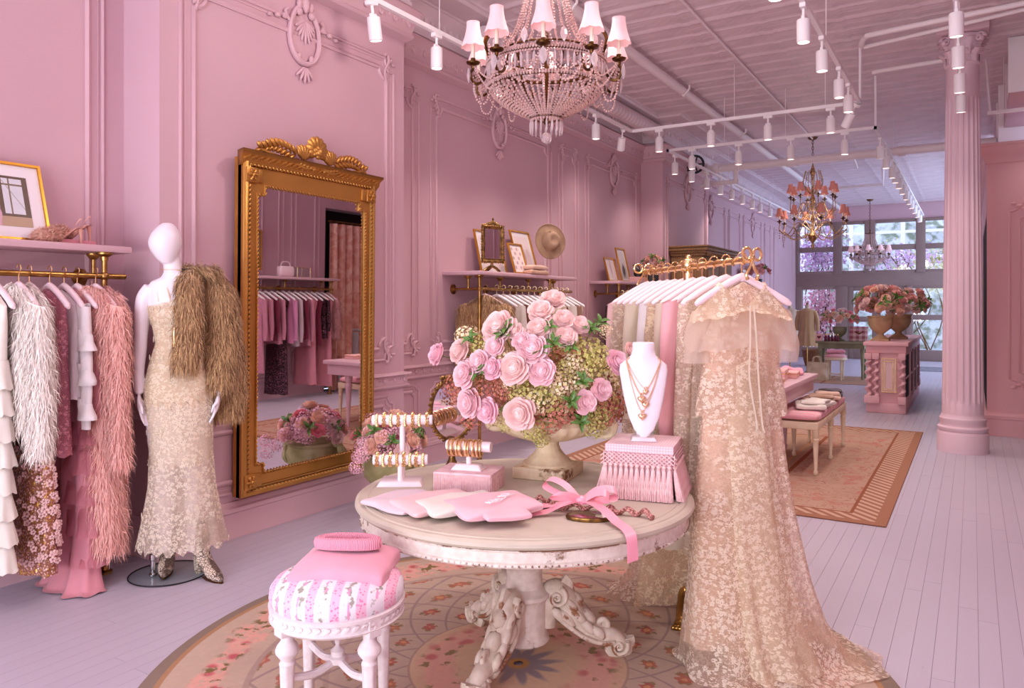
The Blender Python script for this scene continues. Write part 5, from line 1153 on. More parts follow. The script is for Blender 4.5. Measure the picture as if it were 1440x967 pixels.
def simple(x, y, z, rz, lab, cat, mat_, L, w0=.20, w1=.17, wh=.2, th=.035, sl=None, seed=0, amp=.010, hang_lab=None, grp=None, col='hangpink', folds=6, name='blouse', hem=None):
    hang(x, y, z, rz, None, hang_lab or 'pale pink hanger holding '+' '.join(lab.split(' on ')[0].split()[:9]), 'clothes hangers', col)
    prof = [(-.098, .035, .012), (-.10, .10, .015), (-.104, w0*.97, .022), (-.16, w0*.98, th*.9), (-.32, w1, th), (-.45, w1*.96, th), (-L*.75-.1, (w1+wh)/2, th*1.15), (-.08-L, wh, th*1.25)]
    ps = [('body', G(body_grid(prof, seed=seed, amp=amp, folds=folds)), mat_)]
    if sl:
        for s in (-1, 1): ps.append(('sleeve', G(sleeve_grid(s, w0, -.17, sl, .055, .036, seed=seed+s)), mat_))
    if hem: ps += hem
    return garm(name, lab, cat, x, y, z, rz, ps, grp)

# ---- rail beside the mannequin (garments hang across the rail: width along X)
ZR = 1.687; x0 = -4.165
def furcoat(x, y, rz, lab, mat_, L, sl, n, seed, w0=.21, length=.085, hl=None, wid=.0022, grp=None, th=.06, mirror=None):
    hang(x, y, ZR, rz, None, hl or 'pale pink hanger holding the '+' '.join(lab.split()[:4]), 'clothes hangers')
    prof = [(-.075, .04, .02), (-.08, .11, .035), (-.09, w0, .05), (-.2, w0*1.02, th*.9), (-.45, w0*.98, th), (-L*.8, w0, th*1.05), (-.08-L, w0*1.04, th*1.05)]
    bg_ = body_grid(prof, seed=seed, amp=.012, folds=4); gs = [bg_]+[sleeve_grid(s, w0, -.16, sl, .085, .072, seed=seed+s, out=.03) for s in (-1, 1)]
    t = garm('fur_coat', lab, 'coat', x, y, ZR, rz, [('lining', G(gs[0]), mat_)]+[('sleeve', G(q), mat_) for q in gs[1:]], grp)
    tag(fur_strands(gs, n, length, wid, seed).build('fur', mat_, t, smooth=False), kind='stuff'); return t
furcoat(-4.11, 2.375, 0, 'long salmon pink shaggy fur coat at the rail end beside the mannequin', F['furpink'], 1.40, .86, 44000, 5, .19, .08, th=.085)
furcoat(-4.115, 1.985, 0, 'white shaggy fur jacket on the rail beside the mannequin', F['furwhite'], .72, .74, 26000, 6, .19, .075)
# tiered ivory dress
hang(x0, 1.90, ZR, 0, None, 'pale pink hanger holding the ivory tiered dress', 'clothes hangers')
tiers = []
for k in range(8):
    z0_ = -.45-k*.125; q = body_grid([(z0_, .17+.006*k, .05), (z0_-.07, .185+.006*k, .06), (z0_-.14, .20+.006*k, .07)], seed=k, amp=.02, folds=11, slope=0); tiers.append(('ruffle_tier', G(q), F['ivory']))
garm('tiered_dress', 'ivory tiered ruffle dress hanging in front of the white fur jacket', 'dress', x0, 1.86, ZR, 0, [('bodice', G(body_grid([(-.085, .03, .015), (-.09, .19, .02), (-.2, .18, .04), (-.45, .165, .05), (-.8, .17, .05), (-1.4, .2, .05)], seed=2)), F['ivory'])]+tiers)
# flower sequin gown
simple(x0, 2.06, ZR, 0, 'rose and gold flower-sequin gown on the rail', 'gown', F['flowerseq'], 1.46, .19, .17, .22, .05, seed=8, amp=.016, name='sequin_gown')
fb_ = MB(); R = random.Random(4); gq = body_grid([(-.9, .18, .055), (-1.2, .2, .065), (-1.5, .225, .07)], seed=8, amp=.016)
for k in range(260):
    i, j = R.randrange(43), R.randrange(64); p = gq[i, j]; nrm = p-gq[i].mean(0); nrm[2] = 0; nrm = nrm/np.linalg.norm(nrm); a0 = R.random()*6; side = np.cross(nrm, (0, 0, 1.)); r = R.uniform(.008, .016)
    for q in range(5):
        a = a0+q*2*PI/5; c_ = p+nrm*.006+(side*math.cos(a)+np.array((0, 0, 1.))*math.sin(a))*r*.8; fb_.ell(c_, r*.62, r*.62, r*.62, 3, 5)
tag(fb_.build('sequin_flowers', F['blush'], bpy.data.objects['sequin_gown'], smooth=True, loc=(0, 0, 0)), kind='stuff')
# pink lace dress
simple(x0+.02, 2.15, ZR, 0, 'short pink lace dress with thin straps on the rail', 'dress', L_['pink'], .88, .13, .14, .17, .04, seed=9, amp=.014, name='lace_dress')
# ivory ruffled blouse
rf = []
for s in (-1, 1):
    for k, (z_, r) in enumerate(((-.30, .05), (-.48, .055), (-.66, .05))): q = sleeve_grid(s, .2, z_, .12, .045, .07, seed=k); rf.append(('cuff_ruffle', G(q), F['white']))
simple(x0, 2.235, ZR, 0, 'white ruffle-sleeved silk blouse on the rail', 'blouse', F['white'], .60, .2, .16, .18, .035, sl=.66, seed=10, hem=rf)
# rose ruffled gown with train
hang(x0, 2.305, ZR, 0, None, 'pale pink hanger holding the rose ruffled gown', 'clothes hangers')
rg = [('body', G(body_grid([(-.085, .03, .012), (-.09, .16, .02), (-.2, .15, .035), (-.5, .14, .04), (-.9, .16, .05), (-1.3, .17, .06), (-1.60, .19, .075, .02, -.03), (-1.672, .21, .09, .04, -.05), (-1.68, .23, .10, .06, -.07)], seed=12, amp=.034, folds=9, floor=-1.679)), F['rose'])]
for k in range(5):
    z_ = -.80-k*.16; rg.append(('ruffle', G(body_grid([(z_, .15+.012*k, .048+.004*k), (z_-.06, .175+.012*k, .06+.004*k), (z_-.12, .20+.012*k, .072+.004*k)], seed=20+k, amp=.026, folds=13, slope=.15*(-1)**k)), SHR['rose']))
for s in (-1, 1): rg.append(('sleeve', G(sleeve_grid(s, .16, -.16, .62, .045, .06, seed=31+s)), SHR['rose']))
garm('ruffled_gown', 'long rose chiffon ruffled gown trailing on the floor by the mannequin', 'gown', x0, 2.305, ZR, 0, rg)

# ---- rails A and B on the panelled wall
xa = -4.08
furcoat(xa, 6.22, .25, 'brown fox fur coat at the start of the far wall rail', F['furbrown'], .85, .62, 16000, 15, .22, .075, wid=.003)
Alist = [('taupe', 'taupe wool cardigan', .6), ('ivory', 'ivory silk shirt', .6), ('brown', 'brown suede jacket', .62), ('cream', 'cream knit top', .56), ('taupe', 'taupe suede overshirt', .6), ('white', 'white shirt', .62), ('brown', 'brown corduroy jacket', .6), ('cream', 'cream cardigan', .6), ('beige', 'beige satin dress', 1.5), ('brown', 'dark brown knit', .6), ('ivory', 'ivory blouse', .6), ('taupe', 'mushroom coat', 1.0), ('cream', 'cream shearling coat', .95)]
for i, (c_, nm, L) in enumerate(Alist):
    simple(xa, 6.43+i*.128, ZR, .30, nm+[' next to the fox fur coat', ' second from the fox fur coat', ' third from the fox fur coat', ' fourth from the fox fur coat', ' fifth from the fox fur coat', ' under the fedora shelf middle', ' left of the rail bracket', ' right of the rail bracket', ' past the rail bracket', ' fourth from the rail end', ' third from the rail end', ' second from the rail end', ' last on the fedora rail'][i], 'garment', F[c_], L, sl=.55 if i % 3 else None, seed=40+i, col='hangwhite', name='garment', grp='garments on the fedora rail', hang_lab='white hanger holding the '+nm)
for i, (c_, nm, L) in enumerate((('dark', 'plum brown jacket', .7), ('mauve', 'mauve cardigan', .6), ('dark', 'dark wool coat', 1.0), ('rose', 'rose dress', 1.1), ('brown', 'brown blazer', .7), ('dark', 'dark plum dress', 1.1), ('cream', 'cream jumper', .6), ('dark', 'charcoal plum cape', .8))):
    simple(xa, 9.62+i*.17, ZR, .30, nm+' on the short rail before the projecting bay', 'garment', F[c_], L, sl=.55 if i % 2 == 0 else None, seed=60+i, col='hangwhite', name='garment', grp='garments on the short rail', hang_lab='white hanger holding the '+nm)
# ---- rail opposite the mirror (seen in the glass)
for i, (c_, nm, L, sl) in enumerate((('mauve', 'mauve knit dress', 1.15, .6), ('mauve', 'dusty rose cardigan', .7, .6), ('berry', 'berry velvet top', .7, .5), ('mauve', 'rose pink jacket', .75, .6), ('blackseq', 'black sequin gown', 1.5, None), ('lil', 'orchid pink jumper', .75, .62), ('gray', 'dove grey blouse', .8, .65), ('berry', 'berry velvet jacket', .7, .6), ('mauve', 'rose knit with long sleeves', .8, .65), ('rose', 'long rose slip dress', 1.4, None), ('berry', 'berry sequin shift', .8, None), ('blackseq', 'black beaded jacket', .7, .5), ('rose', 'pleated rose gown', 1.45, None))):
    simple(.74, 7.3+i*.112, ZR, -.25, nm+' on the rail opposite the gilt mirror', 'garment', F[c_], L, sl=sl, seed=80+i, col='hangwhite', name='garment', grp='garments opposite the mirror', hang_lab='white hanger holding the '+nm)
furcoat(.74, 8.76, 0, 'dusty pink fur jacket on the rail opposite the gilt mirror', F['furmauve'], .7, .6, 7000, 99, .2, .06, wid=.004)

# ---- rolling rack with bow ends
RA = math.radians(41.9); cR, sR = math.cos(RA), math.sin(RA); RX, RY, RZ = -1.198, 3.648, 1.69
rr_ = thing('rolling_rack', 'gold garment rack with bow finials and claw feet behind the table', 'garment rack', (RX, RY, 0.0), RA)
u = np.linspace(-.60, .62, 120); th = u*70
MB().cyl((0, -.63, RZ), (0, .61, RZ), .013, 12).build('rail', K['gold'], rr_)
m = MB(); m.tube(np.stack([.015*np.cos(th), u, RZ+.015*np.sin(th)], 1), .0055, 6); m.build('rope_twist', K['gold'], rr_)
MB().cyl((0, 0, .10), (0, 0, RZ), .014, 14).lathe([(.022, RZ-.16), (.026, RZ-.13), (.02, RZ-.10), (.024, RZ-.03)], 16).build('post', K['gold'], rr_)
MB().ell((0, 0, RZ+.012), .034, .034, .036, 8, 12).ell((0, 0, RZ+.05), .015, .015, .012).build('finial', K['gold'], rr_)
for s in (-1, 1):
    q = MB(); yb = s*.635 if s < 0 else .62
    a = np.linspace(0, 2*PI, 22, endpoint=False)
    for d in (-1, 1):
        q.tube(np.stack([d*(.045+.036*np.cos(a)), np.zeros(22), .018+.03*np.sin(a)+.01], 1), .0075, 8, closed=True, flat=1)
        q.tube(bez([(0, 0, 0), (d*.02, 0, -.04), (d*.05, 0, -.075), (d*.04, 0, -.10)], 5), np.linspace(.005, .010, 16), 6)
    q.ell((0, 0, .012), .014, .014, .016); q.xf(TR(0, yb, RZ, rz=.5 if s < 0 else .3, s=.82)).build('bow_end', K['gold'], rr_)
MB().lathe([(.03, .09), (.05, .10), (.045, .13), (.02, .17), (.016, .2)], 16).build('base_hub', K['brass'], rr_)
for k in range(4):
    a = PI/4+k*PI/2 + .2; q = MB(); c_, s_ = math.cos(a), math.sin(a)
    q.tube(bez([(.02*c_, .02*s_, .12), (.09*c_, .09*s_, .13), (.16*c_, .16*s_, .075), (.22*c_, .22*s_, .03), (.255*c_, .255*s_, .026)], 6), np.interp(np.linspace(0, 1, 25), [0, .3, .7, .9, 1], [.022, .03, .022, .026, .02]), 10)
    for d in (-.35, 0, .35): q.ell(((.27)*c_-d*.045*s_, .27*s_+d*.045*c_, .018), .017, .014, .016, 5, 7)
    q.build('claw_foot', K['brass'], rr_)
def rpos(s): return (RX+.668*s, RY-.744*s)
def rg_(s, lab, cat, mat_, L, sl=None, seed=0, **k):
    x, y = rpos(s); return simple(x, y, RZ+.012, RA, lab, cat, mat_, L, sl=sl, seed=seed, **k)
rg_(-.56, 'sheer blush blouse at the far end of the bow rack', 'blouse', F['blush'], .72, .6, 101)
rg_(-.47, 'ivory lace dress second from the far end of the bow rack', 'dress', L_['ivory'], 1.3, .55, 102, name='dress')
rg_(-.37, 'ecru beaded dress on the bow rack beside the ivory lace one', 'dress', L_['ecru'], 1.45, None, 103, name='dress')
rg_(-.27, 'cream fine-knit cardigan on the bow rack beside the ecru dress', 'cardigan', F['cream'], .9, .62, 104, name='cardigan')
rg_(-.17, 'cream satin slip dress by the rack post', 'dress', F['cream'], 1.35, None, 105, name='dress')
rf = []
for k in range(5): z_ = -.2-k*.13; rf.append(('ruffle', G(body_grid([(z_, .19, .04), (z_-.05, .205, .055), (z_-.1, .215, .06)], seed=70+k, amp=.024, folds=15, slope=.3)), F['white']))
rg_(-.06, 'white ruffle-front blouse just past the rack post', 'blouse', F['white'], .8, .6, 106, hem=rf)
rg_(.05, 'beige lace gown with long skirt in the middle of the bow rack', 'gown', L_['ecru'], 1.55, .5, 107, name='gown', wh=.3)
rg_(.16, 'beige satin coat dress beside the pink cardigan', 'dress', F['beige'], 1.25, .6, 108, name='dress')
rg_(.28, 'pink long-sleeved cardigan behind the lace gowns', 'cardigan', F['pinkcard'], .62, .64, 109, name='cardigan', w0=.215)
rg_(.40, 'ivory long-sleeved lace dress directly behind the front gown', 'dress', L_['ivory'], 1.2, .78, 110, name='dress', w0=.19)
# lace gown at the front
gx, gy = rpos(.545); hang(gx, gy, RZ+.012, RA, None, 'pale pink hanger holding the peach lace gown', 'clothes hangers')
FLR = -(RZ+.012)+.013
sl_ = body_grid([(-.10, .05, .01), (-.12, .15, .02), (-.3, .165, .035), (-.5, .155, .04), (-.75, .18, .055), (-1.1, .20, .07), (-1.45, .235, .09), (-1.60, .25, .10)], seed=120, amp=.016, folds=7)
sk = body_grid([(-.42, .158, .048), (-.5, .165, .055), (-.72, .19, .075), (-1.0, .225, .10, .01), (-1.3, .265, .13, .03, -.01), (-1.52, .305, .165, .05, -.02), (-1.66, .345, .20, .08, -.03), (FLR+.015, .375, .23, .10, -.04), (FLR+.002, .43, .28, .15, -.04)], seed=121, amp=.040, folds=9, floor=FLR)
pan = body_grid([(-.42, .10, .052, 0, -.012), (-.72, .115, .085, 0, -.014), (-1.0, .13, .108, .01, -.014), (-1.3, .15, .138, .03, -.022), (-1.52, .17, .175, .05, -.03), (FLR+.02, .19, .235, .08, -.045)], seed=121, amp=.035, folds=9, floor=FLR+.004)
bod = body_grid([(-.10, .06, .016), (-.11, .18, .024), (-.2, .185, .042), (-.32, .175, .05), (-.45, .168, .052), (-.60, .195, .066), (-.66, .20, .07)], seed=122, amp=.014, folds=8)
def capelet(z0, z1, w0, w1, seed, op=.0):
    n, nu = 16, 90; a = np.linspace(0, 2*PI, nu, endpoint=False); P = []
    for s in np.linspace(0, 1, n):
        w_ = .105+(w0-.105)*min(1, s*1.6)+(w1-w0)*max(0, s-.3); t_ = .035+.055*s
        x = w_*np.sign(np.cos(a))*np.abs(np.cos(a))**.8; y = t_*np.sin(a)*(1+.22*s*np.sin(9*a+seed)); z = z0-(z0-z1)*s*(1-.25*np.abs(np.cos(a))*s)-.36*np.abs(x)*np.minimum(1, .4+s)+.05 - (.085*(np.sin(a) < 0)+.03)*(1-s)*(1-np.abs(np.cos(a)))
        P.append(np.stack([x, y, z+.004*np.sin(18*a)*s], 1))
    return np.array(P)
gparts = [('slip', G(sl_), F['peach']), ('skirt', G(sk), L_['gown']), ('front_panel', G(pan), L_['cape']), ('bodice', G(bod), L_['gown']), ('cape_collar', G(capelet(-.135, -.27, .2, .245, 1)), L_['cape']), ('cape', G(capelet(-.145, -.42, .21, .265, 2)), SHR['ecru'])]
for s in (-1, 1):
    gparts.append(('sleeve', G(sleeve_grid(s, .185, -.20, .24, .06, .075, out=.03, seed=130+s)), SHR['ecru']))
    m = MB(); m.surf(strip(bez([(s*.008, -.088, -.20), (s*.014, -.10, -.35), (s*.02, -.105, -.5), (s*.012+.02, -.112, -.68), (s*.022+.02, -.115, -.72)], 6), (.004, 0, 0), 2)); gparts.append(('ribbon_tie', m, F['cream']))
gw = garm('lace_gown', 'long peach and ecru lace gown with cape collar at the front of the bow rack', 'gown', gx, gy, RZ+.012, RA, gparts)
# trailing hem of the gown behind
tr = body_grid([(-1.05, .15, .06), (-1.3, .18, .08), (-1.55, .22, .11, -.01), (-1.66, .25, .14, -.02), (FLR+.002, .29, .16, -.04)], seed=140, amp=.04, folds=10, floor=FLR); xx_, yy_ = rpos(-.24)
garm('tulle_underskirt', 'dusty rose tulle underskirt pooling on the rug under the bow rack', 'skirt', xx_, yy_, RZ+.012, RA, [('skirt', G(tr), L_['gown'])])

# ---- mannequin
mq = thing('mannequin', 'white faceless mannequin in cream lace dress on a glass base', 'mannequin', (-3.80, 2.665, 0), math.radians(50))
K['mq'] = plain('satin_white_mannequin', (244, 236, 242), .32, spec=.5)
m = MB()
ring = lambda z, w_, d_, xo=0, yo=0, n=28: [(xo+w_*math.cos(a), yo+d_*math.sin(a), z) for a in np.linspace(0, 2*PI, n, endpoint=False)]
torso = [(.86, .10, .09, .02), (.95, .160, .115, .01), (1.06, .168, .118, 0), (1.16, .145, .10, -.005), (1.29, .105, .082, -.005), (1.38, .118, .09, -.005), (1.47, .14, .112, -.005), (1.54, .142, .105, -.005), (1.60, .152, .08, -.008), (1.635, .13, .068, -.012), (1.66, .07, .058, -.02), (1.685, .05, .052, -.026), (1.75, .045, .05, -.035), (1.79, .04, .048, -.04)]
m.surf(np.array([ring(z, w_, d_, xo, .0) for z, w_, d_, xo in torso])[::-1], cv=True, cap0=True, cap1=True)
hd = np.array([ring(1.735+.225*t, .004+.082*math.sin(PI*(.06+.9*t))**.62*(.86+.28*t if t < .5 else 1), .006+.10*math.sin(PI*(.06+.9*t))**.62*(.8+.3*t if t < .6 else 1), -.055-.012*math.sin(PI*t), -.028+.022*t) for t in np.linspace(0, 1, 14)])
m.surf(hd[::-1], cv=True, cap0=True, cap1=True)
for s in (-1, 1): m.ell((s*.04-.01, -.075, 1.475), .058, .05, .052, 7, 12)
def arm(sx, pts, rad): m.tube(bez(pts, 6), np.interp(np.linspace(0, 1, (len(pts)-1)*6+1), np.linspace(0, 1, len(rad)), rad), 14)
arm(-1, [(-.135, 0, 1.60), (-.175, .01, 1.53), (-.188, .02, 1.40), (-.195, .02, 1.28), (-.20, -.0, 1.15), (-.195, -.03, 1.02)], [.045, .046, .042, .036, .034, .028, .022])
arm(1, [(.135, 0, 1.60), (.175, .02, 1.52), (.205, .05, 1.38), (.235, .06, 1.25), (.235, .01, 1.12), (.215, -.05, 1.01)], [.045, .046, .042, .036, .034, .028, .022])
def hand(wx, wy, wz, ang, mir):
    M_ = Matrix.Translation((wx, wy, wz)) @ Matrix.Rotation(ang, 4, 'Y'); h = MB()
    h.ell((0, 0, -.045), .016, .034, .058, 6, 10)
    for i, (L, sp) in enumerate(((.068, -.024), (.078, -.008), (.074, .008), (.06, .024))):
        h.tube(bez([(0, sp*.9, -.085), (.006*mir, sp*1.1, -.085-L*.5), (.016*mir, sp*1.15, -.085-L)], 4), np.linspace(.0095, .006, 9), 8)
    h.tube(bez([(0, -.022, -.03), (.012*mir, -.045, -.055), (.016*mir, -.05, -.095)], 4), np.linspace(.012, .007, 9), 8); m.merge(h, M_)
hand(-.195, -.035, 1.005, -.10, 1); hand(.213, -.055, .995, .22, -1)
for s, (hx, hy) in ((-1, (-.075, .02)), (1, (.085, -.03))):
    m.tube(bez([(s*.085, 0, .98), (s*.085+.0, 0, .75), (hx, hy, .52), (hx, hy, .35), (hx, hy, .13)], 5), np.interp(np.linspace(0, 1, 21), [0, .25, .5, .7, 1], [.088, .074, .052, .055, .034]), 14)
bo = m.build('body', K['mq'], mq, smooth=False); rm = bo.modifiers.new('remesh', 'REMESH'); rm.mode = 'VOXEL'; rm.voxel_size = .0065; rm.use_smooth_shade = True; sm = bo.modifiers.new('smooth', 'SMOOTH'); sm.factor = .5; sm.iterations = 4
MB().lathe([(0, .0), (.205, 0), (.208, .004), (.205, .009), (0, .009)], 64, c=(-.05, .02, .001)).build('glass_base', K['baseglass'], mq)
a = np.linspace(0, 2*PI, 64, endpoint=False); MB().tube(np.stack([-.05+.207*np.cos(a), .02+.207*np.sin(a), np.full(64, .006)], 1), .004, 6, closed=True).build('base_edge', K['black'], mq)
MB().cyl((-.13, .0, .01), (-.13, .0, .62), .009, 10).lathe([(.022, .01), (.022, .018), (.013, .024), (.013, .09), (.018, .095), (.018, .125), (.011, .13)], 14, c=(-.13, 0, 0)).build('support_rod', K['chrome'], mq)
# dress
dr_ = thing('lace_dress', 'cream lace slip dress worn by the mannequin', 'dress', mq.location, mq.rotation_euler[2])
def skin(rows, n=72, amp=0, folds=9, seed=0):
    rows = np.array(rows, float); s = np.linspace(0, 1, 40); idx = np.interp(s, np.linspace(0, 1, len(rows)), np.arange(len(rows))); c = [np.interp(idx, np.arange(len(rows)), rows[:, k]) for k in range(rows.shape[1])]; a = np.linspace(0, 2*PI, n, endpoint=False)
    f = 1+amp*(s**1.5)[:, None]*(np.sin(folds*a+seed)+.5*np.sin((folds+4)*a+2*seed))
    return np.stack([c[3][:, None]+c[1][:, None]*np.cos(a)*f, c[4][:, None]+c[2][:, None]*np.sin(a)*f, c[0][:, None]+0*a+.018*(s > .985)[:, None]*np.sin(folds*2*a)], -1)
up = skin([(1.50, .152, .128, -.005, -.008), (1.44, .146, .128, -.005, -.01), (1.38, .128, .105, -.005, 0), (1.29, .114, .09, -.005, 0), (1.18, .148, .105, -.003, 0), (1.06, .178, .127, 0, 0), (.96, .182, .13, .005, 0)])
up[0, :, 2] += .035*np.abs(np.cos(np.linspace(0, 2*PI, 72, endpoint=False)*1.0+1.2))**2
lw = skin([(.97, .181, .129, .005, 0), (.85, .172, .128, .01, 0), (.70, .165, .13, .015, 0), (.5, .175, .15, .02, 0), (.32, .205, .18, .02, 0), (.17, .235, .205, .02, 0)], amp=.045, folds=11, seed=2)
MB().surf(up[::-1], cv=True).build('bodice', L_['cape'], dr_, smooth=80); MB().surf(lw[::-1], cv=True).build('skirt', L_['manq'], dr_, smooth=80)
MB().surf(skin([(1.49, .149, .124, -.005, -.008), (1.38, .124, .10, -.005, 0), (1.29, .110, .086, -.005, 0), (1.06, .174, .123, 0, 0), (.9, .172, .12, .005, 0), (.62, .15, .115, .01, 0)])[::-1], cv=True).build('slip_lining', F['ivory'], dr_, smooth=80)
for s in (-1, 1): MB().surf(strip(bez([(s*.085-.005, -.088, 1.525), (s*.095-.005, -.058, 1.60), (s*.10-.005, 0, 1.645), (s*.09-.005, .06, 1.59)], 6), (.004, 0, 0), 2)).build('strap', F['cream'], dr_, smooth=80)
b = MB()
for k in range(70):
    R = random.Random(k); i = R.choice((2, 10, 18, 24, 30, 36, 38)); j = R.randrange(72); gsel = up if k % 2 else lw; p = gsel[i, j]; nrm = p-gsel[i].mean(0); nrm /= np.linalg.norm(nrm); sd = np.cross(nrm, (0, 0, 1.)); a_ = np.linspace(0, 5, 14); r = .022*np.exp(-.2*a_)*R.uniform(.7, 1.4)
    b.tube(p+nrm*.004+sd*(r*np.cos(a_+k))[:, None]+np.array((0, 0, 1.))*(r*np.sin(a_+k))[:, None], .0026, 4)
tag(b.build('corded_scrolls', F['cream'], dr_), kind='stuff')
# boots
g = Mat('snakeskin_leather', .45); d = g.vor(60, 'DISTANCE_TO_EDGE'); n = g.noise(11, 3, dist=.8).step(.45, .58); c = g.mix(n, (224, 206, 186), (112, 92, 82)); g.set('Base Color', g.mix(1-d.step(.03, .10), c, (70, 54, 50))); g.bump(d, .5, .003); K['snake'] = g.m
def boot():
    t = thing('snakeskin_boot', 'b', 'boot'); rows = [((0, .01, .30), (.048, .054), 0), ((0, .008, .24), (.046, .052), 0), ((0, .0, .17), (.042, .048), -.05), ((0, -.008, .12), (.040, .052), -.35), ((0, -.04, .085), (.042, .055), -.75), ((0, -.085, .055), (.043, .042), -1.1), ((0, -.13, .035), (.042, .032), -1.4), ((0, -.175, .024), (.032, .022), -1.55), ((0, -.21, .017), (.017, .014), -1.57), ((0, -.225, .014), (.005, .006), -1.57)]
    P = []
    for c_, (w_, d_), tilt in rows:
        row = []
        for a in np.linspace(0, 2*PI, 24, endpoint=False):
            v = Matrix.Rotation(-tilt, 4, 'X') @ Vector((w_*math.cos(a), d_*math.sin(a), 0)); q = np.array(c_)+np.array(v); q[2] = max(q[2], .006); row.append(q)
        P.append(row)
    MB().surf(np.array(P), cv=True, cap1=True).build('upper', K['snake'], t, smooth=80)
    MB().box(-.02, .02, .012, .05, 0, .10, .004, taper=(1.35, 1.3)).build('heel', K['snake'], t); MB().extr([(-.03, -.06), (-.036, -.12), (-.028, -.18), (-.006, -.228), (.006, -.228), (.028, -.18), (.036, -.12), (.03, -.06)], 0, .008).build('sole', K['brown'] if 'brown' in K else K['bronze'], t); return t
b1 = boot(); b1.location = (-3.955+.02, 2.70, .0); b1.rotation_euler = (0, 0, math.radians(48)); b1['label'] = 'snakeskin heeled boot standing on the glass base'
b2 = dup(b1, (-3.69, 2.735, 0), (0, 0, math.radians(80)), 'snakeskin heeled boot stepping off the glass base towards the mirror')
b1['group'] = b2['group'] = 'snakeskin boots'
b1.location.z = .0115
# fur jacket over one shoulder
fj = thing('fur_jacket', 'brown fox fur jacket draped over one shoulder of the mannequin', 'jacket', mq.location, mq.rotation_euler[2])
def loft(pts, rad, n=20, fl=1.0):
    p = bez(pts, 6); r = np.interp(np.linspace(0, 1, len(p)), np.linspace(0, 1, len(rad)), rad); a = np.linspace(0, 2*PI, n, endpoint=False)
    return np.stack([p[:, 0:1]+r[:, None]*np.cos(a), p[:, 1:2]+r[:, None]*fl*np.sin(a), p[:, 2:3]+0*a], -1)
fg = [loft([(.07, -.06, 1.70), (.06, -.13, 1.62), (.065, -.145, 1.45), (.055, -.14, 1.28), (.045, -.135, 1.17)], [.02, .05, .055, .06, .05], fl=.5),
      loft([(.17, .0, 1.68), (.21, -.0, 1.58), (.225, .02, 1.4), (.215, .02, 1.22), (.205, .0, 1.05)], [.03, .075, .085, .085, .08], fl=.85),
      loft([(.12, .09, 1.70), (.2, .11, 1.5), (.25, .12, 1.25), (.26, .11, 1.0), (.25, .09, .88)], [.03, .07, .08, .08, .07], fl=.6),
      loft([(.02, .08, 1.69), (.08, .02, 1.715), (.13, -.02, 1.715), (.17, -.05, 1.69)], [.03, .06, .065, .04], fl=.8)]
for q, n_ in zip(fg, ('front_panel', 'sleeve', 'back_panel', 'collar')): MB().surf(q[::-1], cv=True, cap0=True, cap1=True).build(n_, F['furbrown'], fj, smooth=80)
tag(fur_strands(fg, 26000, .075, .0021, 77, .5, .28).build('fur', F['furbrown'], fj, smooth=False), kind='stuff')
nk = thing('tassel_necklace', 'long gold lariat necklace with two tassels on the mannequin', 'necklace', mq.location, mq.rotation_euler[2])
b = MB(); beads(b, bez([(-.06, -.02, 1.66), (-.05, -.075, 1.60), (-.02, -.135, 1.50), (.0, -.16, 1.45)], 6), .0034); beads(b, bez([(.05, -.02, 1.66), (.045, -.075, 1.60), (.015, -.135, 1.50), (.0, -.16, 1.45)], 6), .0034); beads(b, [(0, -.16, 1.45), (0, -.155, 1.34)], .0036); beads(b, ring(1.70, .052, .056, -.03, -.004, 24)+ring(1.70, .052, .056, -.03, -.004, 24)[:1], .0018); b.build('chain', K['gold'], nk)
for x_, z_ in ((-.006, 1.38), (.008, 1.31)): MB().lathe([(.012, -.10), (.011, -.02), (.008, -.005), (.006, .004), (0, .006)], 12, c=(x_, -.158, z_)).build('tassel', K['gold'], nk)
# ================================================================== flowers
def rosemat(name, a, b):
    g = Mat(name, .65, spec=.25); X, Y, Z = g.xyz(); g.set('Base Color', g.mix((Z*.5+.2)+g.noise(3, 2)*.5-.2, a, b)); g.set('Subsurface Weight', .12); g.set('Subsurface Radius', (.01, .004, .003)); g.set('Sheen Weight', .15); return g.m
K['rose'] = rosemat('pale_pink_petals', (247, 188, 200), (254, 226, 228)); K['roselav'] = rosemat('lavender_pink_petals', (246, 182, 200), (253, 220, 228)); K['rosecream'] = rosemat('cream_pink_petals', (246, 196, 194), (253, 230, 224))
K['rosecoral'] = rosemat('coral_petals', (244, 158, 156), (253, 208, 202)); K['rosepeach'] = rosemat('peach_petals', (246, 178, 150), (252, 220, 200)); K['rosehot'] = rosemat('hot_pink_petals', (226, 92, 118), (248, 160, 170))
K['leaf'] = plain('glossy_leaf', (70, 110, 44), .4, col2=(104, 146, 66), scale=9); K['stem'] = plain('green_stem', (104, 124, 62), .6)
def petal(th0, hw, rb, rt, h, curl, z0=0, n=7, jit=None):
    P = []
    for v in np.linspace(0, 1, n):
        row = []
        for u in np.linspace(-1, 1, n):
            lob = 1-.16*u*u-.12*abs(u)**4; vv = v*lob; r = rb+(rt-rb)*(vv**.75)+curl*max(0, vv-.62)**1.4*3; z = z0+h*vv-curl*max(0, vv-.72)*1.1
            a = th0+hw*u*(.30+.70*math.sin(min(1, vv*1.25)*PI/2)); k = 1+.03*math.sin(u*5+th0*3)*vv; row.append((r*k*math.cos(a), r*k*math.sin(a), z+.02*math.sin(u*4+th0)*vv))
        P.append(row)
    return np.array(P)
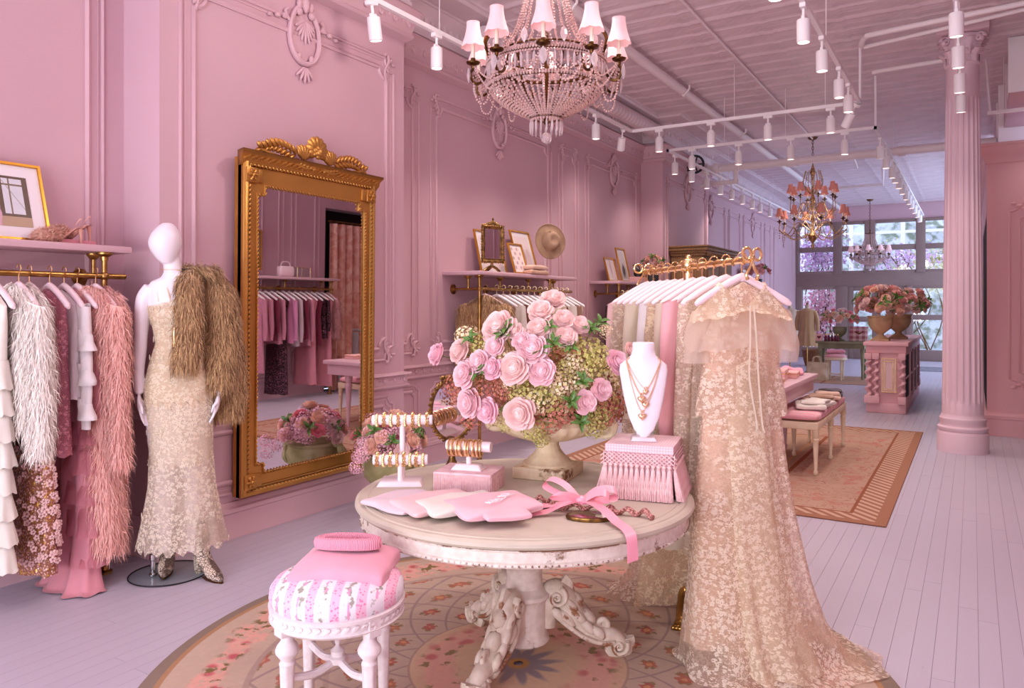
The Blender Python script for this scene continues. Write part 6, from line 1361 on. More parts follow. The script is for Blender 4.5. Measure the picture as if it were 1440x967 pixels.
def rose_mesh(mat_, seed, opn=1.0):
    R = random.Random(seed); m = MB()
    m.lathe([(.60, .25), (.56, .5), (.42, .72), (.24, .86), (.08, .92), (0, .93)], 14)
    for n, rt, h, hw, curl in ((2, .09, 1.0, 1.7, .0), (3, .19, 1.03, 1.35, .0), (4, .31, 1.03, 1.15, .0), (5, .45, 1.0, 1.0, .02), (5, .60, .96, .9, .05), (6, .76*opn, .88, .78, .10), (6, .92*opn, .70, .72, .17), (5, 1.02*opn, .46, .72, .2)):
        o = R.random()*6
        for k in range(n): m.surf(petal(o+k*2*PI/n+R.uniform(-.12, .12), hw, .10+.08*rt, rt*R.uniform(.94, 1.06), h*R.uniform(.95, 1.05), curl, -.0))
    return m.mesh('rose_bloom', mat_, 80)
def calyx():
    m = MB().lathe([(.0, -.12), (.10, -.10), (.14, -.02), (.10, .05)], 8)
    for k in range(5): m.surf(petal(k*1.257, .28, .10, .5, .10, .0, -.03, 5))
    m.tube(bez([(0, 0, -.1), (.03, 0, -.7), (0, .05, -1.6)], 5), .045, 6); return m.mesh('calyx_and_stem', K['stem'], 80)
CAL = calyx()
ROSE = {k: [rose_mesh(K[k], s, o) for s, o in ((1, 1.0), (2, 1.08), (3, .88))] for k in ('rose', 'roselav', 'rosecream', 'rosecoral', 'rosepeach', 'rosehot')}
def aim(v, roll=0): return (Vector(v).normalized().to_track_quat('Z', 'Y') @ Euler((0, 0, roll)).to_quaternion()).to_euler()
rf_ = random.Random(21)
def put_rose(p, r, axis, kind, lab, grp, stem=True):
    ax = Vector(axis).normalized(); o = place('rose', rf_.choice(ROSE[kind]), None, Vector(p)-ax*r*.55, aim(axis, rf_.random()*6), r); tag(o, lab, 'rose', grp)
    if stem: place('calyx_and_stem', CAL, o)
    return o
def hyd_mesh(mat_, seed, nfl=85):
    R = random.Random(seed); m = MB()
    for k in range(nfl):
        t = math.acos(1-1.55*(k+.5)/nfl); a = k*2.4; rr = R.uniform(.82, 1.08); c = np.array((math.sin(t)*math.cos(a)*rr, math.sin(t)*math.sin(a)*rr, math.cos(t)*1.15*rr)); n = c/np.linalg.norm(c)+np.array((R.uniform(-.4, .4), R.uniform(-.4, .4), R.uniform(-.4, .4))); n /= np.linalg.norm(n)
        e1 = np.cross(n, (0, 0, 1.) if abs(n[2]) < .9 else (1., 0, 0)); e1 /= np.linalg.norm(e1); e2 = np.cross(n, e1); s = R.uniform(.11, .17)
        for q in range(4):
            a2 = q*PI/2+R.random()*.3; d = e1*math.cos(a2)+e2*math.sin(a2); w_ = -e1*math.sin(a2)+e2*math.cos(a2)
            m.add([c, c+d*s*.6+w_*s*.5+n*s*.15, c+d*s*1.15+n*s*.05, c+d*s*.6-w_*s*.5+n*s*.15], [(0, 1, 2, 3)])
        m.ell(c+n*s*.12, s*.16, nu=2, nv=4)
    return m.mesh('floret_cluster', mat_, False)
def hydmat(name, a, b, c_):
    g = Mat(name, .7, spec=.2); n = g.noise(3.2, 2); g.set('Base Color', g.mix(n.step(.42, .58), a, g.mix(g.noise(7, 2).step(.4, .6), b, c_))); return g.m
HYM = [hydmat('cream_florets', (246, 234, 196), (232, 214, 150), (240, 206, 190)), hydmat('lime_florets', (206, 204, 120), (160, 160, 70), (222, 204, 150)), hydmat('rust_florets', (196, 116, 104), (166, 120, 74), (216, 150, 130)), hydmat('cherry_florets', (250, 196, 210), (240, 160, 188), (252, 220, 224)), hydmat('lilac_florets', (226, 186, 222), (240, 206, 232), (190, 146, 190))]
HYD_ME = [[hyd_mesh(HYM[k], 10*k+s) for s in range(2)] for k in range(5)]
HN = ['cream', 'lime green', 'rust pink', 'cherry pink', 'lilac']
def put_hyd(p, r, axis, k, lab, grp, cat='hydrangea', nm='hydrangea'):
    ax = Vector(axis).normalized(); o = place(nm, HYD_ME[k][rf_.randrange(2)], None, Vector(p)-ax*r*.9, aim(axis, rf_.random()*6), r); tag(o, lab, cat, grp); return o
def leaf_mesh():
    P = []
    for v in np.linspace(0, 1, 9):
        w_ = .19*math.sin(PI*v**.85)**.9+.004; P.append([(u*w_, v, .10*abs(u)*w_*4+.18*math.sin(v*2.2)-.22*v*v) for u in (-1, -.5, 0, .5, 1)])
    return MB().surf(np.array(P)).mesh('leaf', K['leaf'])
LEAF = leaf_mesh()
def put_sprig(p, axis, sz, lab, grp, n=5):
    t = thing('leaf_sprig', lab, 'leaves', p, 0, grp); t.rotation_euler = aim(axis, rf_.random()*6)
    MB().tube([(0, 0, -sz*.9), (0, 0, 0), (0, .02*sz, sz*.9)], .03*sz, 5).build('stem', K['stem'], t)
    for k in range(n): a = k*2.4; place('leaf', LEAF, t, (0, 0, sz*(.1+.75*k/n)), (.7-.9*k/n+.2, 0, a), sz*(1-.25*k/n))
    return t
# ---- urn bouquet on the table
ur = thing('iron_urn', 'low chipped cream iron urn with gadrooned bowl on the round table', 'urn', (-1.675, 3.085, TT), math.radians(8))
MB().box(-.128, .128, -.128, .128, 0, .052, .005).build('plinth', K['oldcream'], ur, smooth=30)
MB().lathe([(.118, .05), (.118, .062), (.10, .07), (.096, .08), (.075, .095), (.055, .12), (.047, .145), (.05, .16), (.075, .168)], 40, flute=lambda a, z: 1+.03*np.sin(16*a)[None]*((z > .09) & (z < .15))[:, None]).build('stem', K['oldcream'], ur, smooth=50)
MB().lathe([(.06, .165), (.12, .172), (.185, .195), (.225, .225), (.235, .25), (.225, .268), (.232, .275), (.262, .285), (.268, .295), (.255, .30), (.22, .29), (0, .26)], 96, flute=lambda a, z: 1+.045*np.abs(np.sin(12*a))[None]*np.clip((z-.165)/.02, 0, 1)[:, None]*(z < .255)[:, None]).build('bowl', K['oldcream'], ur, smooth=50)
for s in (0, PI): q = MB(); scroll(q, .27, .24, .045, 1.3, .02, 1, -1.0); q.tube(bez([(.23, 0, .20), (.29, 0, .20), (.315, 0, .25), (.27, 0, .29)], 5), .014, 8); q.xf(Matrix.Rotation(s, 4, 'Z')); q.build('handle', K['oldcream'], ur)
MB().lathe([(.24, .285), (.2, .33), (.1, .37), (0, .38)], 24).build('moss', K['leaf'], ur)
ROSES = [(-1.57, 2.935, 1.533, 0.047), (-1.586, 2.85, 1.482, 0.046), (-1.729, 2.733, 1.414, 0.062), (-1.652, 2.746, 1.396, 0.032), (-1.566, 2.795, 1.406, 0.049), (-1.492, 2.886, 1.445, 0.046), (-1.432, 2.929, 1.422, 0.036), (-1.463, 2.85, 1.37, 0.045), (-1.57, 2.748, 1.322, 0.058), (-1.617, 2.739, 1.357, 0.036), (-2.026, 2.692, 1.288, 0.047), (-1.889, 2.669, 1.308, 0.05), (-1.846, 2.648, 1.215, 0.05), (-1.78, 2.662, 1.266, 0.045), (-1.72, 2.668, 1.241, 0.045), (-1.629, 2.699, 1.243, 0.058), (-1.53, 2.748, 1.231, 0.049), (-1.828, 2.653, 1.089, 0.059), (-1.748, 2.671, 1.061, 0.045), (-1.614, 2.717, 1.052, 0.058), (-1.335, 2.935, 1.149, 0.045), (-1.383, 2.88, 1.098, 0.04), (-1.299, 3.018, 1.262, 0.046), (-1.276, 3.119, 1.304, 0.033), (-1.72, 2.693, 1.334, 0.04), (-1.19, 3.312, 1.069, 0.044)]
HYD = [(-1.904, 2.705, 1.384, 0.051, 0), (-1.806, 2.684, 1.346, 0.045, 1), (-1.699, 2.686, 1.295, 0.045, 0), (-1.647, 2.686, 1.19, 0.04, 0), (-1.937, 2.65, 1.16, 0.046, 2), (-1.904, 2.65, 1.107, 0.037, 2), (-1.784, 2.651, 1.15, 0.054, 2), (-1.69, 2.672, 1.154, 0.044, 2), (-1.559, 2.728, 1.174, 0.062, 1), (-1.5, 2.768, 1.129, 0.062, 1), (-1.546, 2.741, 1.102, 0.053, 0), (-1.421, 2.845, 1.269, 0.045, 0), (-1.378, 2.921, 1.329, 0.068, 1), (-1.356, 2.916, 1.249, 0.058, 1), (-1.457, 2.799, 1.173, 0.053, 0), (-1.391, 2.864, 1.206, 0.049, 0), (-1.34, 2.967, 1.309, 0.05, 1), (-1.511, 2.788, 1.019, 0.058, 2), (-1.58, 2.766, 0.972, 0.049, 1), (-1.562, 2.805, 0.923, 0.034, 1), (-1.691, 2.706, 0.998, 0.034, 1), (-1.73, 2.685, 1.025, 0.03, 0), (-1.341, 2.969, 1.019, 0.05, 1), (-1.364, 2.975, 0.961, 0.041, 1), (-1.311, 2.989, 1.082, 0.045, 2), (-1.862, 2.67, 1.016, 0.046, 2), (-1.366, 2.917, 1.05, 0.036, 1), (-1.457, 2.818, 1.055, 0.053, 2), (-1.623, 2.697, 1.137, 0.044, 1), (-1.354, 3.042, 1.407, 0.028, 0), (-1.445, 2.815, 1.243, 0.04, 1), (-1.485, 2.777, 1.209, 0.04, 0), (-1.759, 2.68, 1.32, 0.036, 0), (-1.586, 2.721, 1.093, 0.04, 0)]
LVS = [(-1.523, 2.81, 1.383), (-1.496, 2.797, 1.322), (-1.674, 2.73, 1.383), (-1.377, 2.983, 1.399), (-1.394, 2.932, 1.373), (-1.808, 2.68, 1.337), (-1.433, 2.83, 1.091), (-1.417, 2.877, 1.006), (-1.676, 2.716, 1.357), (-1.441, 2.837, 1.304), (-1.529, 2.764, 1.296), (-1.397, 2.856, 1.171), (-1.755, 2.657, 1.205)]
BC = Vector((-1.66, 3.10, 1.02)); Rv = Vector((.855, .519, 0)); Fv = Vector((-.519, .855, 0))
adj = ['fully open', 'half-open', 'tightly cupped', 'loose', 'large', 'small', 'drooping', 'upright']
for i, (x, y, z, r) in enumerate(ROSES):
    p = Vector((x, y, z)); ax = (p-BC); ax.z *= .7; ax -= Fv*.12
    pos = ('at the crown' if z > 1.42 else 'near the top' if z > 1.32 else 'in the middle' if z > 1.12 else 'in the lower edge')
    put_rose(p, r*1.12, ax, ('rose', 'rose', 'roselav', 'rosecream')[i % 4] if z < 1.4 else 'rosecream', 'pale pink rose '+pos+' of the urn bouquet on the table', 'roses of the urn bouquet')
for i, (x, y, z, r, k) in enumerate(HYD):
    p = Vector((x, y, z)); ax = p-BC; ax -= Fv*.08; put_hyd(p+Fv*.03, r*1.15, ax, k, HN[k]+' hydrangea panicle in the urn bouquet on the table', 'hydrangeas of the urn bouquet')
for i in range(46):       # fill behind and between
    t = rf_.uniform(0, 2*PI); zz_ = rf_.random()**.8; rr2_ = .30*math.sqrt(1-zz_**2*.8); p = BC+Vector((math.cos(t)*rr2_*1.12, math.sin(t)*rr2_*.85, -.04+.36*zz_)); k = rf_.choice((0, 1, 1, 2, 2)); put_hyd(p, rf_.uniform(.055, .075), p-BC+Vector((0, 0, .05)), k, HN[k]+' hydrangea panicle in the urn bouquet on the table', 'hydrangeas of the urn bouquet')
for (x, y, z) in LVS:
    p = Vector((x, y, z)); put_sprig(p+Fv*.035, (p-BC)+Vector((0, 0, .1))-Fv*.1, .062, 'glossy green leaf sprig in the urn bouquet on the table', 'leaf sprigs of the urn bouquet')
# ---- generic arrangement
def bouquet(c, rx, rz, n, kinds, r, lab, grp, nh=0, hk=(3,), hlab='', nl=0, seed=0, down=-.25, hr=.05, lr=.08):
    global rf_
    rf_ = random.Random(seed); c = Vector(c); ga = 2.39996
    for i in range(n):
        z = 1-(1-down)*(i+.5)/n; t = i*ga+rf_.random()*.5; q = math.sqrt(max(0, 1-z*z)); k = rf_.uniform(.86, 1.08); p = c+Vector((math.cos(t)*q*rx*k, math.sin(t)*q*rx*k, z*rz*k))
        put_rose(p, r*rf_.uniform(.75, 1.15), Vector((math.cos(t)*q, math.sin(t)*q, z+.25)), rf_.choice(kinds), lab, grp, stem=r > .05)
    for i in range(nh):
        z = 1-(1-down)*(i+.5)/nh; t = i*ga+1+rf_.random(); q = math.sqrt(max(0, 1-z*z)); k = rf_.uniform(.8, 1.15); p = c+Vector((math.cos(t)*q*rx*k, math.sin(t)*q*rx*k, z*rz*k)); kk = rf_.choice(hk)
        put_hyd(p, hr*rf_.uniform(.7, 1.2), p-c, kk, hlab, grp+' sprays', 'blossom', 'blossom_spray')
    for i in range(nl):
        t = i*ga+.7; z = rf_.uniform(-.1, .6); p = c+Vector((math.cos(t)*rx*.75, math.sin(t)*rx*.75, z*rz*.8)); put_sprig(p, p-c+Vector((0, 0, .05)), lr, 'green leaf sprig among the '+lab.split(' ', 1)[1] if False else 'green leaf sprig in the '+grp, grp+' leaves', 4)
# footed stone pot in front of the gilt mirror
K['stonepot'] = plain('mossy_stone', (150, 142, 92), .85, col2=(178, 168, 124), scale=9, bump=.4, bscale=30)
pt_ = thing('stone_planter', 'olive stone planter with twisted handles in front of the gilt mirror', 'planter', (-3.62, 4.27, 0), .3)
MB().lathe([(.12, 0), (.13, .03), (.09, .06), (.06, .12), (.07, .17), (.13, .20), (.19, .27), (.21, .36), (.20, .41), (.215, .43), (.2, .44), (0, .42)], 40, flute=lambda a, z: 1+.03*np.sin(14*a)[None]*((z > .2) & (z < .4))[:, None]).build('bowl', K['stonepot'], pt_)
for s in (0, PI):
    q = MB(); th_ = np.linspace(0, 2*PI, 40, endpoint=False)
    q.tube(np.stack([.21+.075*np.cos(th_), .02*np.sin(3*th_), .34+.10*np.sin(th_)], 1), .026, 8, closed=True); q.tube(np.stack([.21+.07*np.cos(th_), -.02*np.sin(3*th_), .34+.095*np.sin(th_)], 1), .02, 8, closed=True); q.xf(Matrix.Rotation(s-.4, 4, 'Z')); q.build('twisted_handle', K['stonepot'], pt_)
bouquet((-3.62, 4.25, .52), .24, .20, 20, ('rosepeach', 'rosehot', 'rosepeach', 'rosecream'), .058, 'peach or pink rose in the planter before the gilt mirror', 'planter bouquet', 24, (3,), 'pink cherry blossom spray in the planter before the gilt mirror', 9, 5, hr=.065, lr=.09)
for (dx, dy, dz) in ((.02, -.38, -.06), (.06, -.44, -.12), (.0, -.33, .02), (.1, -.42, -.03), (-.02, .34, .0), (.02, .40, -.06)): put_hyd((-3.62+dx, 4.25+dy, .52+dz), .05, (dx, dy, dz), 3, 'pink cherry blossom trailing out of the planter before the mirror', 'trailing blossom of the planter', 'blossom', 'blossom_spray')
# ================================================================== furniture and displays further back, shelf objects, fitting room, garden
# ---- armoire
ar = thing('pine_armoire', 'tall weathered pine armoire with carved cornice against the projecting bay', 'armoire', (-3.80, 12.35, 0))
MB().box(-.275, .245, -.80, .80, .06, 2.28, .01).build('body', K['pine'], ar, smooth=30)
for (o, z0, z1) in ((.03, 2.28, 2.32), (.055, 2.32, 2.36), (.09, 2.36, 2.41), (.115, 2.41, 2.435)): MB().box(-.275, .245+o, -.80-o, .80+o, z0, z1, .008).build('cornice', K['pine'], ar, smooth=30)
MB().box(-.275, .27, -.83, .83, 0, .09, .01).build('plinth', K['pine'], ar, smooth=30)
for s in (-1, 1):
    d = MB().box(.245, .265, min(s*.02, s*.74), max(s*.02, s*.74), .16, 2.2, .005).build('door', K['pine'], ar, smooth=30); MB().box(.262, .275, min(s*.1, s*.66), max(s*.1, s*.66), .3, 2.06, .01).build('panel', K['pine'], d, smooth=30); MB().ell((.285, s*.05, 1.1), .015, .012, .03).build('escutcheon', K['brass'], d)
MB().box(-.18, .16, -.812, -.80, .3, 2.1, .004).build('side_panel', K['pine'], ar, smooth=30)
b = MB()
for k in range(26): b.ell((.30, -.75+k*.06, 2.30), .022, .022, .03, 4, 6)
for k in range(18): b.ell((.275, -.7+k*.083, 2.23), .018, .03, .02, 4, 6)
tag(b.build('carved_frieze', K['pine'], ar), kind='stuff')
# ---- pink shop counter
ct = thing('shop_counter', 'pink shop counter with barley-twist columns and gilt-edged panel', 'counter', (-1.04, 13.33, 0))
MB().box(-.25, .25, -1.55, 1.55, .0, .14, .008).build('plinth', K['panel'], ct, smooth=30); MB().box(-.235, .235, -1.53, 1.53, .14, .84, .005).build('body', K['panel'], ct, smooth=30)
MB().box(-.255, .255, -1.56, 1.56, .84, .94, .008).build('frieze', K['panel'], ct, smooth=30); MB().box(-.285, .285, -1.6, 1.6, .94, .995, .012).build('counter_top', K['panel'], ct, smooth=30)
def twist(r, z0, z1, turns):
    P = []
    for t in np.linspace(0, 1, 60):
        a0 = t*turns*2*PI; P.append([(r*(.75*math.cos(a)+.45*math.cos(a0)), r*(.75*math.sin(a)+.45*math.sin(a0)), z0+(z1-z0)*t) for a in np.linspace(0, 2*PI, 12, endpoint=False)])
    return MB().surf(np.array(P)[::-1], cv=True, cap0=True, cap1=True).mesh('twist_column', K['panel'])
TW = twist(.042, .24, .76, 4.5)
for x, y in ((-.22, -1.58), (-.125, -1.58), (.205, -1.58), (.215, 1.56)):
    place('twist_column', TW, ct, (x, y, 0), (0, 0, x*9)); MB().box(x-.05, x+.05, y-.05, y+.05, .14, .245, .005).build('column_base', K['panel'], ct, smooth=30); MB().box(x-.045, x+.045, y-.045, y+.045, .755, .84, .005).build('column_cap', K['panel'], ct, smooth=30)
K['pinkpale'] = plain('pale_pink_lacquer_panel', (232, 196, 196), .4)
pn = MB().box(-.045, .125, -1.548, -1.528, .30, .76, .003).build('panel', K['pinkpale'], ct, smooth=30)
for o in (0, .035): MB().surf(frame_sweep([(-.045+o, .30+o), (.125-o, .30+o), (.125-o, .76-o), (-.045+o, .76-o)], [(.008, 0), (.008, .008), (-.004, .008), (-.004, 0)], lambda a, b_, h: (a, -1.548-h, b_)), cu=True).build('gilt_line', K['gold'], pn, smooth=False)
for k in range(4):
    y = -1.40+k*.72; q = MB().box(.235, .238, y, y+.6, .2, .80).build('bay_shade_sheet', K['dark'], ct, smooth=False); MB().box(.236, .25, y, y+.6, .48, .50).build('shelf', K['panel'], q, smooth=False)  # thin dark sheet on the body, painting the shade of an open bay
    MB().box(.235, .262, y+.6, y+.72, .14, .84, .004).build('pilaster', K['panel'], ct, smooth=30)
K['terra'] = plain('sand_stone', (206, 174, 136), .8, col2=(186, 152, 114), scale=7, bump=.3, bscale=25)
def urn(x, y, z, lab, s=1, m_='terra'):
    t = thing('stone_urn', lab, 'urn', (x, y, z)); MB().lathe([(.11, 0), (.115, .03), (.09, .05), (.05, .075), (.045, .10), (.07, .12), (.13, .17), (.165, .24), (.17, .30), (.165, .33), (.178, .345), (.178, .36), (.15, .355), (0, .33)], 32, flute=lambda a, q: 1+.02*np.sin(18*a)[None]*((q > .13) & (q < .3))[:, None]).build('bowl', K[m_], t); MB().box(-.12, .12, -.12, .12, -.0, .025, .005).build('plinth', K[m_], t); t.scale = (s,)*3; return t
urn(-1.15, 12.25, .995, 'sand stone urn of coral roses at the near end of the pink counter', 1.0)
bouquet((-1.15, 12.25, 1.52), .33, .30, 32, ('rosecoral', 'rosepeach', 'rosecream'), .075, 'coral rose in the urn at the near end of the pink counter', 'near counter roses', 0, nl=10, seed=31, down=-.3, lr=.14)
urn(-.98, 13.1, .995, 'sand stone urn standing second on the pink counter', 1.05)
bouquet((-.92, 13.1, 1.50), .36, .28, 28, ('rosecoral', 'rosepeach', 'rosecream'), .075, 'coral rose in the second urn on the pink counter', 'second counter roses', 0, nl=8, seed=32, down=-.3, lr=.14)
# ---- upholstered bench with knitwear
bn = thing('upholstered_bench', 'long cream bench with pink brocade seat on the brown rug', 'bench', (-1.35, 7.91, .0115))
MB().box(-.195, .195, -.85, .85, .40, .465, .006).build('seat_rail', K['creamwood'], bn, smooth=30)
g = Mat('pink_brocade', .8); X, Y, Z = g.xyz(); st_ = ((Y*6).fract()-.5).abs().step(.18, .22); sc_ = 1-g.vor(28).step(.25, .4); g.set('Base Color', g.mix(sc_*.7, g.mix(st_, (244, 196, 204), (236, 172, 184)), (214, 190, 170))); g.bump(g.noise(90), .2, .002); K['brocade'] = g.m
fold(.395, 1.71, .085, 51, nu=30, nv=30, wav=.001).build('cushion', K['brocade'], bn, smooth=80, loc=(0, 0, .462))
BL = MB().lathe([(.014, 0), (.019, .01), (.02, .035), (.013, .045), (.025, .30), (.029, .315), (.02, .325), (.029, .345), (.029, .40)], 20).mesh('leg', K['creamwood'])
for sx in (-1, 1):
    for y in (-.82, 0, .82): place('leg', BL, bn, (sx*.17, y, 0))
for (x, y, c, lab, rz, w_, l_, dz) in ((-1.28, 7.42, 'sw_ivory', 'cream knit sweaters folded at the front of the long bench', .2, .26, .36, 0), (-1.25, 7.62, 'sw_ivory', 'cream folded cardigan leaning on the cream sweaters of the bench', -.2, .24, .3, .0), (-1.29, 7.95, 'k_taupe', 'taupe knit sweater folded in the middle of the bench', .1, .28, .32, 0), (-1.28, 8.25, 'k_beige', 'beige knit sweater folded behind the taupe one on the bench', .15, .28, .30, 0), (-1.3, 8.55, 'k_dark', 'charcoal knit sweater at the far end of the bench', .1, .28, .26, 0)):
    if c not in K: K[c] = knit(c, {'k_taupe': (190, 156, 136), 'k_beige': (222, 190, 170), 'k_dark': (84, 76, 84)}[c])
    t = thing('folded_sweater', lab, 'sweater', (x, y, .557+dz), rz); fold(w_, l_, .05, int(y*10), wav=.006).build('folded_body', K[c], t, smooth=80)
    fold(w_*.8, l_*.55, .03, int(y*11), wav=.006).build('folded_sleeve', K[c], t, smooth=80, loc=(.02, -.04, .046))
# ---- long pink display table
lt = thing('display_table', 'long dusty pink display table behind the bench', 'table', (-1.90, 7.50, .0115))
MB().box(-.53, .53, -.92, .88, .745, .79, .01).build('table_top', K['trim'], lt, smooth=30); MB().box(-.49, .49, -.88, .84, .62, .745, .005).build('apron', K['trim'], lt, smooth=30)
LG = MB().lathe([(.02, 0), (.026, .03), (.018, .05), (.035, .45), (.045, .5), (.03, .53), (.045, .56), (.045, .64)], 16).mesh('leg', K['trim'])
for sx in (-1, 1):
    for sy in (-.8, .77): place('leg', LG, lt, (sx*.22 if sx > 0 else -.43, sy, 0))
K['boxpink'] = plain('blush_box_leather', (238, 186, 180), .5)
for (x, y, w_, l_, h_, lab) in ((-1.52, 7.0, .16, .24, .05, 'small blush trinket box with gold corners near the cape sleeve'), (-1.60, 7.45, .2, .3, .10, 'tall blush trinket box with gold band on the pink table'), (-1.55, 7.75, .2, .26, .06, 'flat blush trinket box stacked beside the tall one')):
    t = thing('trinket_box', lab, 'box', (x, y, .8025), .1); MB().box(-w_/2, w_/2, -l_/2, l_/2, 0, h_*.7, .004).build('box', K['boxpink'], t, smooth=30); MB().box(-w_/2-.004, w_/2+.004, -l_/2-.004, l_/2+.004, h_*.72, h_, .004).build('lid', K['boxpink'], t, smooth=30); MB().box(-w_/2-.005, w_/2+.005, -l_/2-.005, l_/2+.005, h_*.64, h_*.72, .001).build('gold_band', K['gold'], t, smooth=False); MB().ell((w_/2+.008, 0, h_*.6), .008, .014, .012).build('clasp', K['gold'], t)
t = thing('pink_scarf', 'crumpled bright pink scarf at the end of the pink table', 'scarf', (-1.58, 8.12, .8025), .3); fold(.2, .28, .06, 61, wav=.016).build('cloth', K['pinkknit'], t, smooth=80)

# ---- frames, mirrors and hats on the shelves
def prnt(name, fn):
    g = Mat(name, .35); X, Y, Z = g.xyz(); g.set('Base Color', fn(g, X, Z)); return g.m
def inr(g, X, Z, x0, x1, z0, z1): return X.gt(x0)*X.lt(x1)*Z.gt(z0)*Z.lt(z1)
def photo1(g, X, Z):
    n = g.noise(20, 4); c = g.mix(Z.lt(.055), g.mix(n, (70, 52, 40), (104, 78, 58)), (176, 146, 118)); win = inr(g, X, Z, .155, .255, .07, .27)
    bars = ((X-.19).abs().lt(.004)).max((Z-.235).abs().lt(.005)); c = g.mix(win, c, g.mix(bars, g.mix(n, (226, 226, 232), (196, 200, 210)), (120, 100, 80))); c = g.mix(win*(Z-.26+(X-.155)*1.6).abs().lt(.006)*.6, c, (150, 140, 130))
    fig = (1-(((X-.10)*(X-.10)*3+(Z-.06)*(Z-.06)*.35).sqrt()+(n-.5)*.05).step(.05, .065)); return g.mix(fig, c, (206, 160, 178))
def sketch(g, X, Z):
    n = g.noise(16, 3); fig = 1-((X*4).abs()+(Z-.16).abs()*.8+(n-.5)*.2).step(.10, .14); return g.mix(fig*.6, (238, 222, 220), (180, 128, 132))
def dots(g, X, Z): return g.mix(((X*60).sin()*(Z*60).sin()).step(.3, .6)*.7, (236, 220, 216), (170, 130, 130))
def port(g, X, Z): return g.mix(1-((X*X*1.5+(Z-.12)*(Z-.12)*.5).sqrt()+(g.noise(12, 3)-.5)*.1).step(.05, .08), (214, 206, 206), (84, 70, 72))
PR = {k: prnt('print_'+k, fn) for k, fn in dict(photo=photo1, sketch=sketch, dots=dots, port=port).items()}
K['mat'] = plain('white_mat_board', (240, 234, 236), .7); K['framegold'] = plain('gilt_frame', (206, 150, 56), .3, .9)
def frame(lab, y, xb, zb, w_, h_, lean, pr_, fw=.014, mw=.05, rz=PI/2, fm='framegold', grp=None, name='picture_frame'):
    t = thing(name, lab, 'picture', (xb, y, zb), rz, grp); t.rotation_euler = (-lean, 0, rz)
    MB().surf(frame_sweep([(-w_/2, 0), (w_/2, 0), (w_/2, h_), (-w_/2, h_)], [(0, 0), (0, .02), (-fw, .02), (-fw, .004)], to3), cu=True).build('frame', K[fm], t, smooth=False)
    MB().box(-w_/2+fw*.5, w_/2-fw*.5, -.005, -.0, fw*.5, h_-fw*.5).build('mat_board', K['mat'], t, smooth=False)
    p = MB().box(-w_/2+fw+mw, w_/2-fw-mw, -.0015, 0, 0, h_-2*(fw+mw)).build('print', PR[pr_], t, smooth=False, loc=(0, -.0055, fw+mw)); return t
frame('gold framed photograph of a room with tall window on the near shelf', 1.86, -4.27, 1.84, .72, .44, .30, 'photo', .013, .065)
frame('gold framed figure drawing leaning tallest on the fedora shelf', 7.37, -4.25, 1.84, .42, .52, .28, 'sketch', .016, .05)
frame('small gold framed pattern print on the fedora shelf', 6.98, -4.12, 1.84, .28, .34, .30, 'dots', .014, .03)
frame('wide pale frame behind the gilt table mirror', 6.72, -4.30, 1.84, .5, .46, .22, 'sketch', .014, .05)
frame('gold frame with blank pale sheet on the posy shelf', 9.78, -4.28, 1.84, .34, .34, .25, 'sketch', .016, .02)
frame('tall gold framed portrait on the posy shelf', 10.15, -4.25, 1.84, .32, .50, .22, 'port', .02, .03)
frame('small dark framed print on the posy shelf', 10.42, -4.15, 1.84, .2, .26, .25, 'port', .012, .02, fm='bronze')
def gilt_table_mirror(lab, x, y, z, w_, h_, rz, m_='antique'):
    t = thing('table_mirror', lab, 'mirror', (x, y, z), rz); q = MB(); zb = .10
    q.surf(frame_sweep([(-w_/2, zb), (w_/2, zb), (w_/2, zb+h_), (-w_/2, zb+h_)], [(0, 0), (.01, .02), (-.005, .03), (-.02, .02), (-.03, .022), (-.034, .008)], to3), cu=True)
    R = random.Random(5)
    for k in range(44):
        u = k/44*(2*w_+2*h_); 
        px, pz = ((-w_/2+u, zb) if u < w_ else (w_/2, zb+u-w_) if u < w_+h_ else (w_/2-(u-w_-h_), zb+h_) if u < 2*w_+h_ else (-w_/2, zb+h_-(u-2*w_-h_)))
        q.ell((px*1.03, -.018, pz), R.uniform(.012, .02), .012, R.uniform(.012, .02), 4, 6)
    for k in range(7): q.ell(((k-3)*.022, -.02, zb+h_+.035-.008*abs(k-3)), .016, .012, .022, 4, 6)
    q.ell((0, -.02, zb+h_+.065), .014, .012, .02, 4, 6); q.build('carved_frame', K[m_], t); MB().box(-w_/2+.02, w_/2-.02, -.012, -.006, zb+.02, zb+h_-.02).build('mirror_glass', K['mirror'], t, smooth=False)
    MB().tube(bez([(-.10, 0, .006), (-.05, 0, .04), (0, 0, .055), (.05, 0, .04), (.10, 0, .006)], 5), .014, 8).tube([(0, 0, .05), (0, 0, .11)], .016, 8).tube([(0, .09, .006), (0, 0, .05)], .01, 8).build('scroll_foot', K[m_], t); return t
gilt_table_mirror('small gilt rectangular table mirror on the fedora shelf', -4.12, 6.40, 1.84, .26, .36, math.radians(70))
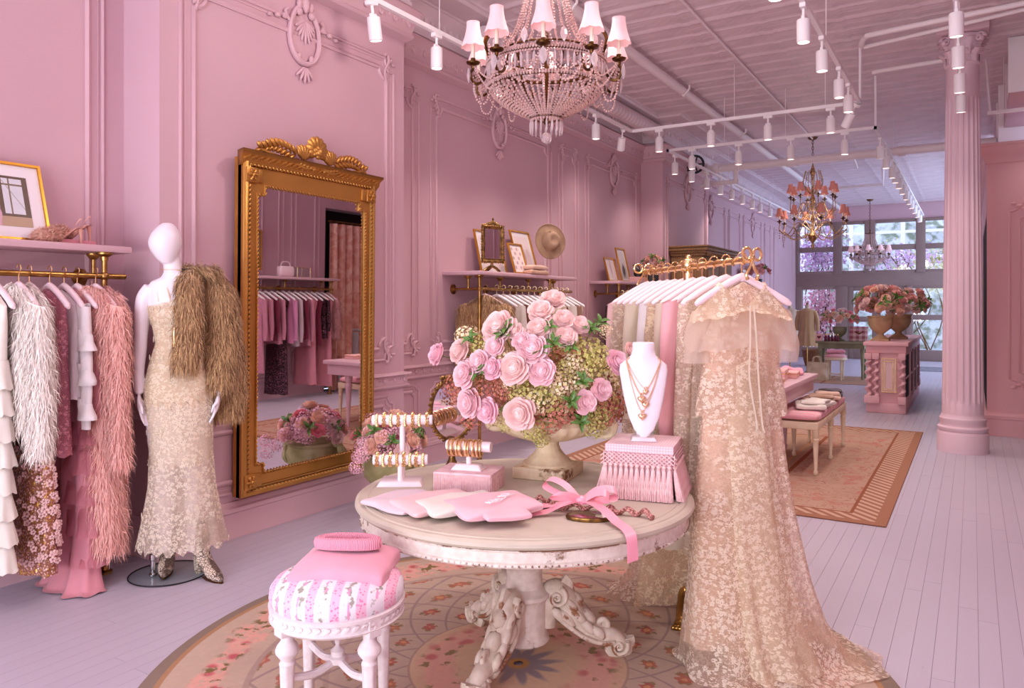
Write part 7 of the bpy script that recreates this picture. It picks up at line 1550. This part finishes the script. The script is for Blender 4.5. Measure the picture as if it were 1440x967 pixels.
# folded knits and fedora
for k in range(2): t = thing('folded_sweater', ['tan folded knit lying under the other on the fedora shelf', 'beige folded knit on top of the pair on the fedora shelf'][k], 'sweater', (-4.08, 7.2, 1.8385+k*.052), PI/2); fold(.36-.04*k, .16, .05, 70+k, wav=.004).build('folded_body', knit('tan_knit', (214, 172, 146)) if k == 0 else knit('beige_knit', (222, 186, 164)), t, smooth=80)
fh = thing('fedora_stand', 'slim wooden hat stand holding the fedora', 'hat stand', (-4.18, 7.62, 1.838)); MB().cyl((0, 0, .0), (0, 0, .38), .011, 10).build('pole', K['hangpink'], fh); MB().lathe([(.05, 0), (.05, .012), (.02, .02)], 18).build('base', K['pine'], fh); MB().ell((0, 0, .38), .03, .03, .02).build('cap', K['hangpink'], fh)
fe = thing('fedora_hat', 'taupe felt fedora hat tilted on its stand', 'hat', (-4.12, 7.62, 2.235)); fe.rotation_euler = Vector((.75, -.55, .10)).to_track_quat('Z', 'Y').to_euler()
K['felt'] = plain('taupe_felt', (172, 142, 116), .9, col2=(158, 128, 102), scale=10, bump=.15, bscale=150)
n = 48; a = np.linspace(0, 2*PI, n, endpoint=False)
def hatring(r, z, ex=1.1, dent=0, w=0): return np.stack([r*np.cos(a), r*ex*np.sin(a), z-dent*np.exp(-(np.cos(a)/.5)**2)*0+w*np.cos(2*a)], 1)
P = [hatring(.185, .012, 1.08, w=.012), hatring(.19, .006, 1.08, w=.012), hatring(.185, 0, 1.08, w=.012), hatring(.14, .004, 1.08, w=.006), hatring(.098, .006, 1.12), hatring(.096, .04, 1.12), hatring(.088, .09, 1.12), hatring(.074, .118, 1.1), hatring(.045, .118, 1.05), hatring(.02, .102), hatring(.004, .098)]
MB().surf(np.array(P), cv=True, cap1=True).build('felt_body', K['felt'], fe, smooth=80); MB().tube(np.stack([.099*np.cos(a), .110*np.sin(a), np.full(n, .018)], 1), .010, 8, closed=True, flat=.5).build('hat_band', K['felt'], fe)
for s in (-1, 1): MB().ell((s*.035, .075, .085), .008, .03, .03).build('crown_pinch', K['felt'], fe)
# posy shelf small things
t = thing('pink_gift_box', 'flat pink box under the black bow on the posy shelf', 'box', (-4.12, 10.30, 1.8385), .2); MB().box(-.09, .09, -.2, .2, 0, .07, .004).build('box', K['boxpink'], t, smooth=30); MB().box(-.093, .093, -.203, .203, .045, .075, .004).build('lid', K['boxpink'], t, smooth=30)
t = thing('black_bow', 'black satin bow on the flat pink box', 'bow', (-4.12, 10.30, 1.9145)); q = MB(); q.ell((0, -.07, .05), .03, .09, .05); q.ell((0, .07, .05), .03, .09, .05); q.build('loops', K['black'], t); MB().ell((0, 0, .06), .035, .03, .06).build('knot', K['black'], t)
t = thing('black_clutch', 'black clutch bag beside the posy on the shelf', 'bag', (-4.10, 10.72, 1.8385)); MB().box(-.05, .05, -.2, .2, 0, .13, .012).build('body', K['black'], t, smooth=30); MB().box(.045, .056, -.2, .2, .05, .13, .004).build('flap', K['black'], t, smooth=30); MB().ell((.06, 0, .06), .008, .015, .012).build('clasp', K['gold'], t)
vs_ = thing('glass_vase', 'clear vase of the rose posy on the shelf', 'vase', (-4.15, 10.98, 1.838)); MB().lathe([(.05, .0), (.055, .01), (.045, .08), (.06, .2), (.055, .2), (.04, .08), (.045, .012), (0, .012)], 24).build('vessel', K['baseglass'], vs_)
bouquet((-4.15, 10.98, 2.14), .15, .14, 20, ('rosepeach', 'rosecream', 'rosecoral'), .045, 'small pink rose of the posy on the shelf by the bay', 'shelf posy', 0, nl=8, seed=41, down=-.5, lr=.09)
# feathered sandals and book on the near shelf
bk = thing('pink_book', 'dusty pink clothbound book under the feathered sandals', 'book', (-4.29, 2.33, 1.8385), .1); MB().box(-.07, .07, -.11, .11, 0, .003).box(-.07, .07, -.11, .11, .022, .025).box(.067, .07, -.11, .11, .003, .022).build('cover', F['rose'], bk, smooth=False); MB().box(-.066, .067, -.107, .107, .003, .022).build('pages', K['mat'], bk, smooth=False)
K['nude'] = plain('nude_satin', (226, 170, 150), .4)
def sandal(lab, x, y, z, rz):
    t = thing('feathered_sandal', lab, 'sandal', (x, y, z), rz, 'feathered sandals'); p = bez([(0, -.12, .012), (0, -.06, .008), (0, -.01, .014), (0, .05, .06), (0, .10, .095), (0, .125, .098)], 6); w_ = np.interp(np.linspace(0, 1, len(p)), [0, .2, .45, .7, 1], [.02, .037, .034, .022, .02])
    P = np.stack([p+np.array((s, 0, 0))[None]*w_[:, None] for s in (-1, -.5, 0, .5, 1)], 1); P2 = P.copy(); P2[..., 2] -= .007; P2[..., 2] = np.maximum(P2[..., 2], 0.0); MB().surf(P).surf(P2[:, ::-1]).build('sole', K['nude'], t, smooth=80)
    MB().tube([(0, .112, .09), (0, .118, .04), (0, .118, .0)], [.014, .007, .005], 8).build('stiletto_heel', K['nude'], t)
    a = np.linspace(0, PI, 14); MB().surf(np.array([np.stack([.036*np.cos(a), np.full(14, y_), .012+.04*np.sin(a)], 1) for y_ in (-.085, -.045)])).build('vamp_strap', K['nude'], t, smooth=80)
    MB().surf(np.array([np.stack([.024*np.cos(a), np.full(14, .10)+.02*np.sin(a), .10+.04*np.sin(a)+q], 1) for q in (0, .008)])).build('ankle_strap', K['nude'], t, smooth=80)
    gq = np.array([[(.045*math.cos(b_)*math.sin(v), -.065+.05*math.cos(v), .035+.035*math.sin(b_)*math.sin(v)) for b_ in np.linspace(0, 2*PI, 16, endpoint=False)] for v in np.linspace(.1, PI-.1, 10)])
    tag(fur_strands([gq], 1500, .04, .0016, 3, 1.2, .5).build('feather_trim', F['feather'], t, smooth=False), kind='stuff'); return t
F['feather'] = furmat('blush_feather', (246, 206, 182), (222, 160, 140))
sandal('blush feathered heeled sandal at the front edge of the near shelf', -4.215, 2.235, 1.8385, 0)
sandal('blush feathered heeled sandal on the pink book of the near shelf', -4.285, 2.33, 1.864, .1)
# ---- opposite shelf (seen in the mirror) and fitting room
gilt_table_mirror('dark gilt framed mirror on the shelf opposite the big mirror', .86, 7.32, 1.838, .42, .55, -PI/2, 'gilt')
hb = thing('quilted_handbag', 'pale pink quilted handbag on the shelf opposite the big mirror', 'bag', (.80, 7.95, 1.8385)); MB().box(-.05, .05, -.14, .14, 0, .16, .03).build('body', K['hangpink'], hb, smooth=60); MB().tube(bez([(0, -.1, .15), (0, -.06, .22), (0, .06, .22), (0, .1, .15)], 6), .008, 6).build('handle', K['hangpink'], hb)
gb = thing('glass_casket', 'gold edged glass casket on the shelf opposite the big mirror', 'box', (.82, 8.25, 1.8385)); MB().box(-.09, .09, -.13, .13, .004, .15).build('glass_body', K['baseglass'], gb, smooth=False)
q = MB()
for z in (.004, .15):
    for (p0, p1) in (((-.09, -.13), (.09, -.13)), ((.09, -.13), (.09, .13)), ((.09, .13), (-.09, .13)), ((-.09, .13), (-.09, -.13))): q.cyl((*p0, z), (*p1, z), .004, 5)
for x_ in (-.09, .09):
    for y_ in (-.13, .13): q.cyl((x_, y_, .004), (x_, y_, .15), .004, 5)
q.build('gold_edges', K['gold'], gb)
g = Mat('crushed_rose_velvet', .5, spec=.4); n = g.noise(9, 4, dist=.6); g.set('Base Color', g.mix(n.step(.35, .65), (226, 160, 138), (246, 204, 182))); g.set('Sheen Weight', .6); g.bump(n, .3, .01); K['velvet'] = g.m
cu = thing('velvet_curtain', 'floor-length crushed rose velvet curtain of the fitting room', 'curtain', (.98, 9.7, 0)); ys = np.linspace(-.68, .68, 110)
MB().surf(np.array([[(.05*math.sin(y*38)+.025*math.sin(y*83+1)*(1-z/5.6)-.02*(1-z/2.8), y, z) for z in np.linspace(.02, 2.75, 10)] for y in ys])).build('drape', K['velvet'], cu, smooth=80); MB().cyl((0, -.70, 2.78), (0, .70, 2.78), .018, 10).build('curtain_rod', K['bronze'], cu)
struct(MB().box(1.35, 1.4, 8.9, 10.5, 0, 4.4).build('wall_cubicle', K['dark'], smooth=False))  # wall behind the curtain, its near-black colour standing in for shade
K['greychair'] = plain('grey_painted_wood', (176, 178, 180), .5)
gc = thing('grey_chair', 'grey painted side chair with pink floral seat by the velvet curtain', 'chair', (.735, 9.36, 0), -.6)
MB().box(-.22, .22, -.2, .22, .40, .46, .01).build('seat_frame', K['greychair'], gc, smooth=30); fold(.42, .40, .06, 81, wav=.002).build('seat_cushion', K['brocade'], gc, smooth=80, loc=(0, .0, .455))
for sx in (-1, 1):
    for sy in (-1, 1): MB().tube([(sx*.19, sy*.18, .42), (sx*.19, sy*.185, 0)], [.026, .016], 10).build('leg', K['greychair'], gc)
    MB().tube(bez([(sx*.19, .20, .42), (sx*.19, .24, .7), (sx*.15, .27, .95)], 5), .018, 8).build('back_post', K['greychair'], gc)
MB().tube(bez([(-.15, .27, .95), (0, .285, 1.0), (.15, .27, .95)], 6), .02, 8).build('top_rail', K['greychair'], gc); MB().box(-.05, .05, .235, .25, .5, .96, .005).build('splat', K['greychair'], gc, smooth=30)
# garments glimpsed in the side opening of the fitting room
F['beadblack'] = F['blackseq']
for i, (c, y, lab) in enumerate((('blackseq', 10.85, 'black beaded gown hanging in the side opening behind the column'), ('champ', 11.2, 'silver sequin gown hanging in the side opening behind the column'), ('mauve', 11.6, 'dusty mauve gown hanging in the side opening behind the column'))):
    t = thing('evening_gown', lab, 'gown', (.055, y, 2.05), PI/2, 'gowns behind the column'); G(body_grid([(-.05, .03, .01), (-.06, .15, .014), (-.4, .13, .025), (-.9, .15, .03), (-1.5, .2, .04)], seed=90+i, amp=.01)).build('body', F[c], t, smooth=80); MB().tube(bez([(0, 0, -.05), (0, 0, .0), (.01, 0, .04), (0, .01, .06)], 4), .003, 5).build('hanging_loop', K['gold'], t)
MB().cyl((.055, 10.6, 2.11), (.055, 14, 2.11), .012, 8).build('hanging_bar', K['brass'], fb)
# ---- far display: green table, stool, dress forms
K['green'] = plain('sage_green_paint', (146, 146, 112), .6, col2=(128, 128, 98), scale=5)
gt = thing('green_table', 'sage green side table with turned legs before the rear windows', 'table', (-2.30, 16.95, .0105)); MB().box(-.48, .48, -.3, .3, .72, .765, .006).build('table_top', K['green'], gt, smooth=30); MB().box(-.44, .44, -.26, .26, .62, .72).build('apron', K['green'], gt, smooth=False)
for sx in (-1, 1):
    for sy in (-1, 1): MB().lathe([(.025, 0), (.03, .05), (.022, .08), (.035, .5), (.04, .56), (.04, .63)], 12, c=(sx*.4, sy*.22, 0)).build('leg', K['green'], gt)
s2 = thing('tufted_stool', 'small round cream stool with pink cushion before the green table', 'stool', (-2.36, 16.45, .0105)); MB().lathe([(.2, .40), (.215, .41), (.215, .455), (.2, .46), (.19, .40), (.2, .40)], 28, cap=False).build('seat_rail', K['creamwood'], s2); MB().lathe([(.2, .45), (.21, .49), (.16, .53), (0, .545)], 28).build('cushion', K['brocade'], s2)
for k in range(4): a_ = PI/4+k*PI/2; MB().lathe([(.016, 0), (.02, .03), (.014, .05), (.024, .36), (.024, .41)], 12, c=(.17*math.cos(a_), .17*math.sin(a_), 0)).build('leg', K['creamwood'], s2)
MB().cyl((-.12, -.12, .12), (.12, .12, .12), .012, 8).cyl((-.12, .12, .12), (.12, -.12, .12), .012, 8).build('stretcher', K['creamwood'], s2)
t = thing('folded_sweater', 'dusty pink sweater folded on the small round stool', 'sweater', (-2.36, 16.45, .552), .2); fold(.34, .28, .07, 91, wav=.01).build('folded_body', K['pinkknit'], t, smooth=80)
K['canvas'] = plain('cream_canvas', (222, 206, 180), .85, col2=(206, 190, 162), scale=9)
tb3 = thing('canvas_tote', 'cream canvas tote bag on the floor by the small round stool', 'bag', (-2.68, 16.25, .011)); P = np.array([[(.19*(1+.05*z)*math.copysign(abs(math.cos(a_))**.5, math.cos(a_))+.01*math.sin(9*z), .07*math.sin(a_)+.01*math.sin(5*a_+9*z), .36*z) for a_ in np.linspace(0, 2*PI, 28, endpoint=False)] for z in np.linspace(0, 1, 9)]); MB().surf(P[::-1], cv=True, cap1=True).build('body', K['canvas'], tb3, smooth=80)
for s in (-1, 1): MB().tube(bez([(-.08, s*.06, .35), (-.05, s*.09, .46), (.05, s*.09, .46), (.08, s*.06, .35)], 5), .009, 6).build('handle', K['canvas'], tb3)
urn(-2.36, 17.0, .776, 'low sage green urn of mixed flowers on the green table', .82, 'green')
bouquet((-2.36, 17.0, 1.22), .36, .22, 22, ('rosehot', 'rosecoral', 'rosepeach', 'rosecream'), .06, 'mixed pink rose in the urn on the green table', 'green table bouquet', 12, (2, 0), 'small rust blossom spray in the urn on the green table', 6, 43, hr=.06, lr=.12)
for i in range(9):
    t = thing('perfume_bottle', 'small rose perfume bottle in the row on the green table', 'bottle', (-2.60+(i % 5)*.06, 16.74+(i//5)*.08, .7765), 0, 'perfume bottles on the green table'); MB().lathe([(.02, 0), (.022, .01), (.022, .09), (.01, .105), (.01, .12)], 12).build('bottle', F['berry'], t); MB().lathe([(.012, .12), (.013, .15), (0, .155)], 10).build('cap', K['gold'], t)
t = thing('heart_gift_box', 'small blush box with a red heart print on the green table', 'box', (-2.72, 16.76, .7765)); MB().box(-.07, .07, -.04, .04, 0, .15, .004).build('box', K['boxpink'], t, smooth=30); u_ = np.linspace(0, 2*PI, 20, endpoint=False); MB().extr([(.0025*16*math.sin(v)**3, .0025*(13*math.cos(v)-5*math.cos(2*v)-2*math.cos(3*v)-math.cos(4*v))) for v in u_][::-1], 0, .002, TR(0, -.0405, .08, rx=PI/2)).build('heart_print', F['berry'], t, smooth=False)
g = Mat('pink_plaid', .8); X, Y, Z = g.xyz(); c = g.mix((X*9).fract().gt(.5)*.5+(Z*9).fract().gt(.5)*.5, (226, 190, 190), (160, 84, 96)); g.set('Base Color', c); K['plaid'] = g.m
t = thing('plaid_hamper', 'pink plaid hamper at the end of the green table', 'hamper', (-2.0, 16.95, .777), .2); MB().box(-.17, .17, -.12, .12, 0, .26, .02).build('body', K['plaid'], t, smooth=60); MB().box(-.18, .18, -.13, .13, .26, .30, .015).build('lid', K['plaid'], t, smooth=60); MB().tube(bez([(-.07, -.125, .2), (0, -.15, .16), (.07, -.125, .2)], 5), .012, 6).build('handle', K['brown' if 'brown' in K else 'bronze'], t)
def dressform(lab, x, y, m_, s=1, h=1.5):
    t = thing('dress_form', lab, 'dress form', (x, y, 0)); MB().cyl((0, 0, .03), (0, 0, .8), .014, 8).build('pole', K['brass'], t); MB().lathe([(.16, 0), (.16, .015), (.03, .035), (.02, .06)], 20).build('base', K['brass'], t)
    MB().lathe([(.12, .95), (.14, 1.0), (.115, 1.12), (.14, 1.28), (.15, 1.36), (.10, 1.42), (.045, 1.45), (.042, 1.52), (0, 1.53)], 24, sy=.7).build('torso', K['canvas'], t); MB().lathe([(.02, 1.52), (.03, 1.55), (.012, 1.58), (0, 1.6)], 12).build('neck_cap', K['pine'], t)
    MB().surf(skin([(1.44, .07, .06, 0, 0), (1.40, .16, .10, 0, 0), (1.3, .165, .12, 0, 0), (1.05, .16, .12, 0, 0), (.95, .17, .125, 0, 0), (.60, .24, .18, 0, 0)], amp=.05, folds=10)[::-1], cv=True).build('knit_dress', m_, t, smooth=80)
    for s_ in (-1, 1): MB().tube(bez([(s_*.15, 0, 1.38), (s_*.21, 0, 1.2), (s_*.225, -.02, .95)], 6), np.linspace(.055, .04, 13), 10).build('sleeve', m_, t)
    return t
dressform('camel knit dress on a dress form with brass stand before the rear window', -3.17, 17.96, F['champ2'] if 'champ2' in F else fabric('camel_knit', (206, 170, 128)))
dressform('beige dress on a dress form standing behind the camel one', -3.72, 18.9, F['beige'])
K['wicker'] = plain('wicker', (146, 96, 56), .7, col2=(112, 70, 40), scale=40, bump=.6, bscale=70)
t = thing('wicker_basket', 'brown wicker basket on the floor beyond the dress form', 'basket', (-3.35, 20.2, 0)); MB().lathe([(.26, 0), (.3, .15), (.33, .38), (.34, .4), (.31, .39), (.28, .15), (.24, .02), (0, .02)], 32).build('body', K['wicker'], t); MB().tube([(.335*math.cos(v), .335*math.sin(v), .39) for v in np.linspace(0, 2*PI, 32, endpoint=False)], .018, 8, closed=True).build('rim', K['wicker'], t)
for i, (c, lab) in enumerate((('gray', 'dove grey blouse on the rear rail by the purple-lit wall'), ('lil', 'orchid dress on the rear rail by the purple-lit wall'), ('ivory', 'ivory dress on the rear rail by the purple-lit wall'), ('mauve', 'mauve jacket on the rear rail by the purple-lit wall'), ('gray', 'grey knit on the rear rail by the purple-lit wall'))):
    simple(-4.08, 16.6+i*.35, ZR, .2, lab, 'garment', F[c], 1.0 if i % 2 else .7, sl=.5, seed=150+i, col='hangwhite', name='garment', grp='garments on the rear rail', hang_lab='white hanger holding the '+' '.join(lab.split()[:3]))
rack('r', 'brass pipe clothes rail on the purple-lit rear wall', 'pink wall shelf on the purple-lit rear wall', XR, -4.01, 16.3, 18.6, -4.08, [16.5])
frame('gold framed print on the rear wall shelf', 17.15, -4.25, 1.84, .4, .5, .25, 'port', .02, .05)
vz = thing('glass_vase', 'dark glass vase of coral flowers on the rear wall shelf', 'vase', (-4.2, 17.85, 1.838)); MB().lathe([(.06, 0), (.07, .02), (.05, .12), (.08, .28), (.07, .28), (0, .2)], 20).build('vessel', K['black'], vz)
bouquet((-4.2, 17.85, 2.28), .24, .17, 14, ('rosehot', 'rosecoral'), .065, 'coral rose in the vase on the rear wall shelf', 'rear shelf bouquet', 0, nl=5, seed=44, down=-.2, lr=.12)
# ---- blossom outside the rear windows
def blossom(lab, c, sx_, sy_, sz_, n, k, seed, kind=None):
    R = np.random.RandomState(seed); m = MB(); p = R.randn(n, 3)*np.array((sx_, sy_, sz_))*.45+np.array(c); V = []
    for j in range(4):
        pass
    e1 = R.randn(n, 3); e1 /= np.linalg.norm(e1, axis=1)[:, None]; e2 = np.cross(e1, R.randn(n, 3)); e2 /= np.linalg.norm(e2, axis=1)[:, None]; s = (.03+.035*R.rand(n))[:, None]
    V = np.stack([p-e1*s, p-e2*s*.7, p+e1*s, p+e2*s*.7], 1).reshape(-1, 3); o = np.arange(n)*4; m.add(V, [np.stack([o, o+1, o+2, o+3], 1)]); t = thing('flowering_vine', lab, 'vine', (0, 0, 0)); tag(m.build('blossom', k, t, smooth=False), kind='stuff')
    q = MB(); R2 = random.Random(seed)
    for j in range(6): q.tube(bez([(c[0]+R2.uniform(-.3, .3)*sx_, c[1], 0), (c[0]+R2.uniform(-.5, .5)*sx_, c[1], c[2]*.5), (c[0]+R2.uniform(-.5, .5)*sx_, c[1]+.05, c[2]+sz_*.3)], 5), .018, 5)
    q.build('vine_stems', K['bronze'], t)
blossom('lilac wisteria clusters outside the upper left rear window', (-4.0, 24.6, 3.1), .8, .3, .9, 1500, HYM[4], 1)
blossom('dark leafy rose vine outside the lower rear window beyond the dress form', (-3.9, 24.5, 1.3), .65, .3, 1.1, 1700, HYM[3], 2)
blossom('pink blossom beyond the rear crystal chandelier', (-1.9, 27.0, 3.0), 1.6, .4, .5, 700, HYM[4], 3)
blossom('green foliage on the bank outside the right rear panes', (-.9, 28.5, 2.6), 1.8, .4, .9, 2400, HYM[1], 4)
